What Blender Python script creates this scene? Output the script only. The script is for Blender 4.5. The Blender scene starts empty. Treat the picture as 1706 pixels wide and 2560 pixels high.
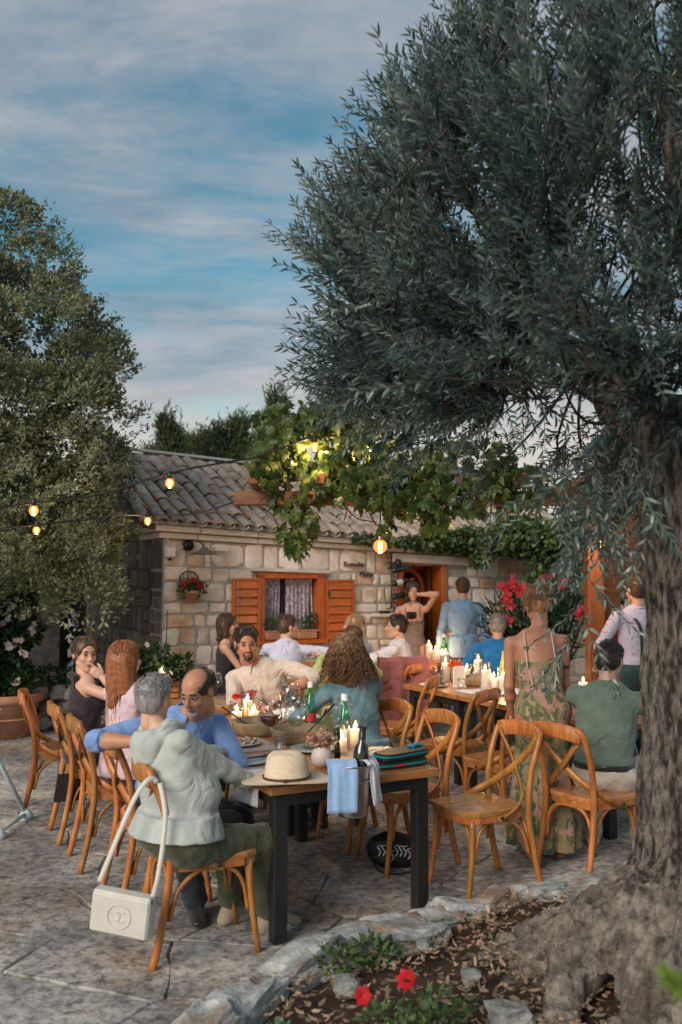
import bpy, math, random, numpy as np
from mathutils import Vector, Matrix, Euler
R=math.radians; PI=math.pi
random.seed(7); rng=np.random.default_rng(11)
S=bpy.context.scene
# ---------------- camera, sky, sun, exposure ----------------
cam_d=bpy.data.cameras.new('camera'); cam=bpy.data.objects.new('camera',cam_d); S.collection.objects.link(cam)
cam.location=(0,0,1.77); cam.rotation_euler=(R(90)+math.atan(150/2300),0,0)
cam_d.sensor_fit='VERTICAL'; cam_d.sensor_height=36; cam_d.lens=36*2300/2560
cam_d.clip_start=.05; cam_d.clip_end=2000
cam_d.dof.use_dof=True; cam_d.dof.focus_distance=6.0; cam_d.dof.aperture_fstop=2.2
S.camera=cam
S.view_settings.view_transform='Standard'; S.view_settings.look='None'; S.view_settings.exposure=0.95; S.view_settings.gamma=1
SUN_EL,SUN_AZ=28,215     # degrees; azimuth clockwise from +Y (behind the camera, to the left)
W=bpy.data.worlds.new('World'); S.world=W; W.use_nodes=True
nt=W.node_tree; nt.nodes.clear()
def nn(t,k,**a):
    n=t.nodes.new(k)
    for x,v in a.items(): setattr(n,x,v)
    return n
def world():
    L=nt.links.new
    out=nn(nt,'ShaderNodeOutputWorld'); bg=nn(nt,'ShaderNodeBackground'); bg.inputs[1].default_value=.062
    sky=nn(nt,'ShaderNodeTexSky',sky_type='NISHITA',sun_disc=False); sky.sun_elevation=R(SUN_EL); sky.sun_rotation=R(SUN_AZ)
    sky.air_density=1.2; sky.dust_density=.6; sky.ozone_density=2.5
    tc=nn(nt,'ShaderNodeTexCoord'); sp=nn(nt,'ShaderNodeSeparateXYZ'); L(tc.outputs['Generated'],sp.inputs[0])
    ad=nn(nt,'ShaderNodeMath',operation='ADD'); L(sp.outputs[2],ad.inputs[0]); ad.inputs[1].default_value=.16
    mx=nn(nt,'ShaderNodeMath',operation='MAXIMUM'); L(ad.outputs[0],mx.inputs[0]); mx.inputs[1].default_value=.05
    dv=nn(nt,'ShaderNodeVectorMath',operation='DIVIDE'); L(tc.outputs['Generated'],dv.inputs[0])
    cb=nn(nt,'ShaderNodeCombineXYZ'); [L(mx.outputs[0],cb.inputs[i]) for i in range(3)]; L(cb.outputs[0],dv.inputs[1])
    mp=nn(nt,'ShaderNodeMapping'); L(dv.outputs[0],mp.inputs[0]); mp.inputs['Scale'].default_value=(.60,1.1,.0); mp.inputs['Location'].default_value=(2.4,.62,0)
    n1=nn(nt,'ShaderNodeTexNoise'); L(mp.outputs[0],n1.inputs[0]); n1.inputs['Scale'].default_value=1.35; n1.inputs['Detail'].default_value=11; n1.inputs['Roughness'].default_value=.66; n1.inputs['Distortion'].default_value=.3
    r1=nn(nt,'ShaderNodeValToRGB'); L(n1.outputs[0],r1.inputs[0]); r1.color_ramp.elements[0].position=.36; r1.color_ramp.elements[1].position=.52
    n2=nn(nt,'ShaderNodeTexNoise'); L(mp.outputs[0],n2.inputs[0]); n2.inputs['Scale'].default_value=4.2; n2.inputs['Detail'].default_value=8; n2.inputs['Roughness'].default_value=.6; n2.inputs['Distortion'].default_value=.3
    r2=nn(nt,'ShaderNodeValToRGB'); L(n2.outputs[0],r2.inputs[0]); e=r2.color_ramp.elements; e[0].position=.34; e[1].position=.68
    e[0].color=(1.6,2.45,3.2,1); e[1].color=(4.3,4.25,4.5,1)
    # teal clear sky = nishita, a little desaturated to green-blue
    tn=nn(nt,'ShaderNodeMix',data_type='RGBA',blend_type='MULTIPLY'); tn.inputs[0].default_value=1; L(sky.outputs[0],tn.inputs[6]); tn.inputs[7].default_value=(.50,.96,.88,1)
    m=nn(nt,'ShaderNodeMix',data_type='RGBA'); 
    sc=nn(nt,'ShaderNodeMath',operation='MULTIPLY'); L(r1.outputs[0],sc.inputs[0]); sc.inputs[1].default_value=.88
    L(sc.outputs[0],m.inputs[0]); L(tn.outputs[2],m.inputs[6]); L(r2.outputs[0],m.inputs[7])
    # pale warm band of clear air near the horizon
    hz=nn(nt,'ShaderNodeMapRange'); L(sp.outputs[2],hz.inputs[0]); hz.inputs[1].default_value=.235; hz.inputs[2].default_value=.125; hz.inputs[3].default_value=0; hz.inputs[4].default_value=.85
    m2=nn(nt,'ShaderNodeMix',data_type='RGBA'); L(hz.outputs[0],m2.inputs[0]); L(m.outputs[2],m2.inputs[6]); m2.inputs[7].default_value=(6.2,5.6,5.0,1)
    L(m2.outputs[2],bg.inputs[0]); L(bg.outputs[0],out.inputs[0])
world()
sd=bpy.data.lights.new('sun','SUN'); sd.energy=1.7; sd.angle=R(35); sd.color=(1,.86,.72)
sun=bpy.data.objects.new('sun',sd); S.collection.objects.link(sun)
_az=R(SUN_AZ); _el=R(SUN_EL)
sun.rotation_euler=Vector((math.sin(_az)*math.cos(_el),math.cos(_az)*math.cos(_el),math.sin(_el))).to_track_quat('Z','Y').to_euler()
S.cycles.use_denoising=True; S.cycles.max_bounces=6; S.cycles.transparent_max_bounces=10

# ---------------- helpers ----------------
C=S.collection
def ob(name,me,mat=None,parent=None,loc=None,rot=None):
    o=bpy.data.objects.new(name,me); C.objects.link(o)
    if mat is not None and me is not None and len(me.materials)==0: me.materials.append(mat)
    if parent is not None: o.parent=parent
    if loc is not None: o.location=loc
    if rot is not None: o.rotation_euler=rot
    return o
def tag(o,label,cat,group=None):
    o['label']=label; o['category']=cat
    if group: o['group']=group
    return o
def thing(name,label,cat,loc=(0,0,0),rz=0,group=None):
    o=bpy.data.objects.new(name,None); C.objects.link(o); o.empty_display_size=.1
    o.location=loc; o.rotation_euler=(0,0,rz); return tag(o,label,cat,group)
def struct(o): o['kind']='structure'; return o
def stuff(o): o['kind']='stuff'; return o
def children(o): return [c for c in bpy.data.objects if c.parent==o]
def copy_tree(o,parent=None,loc=None,rz=None,label=None,group=None,kids=None):
    c=o.copy(); C.objects.link(c)
    if parent is not None: c.parent=parent
    if loc is not None: c.location=loc
    if rz is not None: c.rotation_euler=(0,0,rz)
    if label: c['label']=label
    if group: c['group']=group
    for ch in (kids if kids is not None else children(o)): copy_tree(ch,c)
    return c
def yawof(fx,fy): return math.atan2(-fx,fy)

def npmesh(name,V,F,smooth=False,mats=None):
    """V (n,3); F: list of int arrays each (m,k)"""
    V=np.asarray(V,dtype=np.float32)
    F=[np.asarray(f,dtype=np.int32) for f in F if len(f)]
    me=bpy.data.meshes.new(name); me.vertices.add(len(V)); me.vertices.foreach_set('co',V.ravel())
    loops=np.concatenate([f.ravel() for f in F]); tot=np.concatenate([np.full(len(f),f.shape[1],dtype=np.int32) for f in F])
    st=np.concatenate([[0],np.cumsum(tot)[:-1]]).astype(np.int32)
    me.loops.add(len(loops)); me.loops.foreach_set('vertex_index',loops)
    me.polygons.add(len(tot)); me.polygons.foreach_set('loop_start',st)
    if mats is not None: me.polygons.foreach_set('material_index',np.asarray(mats,dtype=np.int32))
    me.polygons.foreach_set('use_smooth',np.full(len(tot),smooth,dtype=bool))
    me.update(calc_edges=True); return me
class MB:
    def __init__(s): s.v=[]; s.f=[]; s.m=[]; s.mi=0
    def add(s,vs,fs):
        b=len(s.v); s.v+= [tuple(v) for v in vs]; s.f+=[tuple(b+i for i in f) for f in fs]; s.m+=[s.mi]*len(fs)
    def box(s,c,d,rz=0,rot=None,bev=0):
        x,y,z=[k/2 for k in d]; M=(rot.to_matrix() if rot is not None else Matrix.Rotation(rz,3,'Z'))
        if bev<=0:
            vs=[(i*x,j*y,k*z) for i in(-1,1) for j in(-1,1) for k in(-1,1)]
            fs=[(0,1,3,2),(4,6,7,5),(0,4,5,1),(2,3,7,6),(0,2,6,4),(1,5,7,3)]
        else:
            b=bev; vs=[];fs=[]
            for i in(-1,1):
                for j in(-1,1):
                    for k in(-1,1):
                        vs+=[(i*x,j*(y-b),k*(z-b)),(i*(x-b),j*y,k*(z-b)),(i*(x-b),j*(y-b),k*z)]
            def I(i,j,k,a): return (((i+1)//2)*4+((j+1)//2)*2+((k+1)//2))*3+a
            for sg in(-1,1):
                q=[I(sg,-1,-1,0),I(sg,1,-1,0),I(sg,1,1,0),I(sg,-1,1,0)]; fs.append(q if sg>0 else q[::-1])
                q=[I(-1,sg,-1,1),I(1,sg,-1,1),I(1,sg,1,1),I(-1,sg,1,1)]; fs.append(q[::-1] if sg>0 else q)
                q=[I(-1,-1,sg,2),I(1,-1,sg,2),I(1,1,sg,2),I(-1,1,sg,2)]; fs.append(q if sg>0 else q[::-1])
            for i in(-1,1):
                for j in(-1,1):
                    q=[I(i,j,-1,0),I(i,j,1,0),I(i,j,1,1),I(i,j,-1,1)]; fs.append(q if i*j<0 else q[::-1])
                    q=[I(i,-1,j,0),I(i,1,j,0),I(i,1,j,2),I(i,-1,j,2)]; fs.append(q if i*j>0 else q[::-1])
                    q=[I(-1,i,j,1),I(1,i,j,1),I(1,i,j,2),I(-1,i,j,2)]; fs.append(q if i*j<0 else q[::-1])
                    for k in(-1,1):
                        t=[I(i,j,k,0),I(i,j,k,1),I(i,j,k,2)]; fs.append(t if i*j*k>0 else t[::-1])
        c=Vector(c); s.add([M@Vector(v)+c for v in vs],fs); return s
    def sweep(s,path,sec,up=(0,0,1),cap=True,scales=None,closed=True):
        """sec: list of (u,v) cross-section; u along side, v along 'up-ish' normal"""
        P=[Vector(p) for p in path]; n=len(sec); b=len(s.v); up=Vector(up); vs=[]
        for i,p in enumerate(P):
            t=(P[min(i+1,len(P)-1)]-P[max(i-1,0)]); 
            t=t.normalized() if t.length>1e-9 else Vector((0,0,1))
            u=t.cross(up); u=u.normalized() if u.length>1e-4 else t.orthogonal().normalized()
            w=u.cross(t); k=scales[i] if scales else 1
            vs+=[p+u*(a*k)+w*(c*k) for a,c in sec]
        fs=[]
        for i in range(len(P)-1):
            for j in range(n if closed else n-1):
                a=i*n+j; c=i*n+(j+1)%n; fs.append((a,a+n,c+n,c))
        if cap and closed: fs.append(tuple(range(n))); fs.append(tuple(reversed(range((len(P)-1)*n,len(P)*n))))
        s.add(vs,fs); return s
    def tube(s,path,r,n=8,up=(0,0,1),cap=True):
        rs=r if isinstance(r,(list,tuple)) else [r]*len(path)
        sec=[(math.cos(2*PI*j/n),math.sin(2*PI*j/n)) for j in range(n)]
        # rotation-minimising frame
        P=[Vector(p) for p in path]; vs=[]; u=None
        for i,p in enumerate(P):
            t=(P[min(i+1,len(P)-1)]-P[max(i-1,0)]); t=t.normalized() if t.length>1e-9 else Vector((0,0,1))
            if u is None: u=t.orthogonal().normalized()
            else:
                u=u-t*u.dot(t); u=u.normalized() if u.length>1e-6 else t.orthogonal().normalized()
            w=t.cross(u); vs+=[p+(u*a+w*c)*rs[i] for a,c in sec]
        fs=[]
        for i in range(len(P)-1):
            for j in range(n):
                a=i*n+j; c=i*n+(j+1)%n; fs.append((a,c,c+n,a+n))
        if cap: fs.append(tuple(reversed(range(n)))); fs.append(tuple(range((len(P)-1)*n,len(P)*n)))
        s.add(vs,fs); return s
    def lathe(s,prof,n=20,c=(0,0,0),caps=(False,False)):
        c=Vector(c); vs=[]; 
        for r,z in prof: vs+=[c+Vector((r*math.cos(2*PI*j/n),r*math.sin(2*PI*j/n),z)) for j in range(n)]
        fs=[]
        for i in range(len(prof)-1):
            for j in range(n):
                a=i*n+j; b=i*n+(j+1)%n; fs.append((a,b,b+n,a+n))
        if caps[0]: fs.append(tuple(reversed(range(n))))
        if caps[1]: fs.append(tuple(range((len(prof)-1)*n,len(prof)*n)))
        s.add(vs,fs); return s
    def prism(s,poly,z0,z1,bev=0):
        n=len(poly); 
        if bev:
            cx=sum(p[0] for p in poly)/n; cy=sum(p[1] for p in poly)/n
            def sh(p): 
                d=Vector((cx-p[0],cy-p[1])); d=d.normalized()*bev; return (p[0]+d.x,p[1]+d.y)
            rings=[(poly,z0),(poly,z1-bev),([sh(p) for p in poly],z1)]
        else: rings=[(poly,z0),(poly,z1)]
        vs=[(p[0],p[1],z) for pl,z in rings for p in pl]; fs=[tuple(reversed(range(n)))]
        for i in range(len(rings)-1):
            for j in range(n): a=i*n+j;b=i*n+(j+1)%n; fs.append((a,b,b+n,a+n))
        fs.append(tuple(range((len(rings)-1)*n,len(rings)*n))); s.add(vs,fs); return s
    def mesh(s,name='m',smooth=False):
        me=bpy.data.meshes.new(name); me.from_pydata(s.v,[],s.f)
        me.polygons.foreach_set('material_index',s.m)
        me.polygons.foreach_set('use_smooth',[smooth]*len(s.f)); me.update(); return me
    def obj(s,name,mat,parent=None,smooth=False,loc=None,rot=None):
        me=s.mesh(name,smooth)
        if isinstance(mat,(list,tuple)):
            for m in mat: me.materials.append(m)
            return ob(name,me,None,parent,loc,rot)
        return ob(name,me,mat,parent,loc,rot)
def spline(pts,k=6):
    P=[Vector(p) for p in pts]; out=[]
    for i in range(len(P)-1):
        a=P[max(i-1,0)];b=P[i];c=P[i+1];d=P[min(i+2,len(P)-1)]
        for j in range(k):
            t=j/k; out.append(.5*((2*b)+(c-a)*t+(2*a-5*b+4*c-d)*t*t+(3*b-a-3*c+d)*t**3))
    out.append(P[-1]); return out

# ---------------- materials ----------------
def mat(name,col,rough=.6,col2=None,scale=6,detail=4,bump=0,bscale=None,metal=0,spec=.5,stretch=None,contrast=(.35,.65),col3=None,
        scale3=3,isl=0,trans=0,coat=0,emit=None,estr=0,wood=False,sheen=0,bdist=.01,alpha=1,transl=0,objrand=0):
    m=bpy.data.materials.new(name); m.use_nodes=True; t=m.node_tree; L=t.links.new; b=t.nodes['Principled BSDF']; out=t.nodes['Material Output']
    b.inputs['Roughness'].default_value=rough; b.inputs['Metallic'].default_value=metal; b.inputs['Specular IOR Level'].default_value=spec
    if coat: b.inputs['Coat Weight'].default_value=coat; b.inputs['Coat Roughness'].default_value=.15
    if sheen: b.inputs['Sheen Weight'].default_value=sheen
    if trans: b.inputs['Transmission Weight'].default_value=trans; b.inputs['IOR'].default_value=1.45
    if alpha<1: b.inputs['Alpha'].default_value=alpha
    tc=nn(t,'ShaderNodeTexCoord'); mp=nn(t,'ShaderNodeMapping'); L(tc.outputs['Object'],mp.inputs[0])
    if stretch: mp.inputs['Scale'].default_value=stretch
    if objrand or isl:
        g=nn(t,'ShaderNodeObjectInfo'); vm=nn(t,'ShaderNodeVectorMath',operation='SCALE'); cx=nn(t,'ShaderNodeCombineXYZ')
        L(g.outputs['Random'],cx.inputs[0]); L(g.outputs['Random'],cx.inputs[1]); cx.inputs[2].default_value=.3; L(cx.outputs[0],vm.inputs[0]); vm.inputs[3].default_value=7
        L(vm.outputs[0],mp.inputs['Location'])
    colout=None
    if col2 is not None:
        n=nn(t,'ShaderNodeTexNoise'); L(mp.outputs[0],n.inputs[0]); n.inputs['Scale'].default_value=scale; n.inputs['Detail'].default_value=detail; n.inputs['Roughness'].default_value=.6
        if wood: n.inputs['Distortion'].default_value=.6
        r=nn(t,'ShaderNodeValToRGB'); L(n.outputs[0],r.inputs[0]); e=r.color_ramp.elements; e[0].position,e[1].position=contrast
        e[0].color=(*col,1); e[1].color=(*col2,1); colout=r.outputs[0]
    else:
        rg=nn(t,'ShaderNodeRGB'); rg.outputs[0].default_value=(*col,1); colout=rg.outputs[0]
    if col3 is not None:
        n3=nn(t,'ShaderNodeTexNoise'); L(mp.outputs[0],n3.inputs[0]); n3.inputs['Scale'].default_value=scale3; n3.inputs['Detail'].default_value=5
        r3=nn(t,'ShaderNodeValToRGB'); L(n3.outputs[0],r3.inputs[0]); r3.color_ramp.elements[0].position=.5; r3.color_ramp.elements[1].position=.66
        mx=nn(t,'ShaderNodeMix',data_type='RGBA'); L(r3.outputs[0],mx.inputs[0]); L(colout,mx.inputs[6]); mx.inputs[7].default_value=(*col3,1); colout=mx.outputs[2]
    if isl or objrand:
        h=nn(t,'ShaderNodeHueSaturation'); L(colout,h.inputs['Color'])
        mr=nn(t,'ShaderNodeMapRange'); a=isl or objrand
        if isl: gg=nn(t,'ShaderNodeNewGeometry'); L(gg.outputs['Random Per Island'],mr.inputs[0])
        else: L(g.outputs['Random'],mr.inputs[0])
        mr.inputs[3].default_value=1-a; mr.inputs[4].default_value=1+a; L(mr.outputs[0],h.inputs['Value'])
        mr2=nn(t,'ShaderNodeMapRange'); L(mr.inputs[0].links[0].from_socket,mr2.inputs[0]); mr2.inputs[3].default_value=.5+a*.06; mr2.inputs[4].default_value=.5-a*.06; L(mr2.outputs[0],h.inputs['Hue'])
        colout=h.outputs[0]
    L(colout,b.inputs['Base Color'])
    if bump:
        nb=nn(t,'ShaderNodeTexNoise'); L(mp.outputs[0],nb.inputs[0]); nb.inputs['Scale'].default_value=bscale or scale*3; nb.inputs['Detail'].default_value=5; nb.inputs['Roughness'].default_value=.65
        bp=nn(t,'ShaderNodeBump'); L(nb.outputs[0],bp.inputs['Height']); bp.inputs['Strength'].default_value=bump; bp.inputs['Distance'].default_value=bdist; L(bp.outputs[0],b.inputs['Normal'])
    if emit: b.inputs['Emission Color'].default_value=(*emit,1); b.inputs['Emission Strength'].default_value=estr
    if transl:
        tr=nn(t,'ShaderNodeBsdfTranslucent'); L(colout,tr.inputs[0]); ms=nn(t,'ShaderNodeMixShader'); ms.inputs[0].default_value=transl
        L(b.outputs[0],ms.inputs[1]); L(tr.outputs[0],ms.inputs[2]); L(ms.outputs[0],out.inputs[0])
    return m
def glassmat(name,col=(1,1,1),rough=.02,tint=1.0,a=.25):
    # thin clear glass: sharp reflection over a see-through tint
    m=bpy.data.materials.new(name); m.use_nodes=True; t=m.node_tree; t.nodes.clear(); L=t.links.new
    out=nn(t,'ShaderNodeOutputMaterial'); tr=nn(t,'ShaderNodeBsdfTransparent'); gl=nn(t,'ShaderNodeBsdfGlossy'); gl.inputs['Roughness'].default_value=rough
    tr.inputs[0].default_value=(*col,1); fr=nn(t,'ShaderNodeLayerWeight'); fr.inputs[0].default_value=.5; pw=nn(t,'ShaderNodeMath',operation='POWER'); L(fr.outputs['Facing'],pw.inputs[0]); pw.inputs[1].default_value=3.2
    mr=nn(t,'ShaderNodeMath',operation='MULTIPLY_ADD'); L(pw.outputs[0],mr.inputs[0]); mr.inputs[1].default_value=.95; mr.inputs[2].default_value=a*.34; mr.use_clamp=True
    ms=nn(t,'ShaderNodeMixShader'); L(mr.outputs[0],ms.inputs[0]); L(tr.outputs[0],ms.inputs[1]); L(gl.outputs[0],ms.inputs[2]); L(ms.outputs[0],out.inputs[0]); return m
def emitmat(name,col,s):
    m=bpy.data.materials.new(name); m.use_nodes=True; t=m.node_tree; t.nodes.clear()
    e=nn(t,'ShaderNodeEmission'); e.inputs[0].default_value=(*col,1); e.inputs[1].default_value=s; o=nn(t,'ShaderNodeOutputMaterial'); t.links.new(e.outputs[0],o.inputs[0]); return m
def ground_mat():
    m=mat('patio_stone',(.27,.27,.27),.8,(.58,.565,.54),scale=2.3,detail=8,bump=.7,bscale=14,col3=(.38,.30,.235),scale3=1.3,bdist=.02,contrast=(.36,.62))
    t=m.node_tree; L=t.links.new; b=t.nodes['Principled BSDF']; src=b.inputs['Base Color'].links[0].from_socket
    tc=[n for n in t.nodes if n.type=='TEX_COORD'][0]
    n=nn(t,'ShaderNodeTexNoise'); L(tc.outputs['Object'],n.inputs[0]); n.inputs['Scale'].default_value=16; n.inputs['Detail'].default_value=8; n.inputs['Roughness'].default_value=.75
    r=nn(t,'ShaderNodeValToRGB'); L(n.outputs[0],r.inputs[0]); r.color_ramp.elements[0].position=.38; r.color_ramp.elements[1].position=.56; r.color_ramp.elements[0].color=(.22,.21,.2,1); r.color_ramp.elements[1].color=(1.1,1.1,1.1,1)
    mx=nn(t,'ShaderNodeMix',data_type='RGBA',blend_type='MULTIPLY'); mx.inputs[0].default_value=.85; L(src,mx.inputs[6]); L(r.outputs[0],mx.inputs[7])
    n2=nn(t,'ShaderNodeTexNoise'); L(tc.outputs['Object'],n2.inputs[0]); n2.inputs['Scale'].default_value=.9; n2.inputs['Detail'].default_value=6
    r2=nn(t,'ShaderNodeValToRGB'); L(n2.outputs[0],r2.inputs[0]); r2.color_ramp.elements[0].position=.4; r2.color_ramp.elements[1].position=.62; r2.color_ramp.elements[0].color=(.6,.6,.6,1); r2.color_ramp.elements[1].color=(1.2,1.17,1.12,1)
    mx2=nn(t,'ShaderNodeMix',data_type='RGBA',blend_type='MULTIPLY'); mx2.inputs[0].default_value=1; L(mx.outputs[2],mx2.inputs[6]); L(r2.outputs[0],mx2.inputs[7])
    L(mx2.outputs[2],b.inputs['Base Color']); return m
K={}
K['patio']=ground_mat()
K['joint']=mat('joint_dirt',(.17,.165,.155),.95,(.30,.29,.27),scale=20,bump=.5)
K['wood']=mat('honey_wood',(.30,.105,.022),.40,(.50,.21,.055),scale=5,stretch=(6,6,1.2),bump=.08,coat=.14,wood=True,objrand=.2)
K['seat']=mat('polished_seat_wood',(.34,.135,.035),.26,(.52,.24,.075),scale=5,stretch=(6,1.2,6),bump=.04,coat=.7,wood=True,objrand=.15)
K['table']=mat('oak_table',(.32,.125,.038),.36,(.46,.21,.08),scale=3,stretch=(1,9,9),bump=.06,coat=.3,wood=True)
K['steel']=mat('black_steel',(.012,.012,.013),.42,(.022,.022,.024),scale=30,bump=.04)
K['stoneW']=mat('wall_stone',(.66,.595,.525),.85,(.87,.815,.75),scale=5,detail=7,bump=.8,bscale=22,col3=(.60,.46,.33),scale3=4.5,objrand=.16,bdist=.012)
K['stoneO']=mat('orange_stone',(.58,.34,.18),.85,(.72,.62,.52),scale=7,detail=7,bump=.8,bscale=22,objrand=.12,bdist=.012)
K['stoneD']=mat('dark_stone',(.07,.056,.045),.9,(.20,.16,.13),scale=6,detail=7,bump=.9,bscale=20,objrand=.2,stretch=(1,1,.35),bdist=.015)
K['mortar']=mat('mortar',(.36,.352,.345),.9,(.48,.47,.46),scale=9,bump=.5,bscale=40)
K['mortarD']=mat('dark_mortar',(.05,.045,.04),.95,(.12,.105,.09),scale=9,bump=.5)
K['cornice']=mat('cornice_stone',(.56,.52,.46),.85,(.74,.69,.62),scale=5,bump=.5,objrand=.1,stretch=(1,1,3))
K['tile']=mat('clay_tile',(.25,.205,.17),.9,(.49,.425,.36),scale=9,detail=7,bump=.7,bscale=30,col3=(.34,.24,.18),scale3=3.5,objrand=.22,bdist=.01)
K['orange']=mat('orange_varnished_wood',(.40,.085,.012),.35,(.58,.16,.03),scale=4,stretch=(1,1,8),bump=.06,coat=.2,wood=True,objrand=.1)
K['orangeV']=mat('orange_varnished_frame',(.40,.085,.012),.35,(.55,.15,.03),scale=4,stretch=(8,8,1),bump=.06,coat=.2,wood=True)
K['beam']=mat('beam_wood',(.10,.04,.016),.5,(.22,.09,.035),scale=4,stretch=(1,8,8),bump=.15,wood=True)
K['postw']=mat('post_wood',(.15,.045,.012),.5,(.25,.085,.024),scale=4,stretch=(8,8,.8),bump=.1,wood=True)
K['black']=mat('black_plastic',(.01,.01,.011),.4)
K['iron']=mat('wrought_iron',(.02,.017,.015),.5,(.05,.035,.025),scale=30,bump=.2)
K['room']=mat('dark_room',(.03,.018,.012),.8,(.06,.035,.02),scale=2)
K['wax']=mat('candle_wax',(.80,.70,.62),.45,emit=(1,.55,.3),estr=.12)
K['flame']=emitmat('flame',(1,.5,.16),14)
K['fil']=emitmat('filament',(1,.62,.25),22)
def ambermat():
    m=glassmat('amber_glass',(1,.72,.38),.03); t=m.node_tree; out=[n for n in t.nodes if n.type=='OUTPUT_MATERIAL'][0]; s_=out.inputs[0].links[0].from_socket
    e=nn(t,'ShaderNodeEmission'); e.inputs[0].default_value=(1,.36,.07,1); e.inputs[1].default_value=1.3; ms=nn(t,'ShaderNodeMixShader'); ms.inputs[0].default_value=.42; t.links.new(s_,ms.inputs[1]); t.links.new(e.outputs[0],ms.inputs[2]); t.links.new(ms.outputs[0],out.inputs[0]); return m
K['bulb']=ambermat()
K['glowbulb']=emitmat('lit_bulb',(1,.62,.28),6)
K['glass']=glassmat('clear_glass',(.96,.98,.98))
K['green_glass']=glassmat('green_glass',(.34,.80,.55),.04)
K['dark_glass']=mat('dark_wine_glass',(.008,.01,.006),.08,spec=.8,coat=.5)
K['redwine']=mat('red_wine',(.12,.004,.008),.1)
K['whitewine']=glassmat('white_wine',(.85,.8,.45))
K['bowl']=mat('olive_stoneware',(.17,.12,.065),.45,(.26,.19,.11),scale=12,bump=.1)
K['plate']=mat('blue_grey_plate',(.33,.42,.44),.3,(.42,.50,.51),scale=5)
K['white']=mat('white_paint',(.78,.78,.8),.5)
K['linen']=mat('white_linen',(.62,.62,.68),.9,(.70,.70,.75),scale=30,bump=.3,bscale=80,sheen=.2)
K['bluelinen']=mat('pale_blue_towel',(.25,.41,.68),.95,(.31,.47,.74),scale=30,bump=.4,bscale=120,sheen=.3)
K['chrome']=mat('brushed_steel',(.55,.53,.5),.3,metal=1)
K['terra']=mat('terracotta',(.42,.19,.11),.8,(.56,.30,.19),scale=6,bump=.3,stretch=(1,1,4))
K['soil']=mat('dark_soil',(.035,.018,.011),.95,(.085,.045,.028),scale=7,detail=8,bump=1,bscale=35,bdist=.02)
K['litter']=mat('dry_leaves',(.15,.085,.05),.8,(.36,.28,.18),scale=9,isl=.6)
K['rock']=mat('kerb_rock',(.20,.23,.24),.85,(.52,.53,.51),scale=9,detail=9,bump=1,bscale=18,col3=(.24,.16,.11),scale3=3,bdist=.02,objrand=.1)
K['bark']=mat('olive_bark',(.030,.025,.021),.95,(.27,.235,.20),scale=14,detail=10,bump=1,bscale=14,stretch=(2.4,2.4,.7),bdist=.09,contrast=(.42,.60))
K['root']=mat('root_bark',(.06,.05,.042),.95,(.36,.315,.27),scale=18,detail=10,bump=1,bscale=22,bdist=.06,stretch=(1,1,1),contrast=(.36,.66),col3=(.13,.105,.085),scale3=6)
K['bedrock']=mat('bed_rock',(.12,.13,.13),.9,(.30,.30,.29),scale=9,detail=9,bump=1,bscale=18,bdist=.02)
K['twig']=mat('twig_bark',(.035,.028,.022),.8,(.07,.055,.042),scale=12)
K['oliveleaf']=mat('olive_leaf',(.062,.115,.11),.34,(.20,.26,.235),scale=.8,isl=.6,transl=.28)
K['oakleaf']=mat('holm_oak_leaf',(.075,.10,.045),.5,(.25,.28,.165),scale=1.6,detail=3,isl=.4,transl=.2,contrast=(.4,.62))
K['vineleaf']=mat('creeper_leaf',(.030,.066,.014),.45,(.075,.115,.022),scale=2,isl=.35,transl=.38)
K['ivyleaf']=mat('ivy_leaf',(.04,.085,.03),.5,(.11,.17,.06),scale=3,isl=.4,transl=.25)
K['pineleaf']=mat('pine_needles',(.03,.055,.02),.7,(.07,.095,.035),scale=1,isl=.4,transl=.2)
K['shrubleaf']=mat('shrub_leaf',(.018,.055,.02),.4,(.045,.10,.035),scale=3,isl=.4,transl=.2)
K['whitepetal']=mat('white_petals',(.75,.66,.66),.7,isl=.1,transl=.3)
K['pinkpetal']=mat('pink_petals',(.78,.06,.10),.6,isl=.3,transl=.3)
K['redpetal']=mat('red_petals',(.65,.012,.012),.6,isl=.2,transl=.2)
SK=1
K['skinA']=mat('fair_skin',(.60,.34,.24),.5,(.66,.40,.29),scale=8)
K['skinB']=mat('tanned_skin',(.44,.20,.12),.5,(.50,.25,.16),scale=8)
for q_ in('skinA','skinB'): b_=K[q_].node_tree.nodes['Principled BSDF']; b_.inputs['Subsurface Weight'].default_value=.12; b_.inputs['Subsurface Radius'].default_value=(.02,.008,.004)
K['lip']=mat('lips',(.42,.10,.09),.45)
K['lipm']=mat('muted_lips',(.34,.14,.10),.5)
K['eye']=mat('eye_dark',(.02,.012,.01),.2)
K['eyew']=mat('eye_white',(.55,.5,.48),.3)
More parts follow.
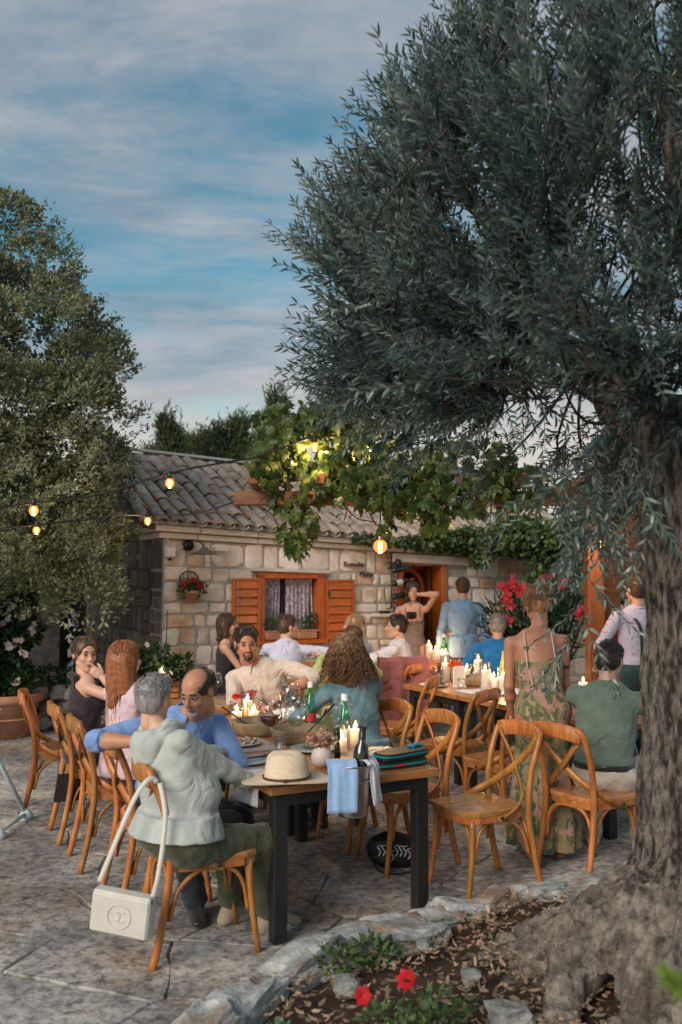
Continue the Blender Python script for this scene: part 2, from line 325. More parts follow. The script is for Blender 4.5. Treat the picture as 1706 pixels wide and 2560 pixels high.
# ---------------- implicit-surface body builder ----------------
def V3(*a): return np.array(a,dtype=float)
def cap(a,ra,b,rb,flat=None,f=1,cut=False,k=None,sub=False): return dict(t='c',a=np.array(a,float),b=np.array(b,float),ra=ra,rb=rb,flat=None if flat is None else np.array(flat,float),f=f,cut=cut,k=k,sub=sub)
def ell(c,r,M=None,k=None,sub=False): return dict(t='e',c=np.array(c,float),r=np.array(r,float),M=M,k=k,sub=sub)
def sdf_mesh(name,prims,h,k=.03,fold=0,ff=22,seed=0,fdir=None,hook=None,smooth=True):
    lo=np.full(3,1e9); hi=-lo
    for p in prims:
        if p['sub']: continue
        if p['t']=='c': m=max(p['ra'],p['rb']); a=np.minimum(p['a'],p['b'])-m; b=np.maximum(p['a'],p['b'])+m
        else: m=max(p['r']); a=p['c']-m; b=p['c']+m
        lo=np.minimum(lo,a); hi=np.maximum(hi,b)
    pad=3*h+fold*2+.3*k; lo-=pad; hi+=pad; n=np.ceil((hi-lo)/h).astype(int)+1
    F=np.full(n,.5,dtype=np.float32); ax=[(lo[i]+h*np.arange(n[i])).astype(np.float32) for i in range(3)]
    for p in prims:
        kk=p['k'] if p['k'] is not None else k
        if p['t']=='c': m=max(p['ra'],p['rb'])+kk+2*h; a=np.minimum(p['a'],p['b'])-m; b=np.maximum(p['a'],p['b'])+m
        else: m=max(p['r'])+kk+2*h; a=p['c']-m; b=p['c']+m
        i0=np.clip(((a-lo)/h).astype(int),0,n); i1=np.clip(((b-lo)/h).astype(int)+2,0,n)
        if (i1<=i0).any(): continue
        sl=tuple(slice(i0[j],i1[j]) for j in range(3))
        X=ax[0][sl[0]][:,None,None]; Y=ax[1][sl[1]][None,:,None]; Z=ax[2][sl[2]][None,None,:]
        if p['t']=='c':
            A=p['a']; B=p['b']; d=B-A; L2=max(d@d,1e-9); x=X-A[0]; y=Y-A[1]; z=Z-A[2]
            tu=(x*d[0]+y*d[1]+z*d[2])/L2; t=tu if p['cut'] else np.clip(tu,0,1); tc=np.clip(tu,0,1)
            x=x-t*d[0]; y=y-t*d[1]; z=z-t*d[2]
            q=x*x+y*y+z*z
            if p['flat'] is not None:
                fl=p['flat']/np.linalg.norm(p['flat']); w=x*fl[0]+y*fl[1]+z*fl[2]; q=q+w*w*(1/p['f']**2-1)
            D=np.sqrt(q)-(p['ra']+(p['rb']-p['ra'])*tc)
            if p['cut']: D=np.maximum(D,(np.abs(tu-.5)-.5)*math.sqrt(L2))
        else:
            x=X-p['c'][0]; y=Y-p['c'][1]; z=Z-p['c'][2]
            if p['M'] is not None:
                M=p['M']; x,y,z=(M[0][0]*x+M[1][0]*y+M[2][0]*z, M[0][1]*x+M[1][1]*y+M[2][1]*z, M[0][2]*x+M[1][2]*y+M[2][2]*z)
            r=p['r']; q0=np.sqrt((x/r[0])**2+(y/r[1])**2+(z/r[2])**2); q1=np.sqrt((x/r[0]**2)**2+(y/r[1]**2)**2+(z/r[2]**2)**2)
            D=q0*(q0-1)/np.maximum(q1,1e-6)
        G=F[sl]
        if p['sub']:
            D=-D; hh=np.clip(.5-.5*(G-D)/max(kk,1e-5),0,1); F[sl]=G+(D-G)*hh+kk*hh*(1-hh)
        else:
            hh=np.clip(.5+.5*(G-D)/max(kk,1e-5),0,1); F[sl]=G+(D-G)*hh-kk*hh*(1-hh)
    if fold or hook:
        X=ax[0][:,None,None]; Y=ax[1][None,:,None]; Z=ax[2][None,None,:]
        if fold:
            g=np.random.default_rng(seed); N=0
            for q in range(4):
                d=g.normal(size=3) if fdir is None else np.array(fdir)+g.normal(size=3)*.45
                d/=np.linalg.norm(d); w=ff*(1+.45*q)*g.uniform(.8,1.25); d2=g.normal(size=3); d2/=np.linalg.norm(d2)
                ph=2.2*np.sin((X*d2[0]+Y*d2[1]+Z*d2[2])*w*.35+g.uniform(0,6))
                sn=np.sin((X*d[0]+Y*d[1]+Z*d[2])*w+ph+g.uniform(0,6)); N=N+(1.5*np.sqrt(sn*sn+.02)-1.0)/(1+.5*q)
            F=F+(fold*.6*N).astype(np.float32)
        if hook: F=F+hook(X,Y,Z).astype(np.float32)
    F[0]=F[-1]=.5; F[:,0]=F[:,-1]=.5; F[:,:,0]=F[:,:,-1]=.5
    s=F<0; c=[slice(0,-1),slice(1,None)]
    cnt=sum(s[c[i],c[j],c[l]].astype(np.int8) for i in(0,1) for j in(0,1) for l in(0,1))
    I=np.argwhere((cnt>0)&(cnt<8)); idx=np.full(cnt.shape,-1,dtype=np.int32); idx[I[:,0],I[:,1],I[:,2]]=np.arange(len(I))
    acc=np.zeros((len(I),3)); num=np.zeros(len(I))
    for a in range(3):
        for u in(0,1):
            for v in(0,1):
                o0=np.zeros(3,int); o1=np.zeros(3,int); b,cc=[q for q in range(3) if q!=a]
                o0[b]=o1[b]=u; o0[cc]=o1[cc]=v; o1[a]=1
                f0=F[tuple((I+o0).T)]; f1=F[tuple((I+o1).T)]; mk=(f0<0)!=(f1<0); t=np.where(mk,f0/np.where(mk,f0-f1,1),0)
                pt=o0+np.outer(t,o1-o0); acc+=pt*mk[:,None]; num+=mk
    Vt=lo+h*(I+acc/num[:,None]); Q=[]
    for a in range(3):
        b,cc=[(1,2),(2,0),(0,1)][a]
        s0=[slice(None)]*3; s1=[slice(None)]*3; s0[a]=slice(0,-1); s1[a]=slice(1,None)
        e=s[tuple(s0)]!=s[tuple(s1)]; E=np.argwhere(e); E=E[(E[:,b]>0)&(E[:,cc]>0)&(E[:,b]<n[b]-1)&(E[:,cc]<n[cc]-1)]
        def at(db,dc):
            q=E.copy(); q[:,b]-=db; q[:,cc]-=dc; return idx[tuple(q.T)]
        q=np.stack([at(1,1),at(0,1),at(0,0),at(1,0)],1); ins=s[tuple(E.T)]; q[~ins]=q[~ins][:,::-1]; Q.append(q)
    Q=np.concatenate(Q); Q=Q[(Q>=0).all(1)]
    return npmesh(name,Vt,[Q],smooth)
def join_np(name,meshes,smooth=True):
    Vs=[];Fs={};off=0
    for me in meshes:
        n=len(me.vertices); v=np.empty(n*3,dtype=np.float32); me.vertices.foreach_get('co',v); Vs.append(v.reshape(-1,3))
        ls=np.empty(len(me.loops),dtype=np.int32); me.loops.foreach_get('vertex_index',ls)
        tt=np.empty(len(me.polygons),dtype=np.int32); me.polygons.foreach_get('loop_total',tt)
        st=np.empty(len(me.polygons),dtype=np.int32); me.polygons.foreach_get('loop_start',st)
        for k in np.unique(tt):
            s0=st[tt==k]; q=ls[s0[:,None]+np.arange(k)[None,:]]+off; Fs.setdefault(int(k),[]).append(q)
        off+=n
    r=npmesh(name,np.concatenate(Vs),[np.concatenate(f) for f in Fs.values()],smooth)
    for me in meshes: bpy.data.meshes.remove(me)
    return r
def unit(v): v=np.array(v,float); return v/max(np.linalg.norm(v),1e-9)
def ik(a,b,l1,l2,pole):
    a=np.array(a,float); b=np.array(b,float); d=b-a; L=np.linalg.norm(d); Lm=(l1+l2)*.999
    if L>Lm: b=a+d/L*Lm; d=b-a; L=Lm
    x=(l1*l1-l2*l2+L*L)/(2*L); hgt=math.sqrt(max(l1*l1-x*x,0)); u=d/L; p=np.array(pole,float); p=p-u*(p@u); p=unit(p)
    return a+u*x+p*hgt,b
def rotM(yaw,pitch=0,roll=0): return np.array((Matrix.Rotation(yaw,3,'Z')@Matrix.Rotation(pitch,3,'X')@Matrix.Rotation(roll,3,'Y')))
def fabric(name,c,c2=None,rough=.9,bump=.35,scale=14,sheen=.2,bs=160):
    m=mat(name,c,rough,c2 or tuple(min(1,x*1.18+.01) for x in c),scale=scale,bump=bump,bscale=bs,sheen=sheen,bdist=.004); t=m.node_tree; L=t.links.new
    mp=[q for q in t.nodes if q.type=='MAPPING'][0]; bp=[q for q in t.nodes if q.type=='BUMP'][0]
    n=nn(t,'ShaderNodeTexNoise'); L(mp.outputs[0],n.inputs[0]); n.inputs['Scale'].default_value=4.2; n.inputs['Detail'].default_value=3.5; n.inputs['Roughness'].default_value=.42; n.inputs['Distortion'].default_value=.7
    w=nn(t,'ShaderNodeMath',operation='SUBTRACT'); L(n.outputs[0],w.inputs[0]); w.inputs[1].default_value=.5; ab=nn(t,'ShaderNodeMath',operation='ABSOLUTE'); L(w.outputs[0],ab.inputs[0])
    b2=nn(t,'ShaderNodeBump'); L(ab.outputs[0],b2.inputs['Height']); b2.inputs['Strength'].default_value=1.0; b2.inputs['Distance'].default_value=.075; L(b2.outputs[0],bp.inputs['Normal'])
    return m
def hand_mesh(W,fd,pn,side,curl=.5,sc=1,h=.0042,point=False):
    """wrist W, finger direction fd, palm normal pn (palm faces pn), side=+1 right hand"""
    fd=unit(fd); pn=unit(np.array(pn)-fd*(np.array(pn)@fd)); th=np.cross(fd,pn)*(-side)  # towards the thumb
    W=np.array(W); P=[ell(W+fd*.045*sc,(.040*sc,.045*sc,.017*sc),np.stack([th,fd,pn],1),k=.01), cap(W-fd*.05,.026*sc,W+fd*.01,.026*sc,k=.02,flat=pn,f=.8)]
    for i,(o,l) in enumerate(((.028,.070),(.010,.080),(-.009,.074),(-.027,.060))):
        b=W+fd*.078*sc+th*o*sc*.95; cu=0.1 if (point and i==0) else curl*(1+.12*i)+(.5 if point else 0)
        d1=unit(fd*math.cos(cu*.8)+pn*math.sin(cu*.8)+th*o*2.5*(1-curl)); d2=unit(fd*math.cos(cu*2)+pn*math.sin(cu*2)); d3=unit(fd*math.cos(cu*2.7)+pn*math.sin(cu*2.7))
        a=b+d1*l*.48*sc; c=a+d2*l*.32*sc; e=c+d3*l*.2*sc
        P+=[cap(b-fd*.02,.0088*sc,a,.0080*sc,k=.004),cap(a,.0080*sc,c,.0072*sc,k=.003),cap(c,.0072*sc,e,.0060*sc,k=.003)]
    b=W+fd*.025*sc+th*.030*sc; a=b+unit(fd*.75+th*.65+pn*.3)*.038*sc; c=a+unit(fd*.95+th*.2+pn*(.3+curl*.5))*.030*sc
    P+=[cap(b-fd*.01,.013*sc,a,.0105*sc,k=.008),cap(a,.0105*sc,c,.0082*sc,k=.003)]
    return sdf_mesh('hand',P,h*sc,k=.004)
def strands(n,start,path,r=.0022,seg=7,sides=3,seed=0):
    g=np.random.default_rng(seed); Vs=[];Fs=[];off=0
    for i in range(n):
        p0=start(g); P=path(p0,g,seg); P=np.asarray(P); m=len(P); T=np.gradient(P,axis=0); T/=np.maximum(np.linalg.norm(T,axis=1,keepdims=True),1e-9)
        ref=unit(g.normal(size=3)); U=np.cross(T,ref); U/=np.maximum(np.linalg.norm(U,axis=1,keepdims=True),1e-6); Wv=np.cross(T,U)
        rr=r*np.interp(np.linspace(0,1,m),[0,.7,1],[1,1,.25])
        ring=[P+(U*math.cos(2*PI*j/sides)+Wv*math.sin(2*PI*j/sides))*rr[:,None] for j in range(sides)]
        Vs.append(np.stack(ring,1).reshape(-1,3)); a=np.arange(m-1)[:,None]*sides+np.arange(sides)[None,:]; b=np.arange(m-1)[:,None]*sides+(np.arange(sides)[None,:]+1)%sides
        Fs.append(np.stack([a,b,b+sides,a+sides],-1).reshape(-1,4)+off); off+=m*sides
    return npmesh('strands',np.concatenate(Vs),[np.concatenate(Fs)],True)
HAIRM={}
def hairmat(name,c,c2):
    if name not in HAIRM: HAIRM[name]=mat(name,c,.45,c2,scale=60,stretch=(1,1,.12),bump=.5,bscale=90,bdist=.004,spec=.5,contrast=(.3,.7))
    return HAIRM[name]
def human(label,loc,face,pose='sit',ht=1.0,sex='m',lean=(0,0),twist=0,hyaw=0,hpitch=0,hroll=0,headoff=(0,0,0),hands=(None,None),poles=((-1,-.3,-.6),(1,-.3,-.6)),
          knees=None,feet=None,skin='skinA',hair='short',hc='hair_brown',shirt=None,sleeve=1.0,legs=None,dress=None,shoe=None,h=.011,girth=1.0,
          curl=(.5,.5),palm=(None,None),fdir=(None,None),face_detail=False,beard=None,collar=True,group=None,pelvis=None,extra=None,point=(False,False),seed=0,
          neckline=0,tail=0,hemz=None,nolegs=False,hside=0,bodyfold=.005):
    root=thing('person',label,'person',(loc[0],loc[1],0),yawof(*face),group); ya=yawof(*face); Mi=rotM(-ya)
    def w2l(p): return Mi@(np.array(p,float)-np.array([loc[0],loc[1],0]))
    f=sex=='f'; s=ht
    P=V3(0,0,.56 if pose=='sit' else .94*s) if pelvis is None else np.array(pelvis,float)
    L=.50*s; lx,ly=lean; N=P+V3(lx,ly,math.sqrt(max(L*L-lx*lx-ly*ly,.01)))
    up=unit(N-P); Ms=rotM(R(twist)); sx=Ms@V3(1,0,0); sx=unit(sx-up*(sx@up)); fw=unit(np.cross(up,sx))
    Cc=P+(N-P)*.70; sw=(.175 if f else .195)*s
    Sh=[N-sx*sw-up*.058*s,N+sx*sw-up*.058*s]
    Hc=N+V3(lx,ly,0)*.25+fw*.015+up*.166*s+np.array(headoff)
    HM=rotM(R(hyaw),R(hpitch),R(hroll))
    hd=lambda p: Hc+HM@(np.array(p,float)*s)
    hip=[P+V3(-.09,0,-.03)*s*girth,P+V3(.09,0,-.03)*s*girth]
    al,fl=.285*s,.255*s
    # hands
    Wr=[];El=[]
    for i,sd in enumerate((-1,1)):
        t=hands[i]
        t=w2l(t) if t is not None else Sh[i]+V3(sd*.07,.04 if pose=='stand' else .28,-.52*s if pose=='stand' else -.38)
        e,w=ik(Sh[i],t,al,fl,poles[i]); El.append(e); Wr.append(w)
    An=[];Kn=[]
    for i,sd in enumerate((-1,1)):
        if feet is not None: a=w2l(feet[i])
        else: a=hip[i]+V3(sd*.05,.42,0) if pose=='sit' else V3(hip[i][0]*1.0,(.02 if i else -.03),0)
        a=np.array([a[0],a[1],.085+a[2]*0 if feet is None else a[2]+.085])
        k_,a=ik(hip[i],a,.45*s,.43*s,(sd*.15,1,.6) if pose=='sit' else (0,1,0)); Kn.append(k_); An.append(a)
    g=girth; bw=(.145 if f else .165)*g*s
    def torso(o=0,k=1):
        T=[ell(P+V3(0,-.01,0),((.165 if f else .155)*g*s+o,.115*g*s+o,.12*s+o),k=.06),
           cap(P+up*.06,(.125 if f else .14)*g*s+o,P+(N-P)*.5,(.118 if f else .145)*g*s+o,flat=fw,f=.78,k=.06),
           cap(P+(N-P)*.5,(.122 if f else .145)*g*s+o,Cc,(.140 if f else .160)*s*(.5+.5*g)+o,flat=fw,f=.74,k=.06),
           cap(Sh[0]+sx*.045-up*.004,.048*s+o,Sh[1]-sx*.045-up*.004,.048*s+o,k=.035),
           cap(N-up*.02-sx*.05,.055*s+o*.8,N-up*.02+sx*.05,.055*s+o*.8,k=.05)]
        if f: T+=[ell(Cc-sx*.07*s+fw*.085*s-up*.02,(.055+o,.05+o,.055+o),k=.03),ell(Cc+sx*.07*s+fw*.085*s-up*.02,(.055+o,.05+o,.055+o),k=.03)]
        if g>1.08: T+=[ell(P+up*.17+fw*.06*g,(.14*g+o,.10*g+o,.13+o),k=.06)]
        return T
    ar=[(.043,.037,.036,.025),(.038,.033,.032,.023)][f]
    ar=[q*s*(.6+.4*g) for q in ar]
    def arm(i,o=0,upto=2.0,k=.02):
        A=[]; a,e,w=Sh[i],El[i],Wr[i]
        t1=min(upto,1); A.append(cap(a,ar[0]+.003*s+o,a+(e-a)*t1,ar[0]+(ar[1]-ar[0])*t1+o,cut=False,k=k))
        if upto>1:
            t2=min(upto-1,1); A.append(cap(e,ar[1]+o,e+(w-e)*min(.35,t2),ar[2]+.004*s+o,k=k)); 
            if t2>.35: A.append(cap(e+(w-e)*.35,ar[2]+.004*s+o,e+(w-e)*t2,(ar[2]+(ar[3]-ar[2])*t2)+o,k=k))
        return A
    body=torso()+[cap(N-up*.03,.057*s*(.9 if f else 1)*(.8+.2*g),Hc+HM@(V3(0,-.025,-.07)*s),.050*s*(.88 if f else 1)*(.8+.2*g),k=.03)]
    for i in(0,1): body+=arm(i)
    lr=[(.080,.055,.055,.036),(.086,.058,.056,.034)][f]; lr=[q*s*(.7+.3*g) for q in lr]; lb=[q*(.84 if legs is not None else 1) for q in lr]
    if not nolegs:
        for i in(0,1): body+=[cap(hip[i],lb[0],Kn[i],lb[1],k=.03),cap(Kn[i],lb[1],Kn[i]+(An[i]-Kn[i])*.35+V3(0,-.008,0),lb[2],k=.02),cap(Kn[i]+(An[i]-Kn[i])*.35,lb[2],An[i],lb[3],k=.02)]
    # head
    je=.92 if f else 1.0
    HP=[(V3(0,-.012,.03),(.074,.094,.084)),(V3(0,.028,-.03),(.056*je,.062,.082))]
    hp=[ell(hd(c),np.array(r)*s,HM,k=.02) for c,r in HP]
    hc_=lambda a,ra,b,rb,k=.012,**q: cap(hd(a),ra*s,hd(b),rb*s,k=k,**q)
    hp+=[hc_((0,.03,-.07),.040*je,(0,.066,-.098),.020*je,.02),hc_((-.046*je,-.005,-.055),.02,(-.02,.05,-.092),.018),hc_((.046*je,-.005,-.055),.02,(.02,.05,-.092),.018),
         hc_((0,.086,.014),.008,(0,.108,-.020),.0125,.008),hc_((-.012,.094,-.026),.008,(.012,.094,-.026),.008,.006),
         hc_((-.034,.076,.030),.010,(.034,.076,.030),.010,.012),hc_((-.038,.062,-.022),.019,(-.03,.066,-.03),.017),hc_((.038,.062,-.022),.019,(.03,.066,-.03),.017),
         hc_((-.014,.088,-.050),.0065,(.014,.088,-.050),.0065,.006),hc_((-.012,.086,-.061),.007,(.012,.086,-.061),.007,.006),
         hc_((0,-.03,-.04),.052*(.9 if f else 1),(0,-.035,-.12),.05*(.88 if f else 1),.02)]
    for q in(-1,1):
        hp+=[ell(hd((q*.030,.098,.010)),np.array((.017,.014,.011))*s,HM,k=.012,sub=True)]
        hp+=[ell(hd((q*.077,-.012,-.002)),np.array((.009,.021,.031))*s,HM,k=.006)]
    hh=.0052 if face_detail else min(h,.0075)
    ms=[sdf_mesh('b',body,h,k=.03),sdf_mesh('h',hp,hh,k=.012)]
    for i,sd in enumerate((-1,1)):
        fdv=(w2l(np.array(fdir[i])+np.array([loc[0],loc[1],0])) if fdir[i] is not None else Wr[i]-El[i])
        pn=(w2l(np.array(palm[i])+np.array([loc[0],loc[1],0])) if palm[i] is not None else V3(-sd*.8,0,-.6))
        ms.append(hand_mesh(Wr[i],fdv,pn,sd,curl[i],s*(.9 if f else 1),h=.0042 if h<.0125 else .006,point=point[i]))
    bo=ob('body',join_np('body',ms),K[skin],root)
    # clothing
    def cloth(nm,pr,m,fo=bodyfold,k=.035,ff=26,fd=(.3,.3,.7),hk=None): return ob(nm,sdf_mesh(nm,pr,h,k=k,fold=fo,ff=ff,seed=seed+len(nm),fdir=fd,hook=hk),m,root)
    if shirt is not None:
        nm,m=shirt; T=torso(.013)
        if hemz is None: T=T[1:]+[cap(P+up*.02,.150*g*s+.012,P+up*.09,.150*g*s+.012,flat=fw,f=.78,cut=True,k=.02)]
        if neckline: T.append(ell(N+fw*(-.10 if neckline<0 else .1)+up*.03,(.11,.10,.10*abs(neckline)),k=.02,sub=True))
        for i in(0,1):
            if sleeve>0: T+=arm(i,.012,sleeve)
        if hemz is not None: T=T[1:]+[cap(P+V3(0,-.005,hemz),.182*g*s+.026,P+V3(0,0,.1),.16*g*s+.015,flat=(0,1,0),f=.84,cut=True,k=.03)]
        if neckline==0: T.append(ell(Hc+HM@(V3(0,.02,-.13)*s),(.055,.06,.05),k=.01,sub=True))
        if sleeve>0: pass
        so=cloth(nm,T,m)
        if collar:
            cb=N+up*.005-fw*.004; c2=cb+up*.042*s+fw*.008
            cp=[cap(cb,.074*s,c2,.062*s,cut=True,k=.006),cap(cb-up*.01,.058*s,c2+up*.02,.051*s,sub=True,cut=True,k=.004)]
            if collar is True or collar=='open':
                for q in(-1,1):
                    mm=MB(); a_=cb+up*.045*s+fw*.030+sx*q*.062; b_=cb+up*.035*s+fw*.078+sx*q*.020; c_=cb-up*.035*s+fw*.112+sx*q*.046; d_=cb+up*.0*s+fw*.070+sx*q*.088
                    mm.add([a_,b_,c_,d_,a_-fw*.007,b_-fw*.007,c_-fw*.007,d_-fw*.007],[(0,1,2,3),(7,6,5,4),(0,4,5,1),(1,5,6,2),(2,6,7,3),(3,7,4,0)]); mm.obj('collar_point',m,root)
                mm=MB(); fr=.126*s*(.6+.4*g); mm.sweep([N+fw*(.098)-up*.05,Cc+fw*(fr+.012)+up*.02,P+(N-P)*.45+fw*(fr+.008),P+up*.10+fw*(fr+.006)],[(-.014,-.003),(.014,-.003),(.014,.004),(-.014,.004)],up=tuple(fw)); mm.obj('placket',m,root)
            if collar=='open': cp.append(cap(cb+fw*.09-up*.03,.022,c2+fw*.09+up*.02,.05,sub=True,k=.01))
            ob('collar',sdf_mesh('collar',cp,min(h*.6,.006),k=.01),m,root)
        if 0<sleeve<2 and sleeve>.3:
            for i in(0,1):
                a,e,w=Sh[i],El[i],Wr[i]
                if sleeve<=1: p=a+(e-a)*sleeve; d=unit(e-a); rr=ar[0]+(ar[1]-ar[0])*sleeve
                else: p=e+(w-e)*(sleeve-1); d=unit(w-e); rr=ar[2]+(ar[3]-ar[2])*(sleeve-1)
                ob('cuff',sdf_mesh('cuff',[cap(p-d*.035,rr+.021,p+d*.024,rr+.022,cut=True,k=.01)],h*.8,k=.01,fold=.002,ff=50,seed=i),m,root)
    if legs is not None and not nolegs:
        nm,m,upto=legs; T=[ell(P+V3(0,-.01,-.01),(.168*g*s+.012,.125*g*s+.012,.115*s),k=.05)]
        for i in(0,1):
            T.append(cap(hip[i],lr[0]+.014,Kn[i],lr[1]+.014,k=.04)); e=Kn[i]+(An[i]-Kn[i])*(upto-1); T.append(cap(Kn[i],lr[1]+.014,e,(lr[3]+.022) ,k=.03)); T.append(cap(e-unit(An[i]-Kn[i])*.12,lr[3]+.027,e,lr[3]+.026,cut=True,k=.01))
        cloth(nm,T,m,fo=.006,ff=30)
    if shoe is not None and not nolegs:
        for i,sd in enumerate((-1,1)):
            a=An[i]; dr=V3(sd*.18,1,0) if pose=='sit' else V3(sd*.15,1,0); dr=unit(dr)
            z0=a[2]-.085
            base=[cap(V3(a[0],a[1],z0+.022)-dr*.045,.036,V3(a[0],a[1],z0+.024)+dr*.15,.037,flat=(0,0,1),f=.62,k=.01)]
            upp=base+[cap(V3(a[0],a[1],z0+.05)-dr*.03,.037,V3(a[0],a[1],z0+.035)+dr*.11,.034,k=.03),cap(V3(a[0],a[1],z0+.045),.04,V3(a[0],a[1],z0+.105),.040,cut=True,k=.02)]
            so=ob('shoe',sdf_mesh('shoe',upp,min(h,.008),k=.02),shoe[0],root)
            if len(shoe)>1:
                sl=MB(); ring=[]; px=np.cross(dr,V3(0,0,1))
                for q in range(16):
                    an=2*PI*q/16; u=math.cos(an); v=math.sin(an); c=a+dr*(.055+.118*u)+px*(.044*v*(1+.12*u)); ring.append((c[0],c[1]))
                if (ring[1][0]-ring[0][0])*(ring[2][1]-ring[1][1])-(ring[1][1]-ring[0][1])*(ring[2][0]-ring[1][0])<0: ring=ring[::-1]
                sl.prism(ring,z0+.001,z0+.034,bev=.006); sl.obj('sole',shoe[1],so,smooth=False)
    if dress is not None: dress(root,dict(P=P,N=N,Cc=Cc,up=up,fw=fw,sx=sx,Sh=Sh,hip=hip,s=s,torso=torso,cloth=cloth,An=An,Kn=Kn,hd=hd,lr=lr,Wr=Wr,El=El,arm=arm))
    # hair
    if hair and hair!='bald':
        hm=HAIRM[hc]; base=[ell(hd((0,-.018,.038 if hair=='short' else .040)),np.array((.081,.099,.088) if hair=='short' else (.084,.102,.090))*s,HM,k=.02)]
        face_cut=[ell(hd((0,.098,-.035 if (f and hair not in('tied','updo')) else -.020)),np.array((.072,.062,.105))*s,HM,k=.012,sub=True)]
        extra_m=[]
        if hair in('short','crop','balding'):
            base+=[ell(hd((0,-.05,.0)),np.array((.078,.062,.075))*s,HM,k=.02),hc_((-.040,.050,.090),.016,(.040,.050,.090),.016,.02)]
            if hair=='short': base+=[hc_((-.03,.02,.112),.020,(.03,.045,.110),.018,.02)]
            face_cut+=[ell(hd((0,.03,-.115)),np.array((.12,.12,.10))*s,HM,k=.008,sub=True),ell(hd((-.09,.045,-.04)),np.array((.035,.05,.075))*s,HM,k=.006,sub=True),ell(hd((.09,.045,-.04)),np.array((.035,.05,.075))*s,HM,k=.006,sub=True),
                       ell(hd((-.085,-.012,-.012)),np.array((.03,.026,.036))*s,HM,k=.004,sub=True),ell(hd((.085,-.012,-.012)),np.array((.03,.026,.036))*s,HM,k=.004,sub=True)]
            if hair=='balding': face_cut+=[ell(hd((0,.035,.115)),np.array((.083,.115,.085))*s,HM,k=.008,sub=True)]
        elif hair=='bob': base+=[hc_((-.062,-.03,.0),.05,(-.068,-.01,-.10),.038,.03),hc_((.062,-.03,.0),.05,(.068,-.01,-.10),.038,.03),hc_((0,-.07,.0),.06,(0,-.07,-.11),.045,.03)]
        elif hair=='long': base+=[hc_((-.05,-.05,.0),.056,(-.06,-.055,-.17),.045,.03),hc_((.05,-.05,.0),.056,(.065,-.045,-.19),.045,.03),hc_((0,-.07,.0),.062,(0,-.085,-.26),.045,.03)]
        elif hair=='tied': face_cut+=[ell(hd((0,.05,-.12)),np.array((.12,.12,.11))*s,HM,k=.008,sub=True)]; base+=[hc_((0,-.08,.0),.045,(0,-.11,-.03),.032,.02),hc_((0,-.105,-.04),.028,(-.02,-.12,-.12),.018,.02)]; face_cut+=[ell(hd((-.085,-.005,-.012)),np.array((.03,.035,.036))*s,HM,k=.004,sub=True),ell(hd((.085,-.005,-.012)),np.array((.03,.035,.036))*s,HM,k=.004,sub=True)]
        elif hair=='curly': base+=[ell(hd((0,-.05,.02)),np.array((.125,.115,.13))*s,HM,k=.03),hc_((-.07,-.06,-.03),.07,(-.075,-.06,-.14),.06,.04),hc_((.07,-.06,-.03),.07,(.075,-.06,-.14),.06,.04),hc_((0,-.09,-.04),.07,(0,-.09,-.17),.07,.04)]
        elif hair=='updo': base+=[ell(hd((0,-.05,.075)),np.array((.085,.085,.07))*s,HM,k=.03),ell(hd((0,-.09,.02)),np.array((.07,.055,.07))*s,HM,k=.03)]; face_cut+=[ell(hd((0,.03,-.135)),np.array((.12,.13,.10))*s,HM,k=.01,sub=True)]
        hk=None
        hf={'curly':.011,'updo':.008,'long':.003}.get(hair,.0022)
        hm_=[sdf_mesh('hair',base+face_cut,min(h*.75,.0075),k=.02,fold=hf,ff=70,seed=seed+5,fdir=tuple(HM@V3(1,.3,0)))]
        def scalp(g_):
            while True:
                d=unit(g_.normal(size=3)); 
                if d[1]<.35 and d[2]>-.35: return d
        down=np.array([0,0,-1.])
        if hair in('long','bob','tied'):
            Ls={'long':.34,'bob':.2,'tied':.05}[hair]; n_={'long':500,'bob':260,'tied':120}[hair]
            def pth(d,g_,seg):
                p=np.array(d)*[.087,.104,.094]+[0,-.018,.04]; out=[]
                Lz=Ls*g_.uniform(.75,1.08)*s; q=p.copy(); dirn=unit([d[0]*.5,d[1]*.5,-.6 if d[2]<.4 else .0]); st=Lz*1.35/seg
                for j in range(seg):
                    out.append(hd(q)); rad=unit((q-[0,-.018,.04])/[.087,.104,.094]); tz=V3(0,0,-1)-rad*(rad@V3(0,0,-1)) if q[2]>-.02 else V3(rad[0]*.12,0,-1)
                    dirn=unit(dirn*.3+unit(tz)); q=q+dirn*st
                    if q[2]>-.02: rr=(q-[0,-.018,.04])/[.089,.106,.096]; nr=np.linalg.norm(rr); q=(rr/nr)*[.089,.106,.096]+[0,-.018,.04]
                    q=q+g_.normal(size=3)*.0015
                return out
            hm_.append(strands(n_,scalp,pth,r=.0026*s,seg=12,seed=seed+9))
        if hair in('curly','updo'):
            big=hair=='curly'
            def pth(d,g_,seg):
                c=np.array([0,-.05,.02] if big else [0,-.06,.05]); rx=np.array([.118,.108,.12] if big else [.085,.085,.085])
                p=c+np.array(d)*rx; ax_=unit([d[0]*.55,d[1]*.4-.1,-1.0]) if big else unit(g_.normal(size=3)+np.array([0,-.4,-.2])); Lc=(g_.uniform(.10,.24) if big else g_.uniform(.03,.075))
                u=unit(np.cross(ax_,g_.normal(size=3))); w=np.cross(ax_,u); rr=g_.uniform(.006,.013) if big else g_.uniform(.006,.015); tn=g_.uniform(2,4.5); ph=g_.uniform(0,6)
                t=np.linspace(0,1,seg); return [hd(p+ax_*(Lc*x)+ (u*math.cos(ph+x*tn*6.28)+w*math.sin(ph+x*tn*6.28))*rr*(1 if x>.05 else .3)) for x in t]
            hm_.append(strands(520 if big else 330,scalp,pth,r=.0028*s if big else .0019*s,seg=22,seed=seed+9))
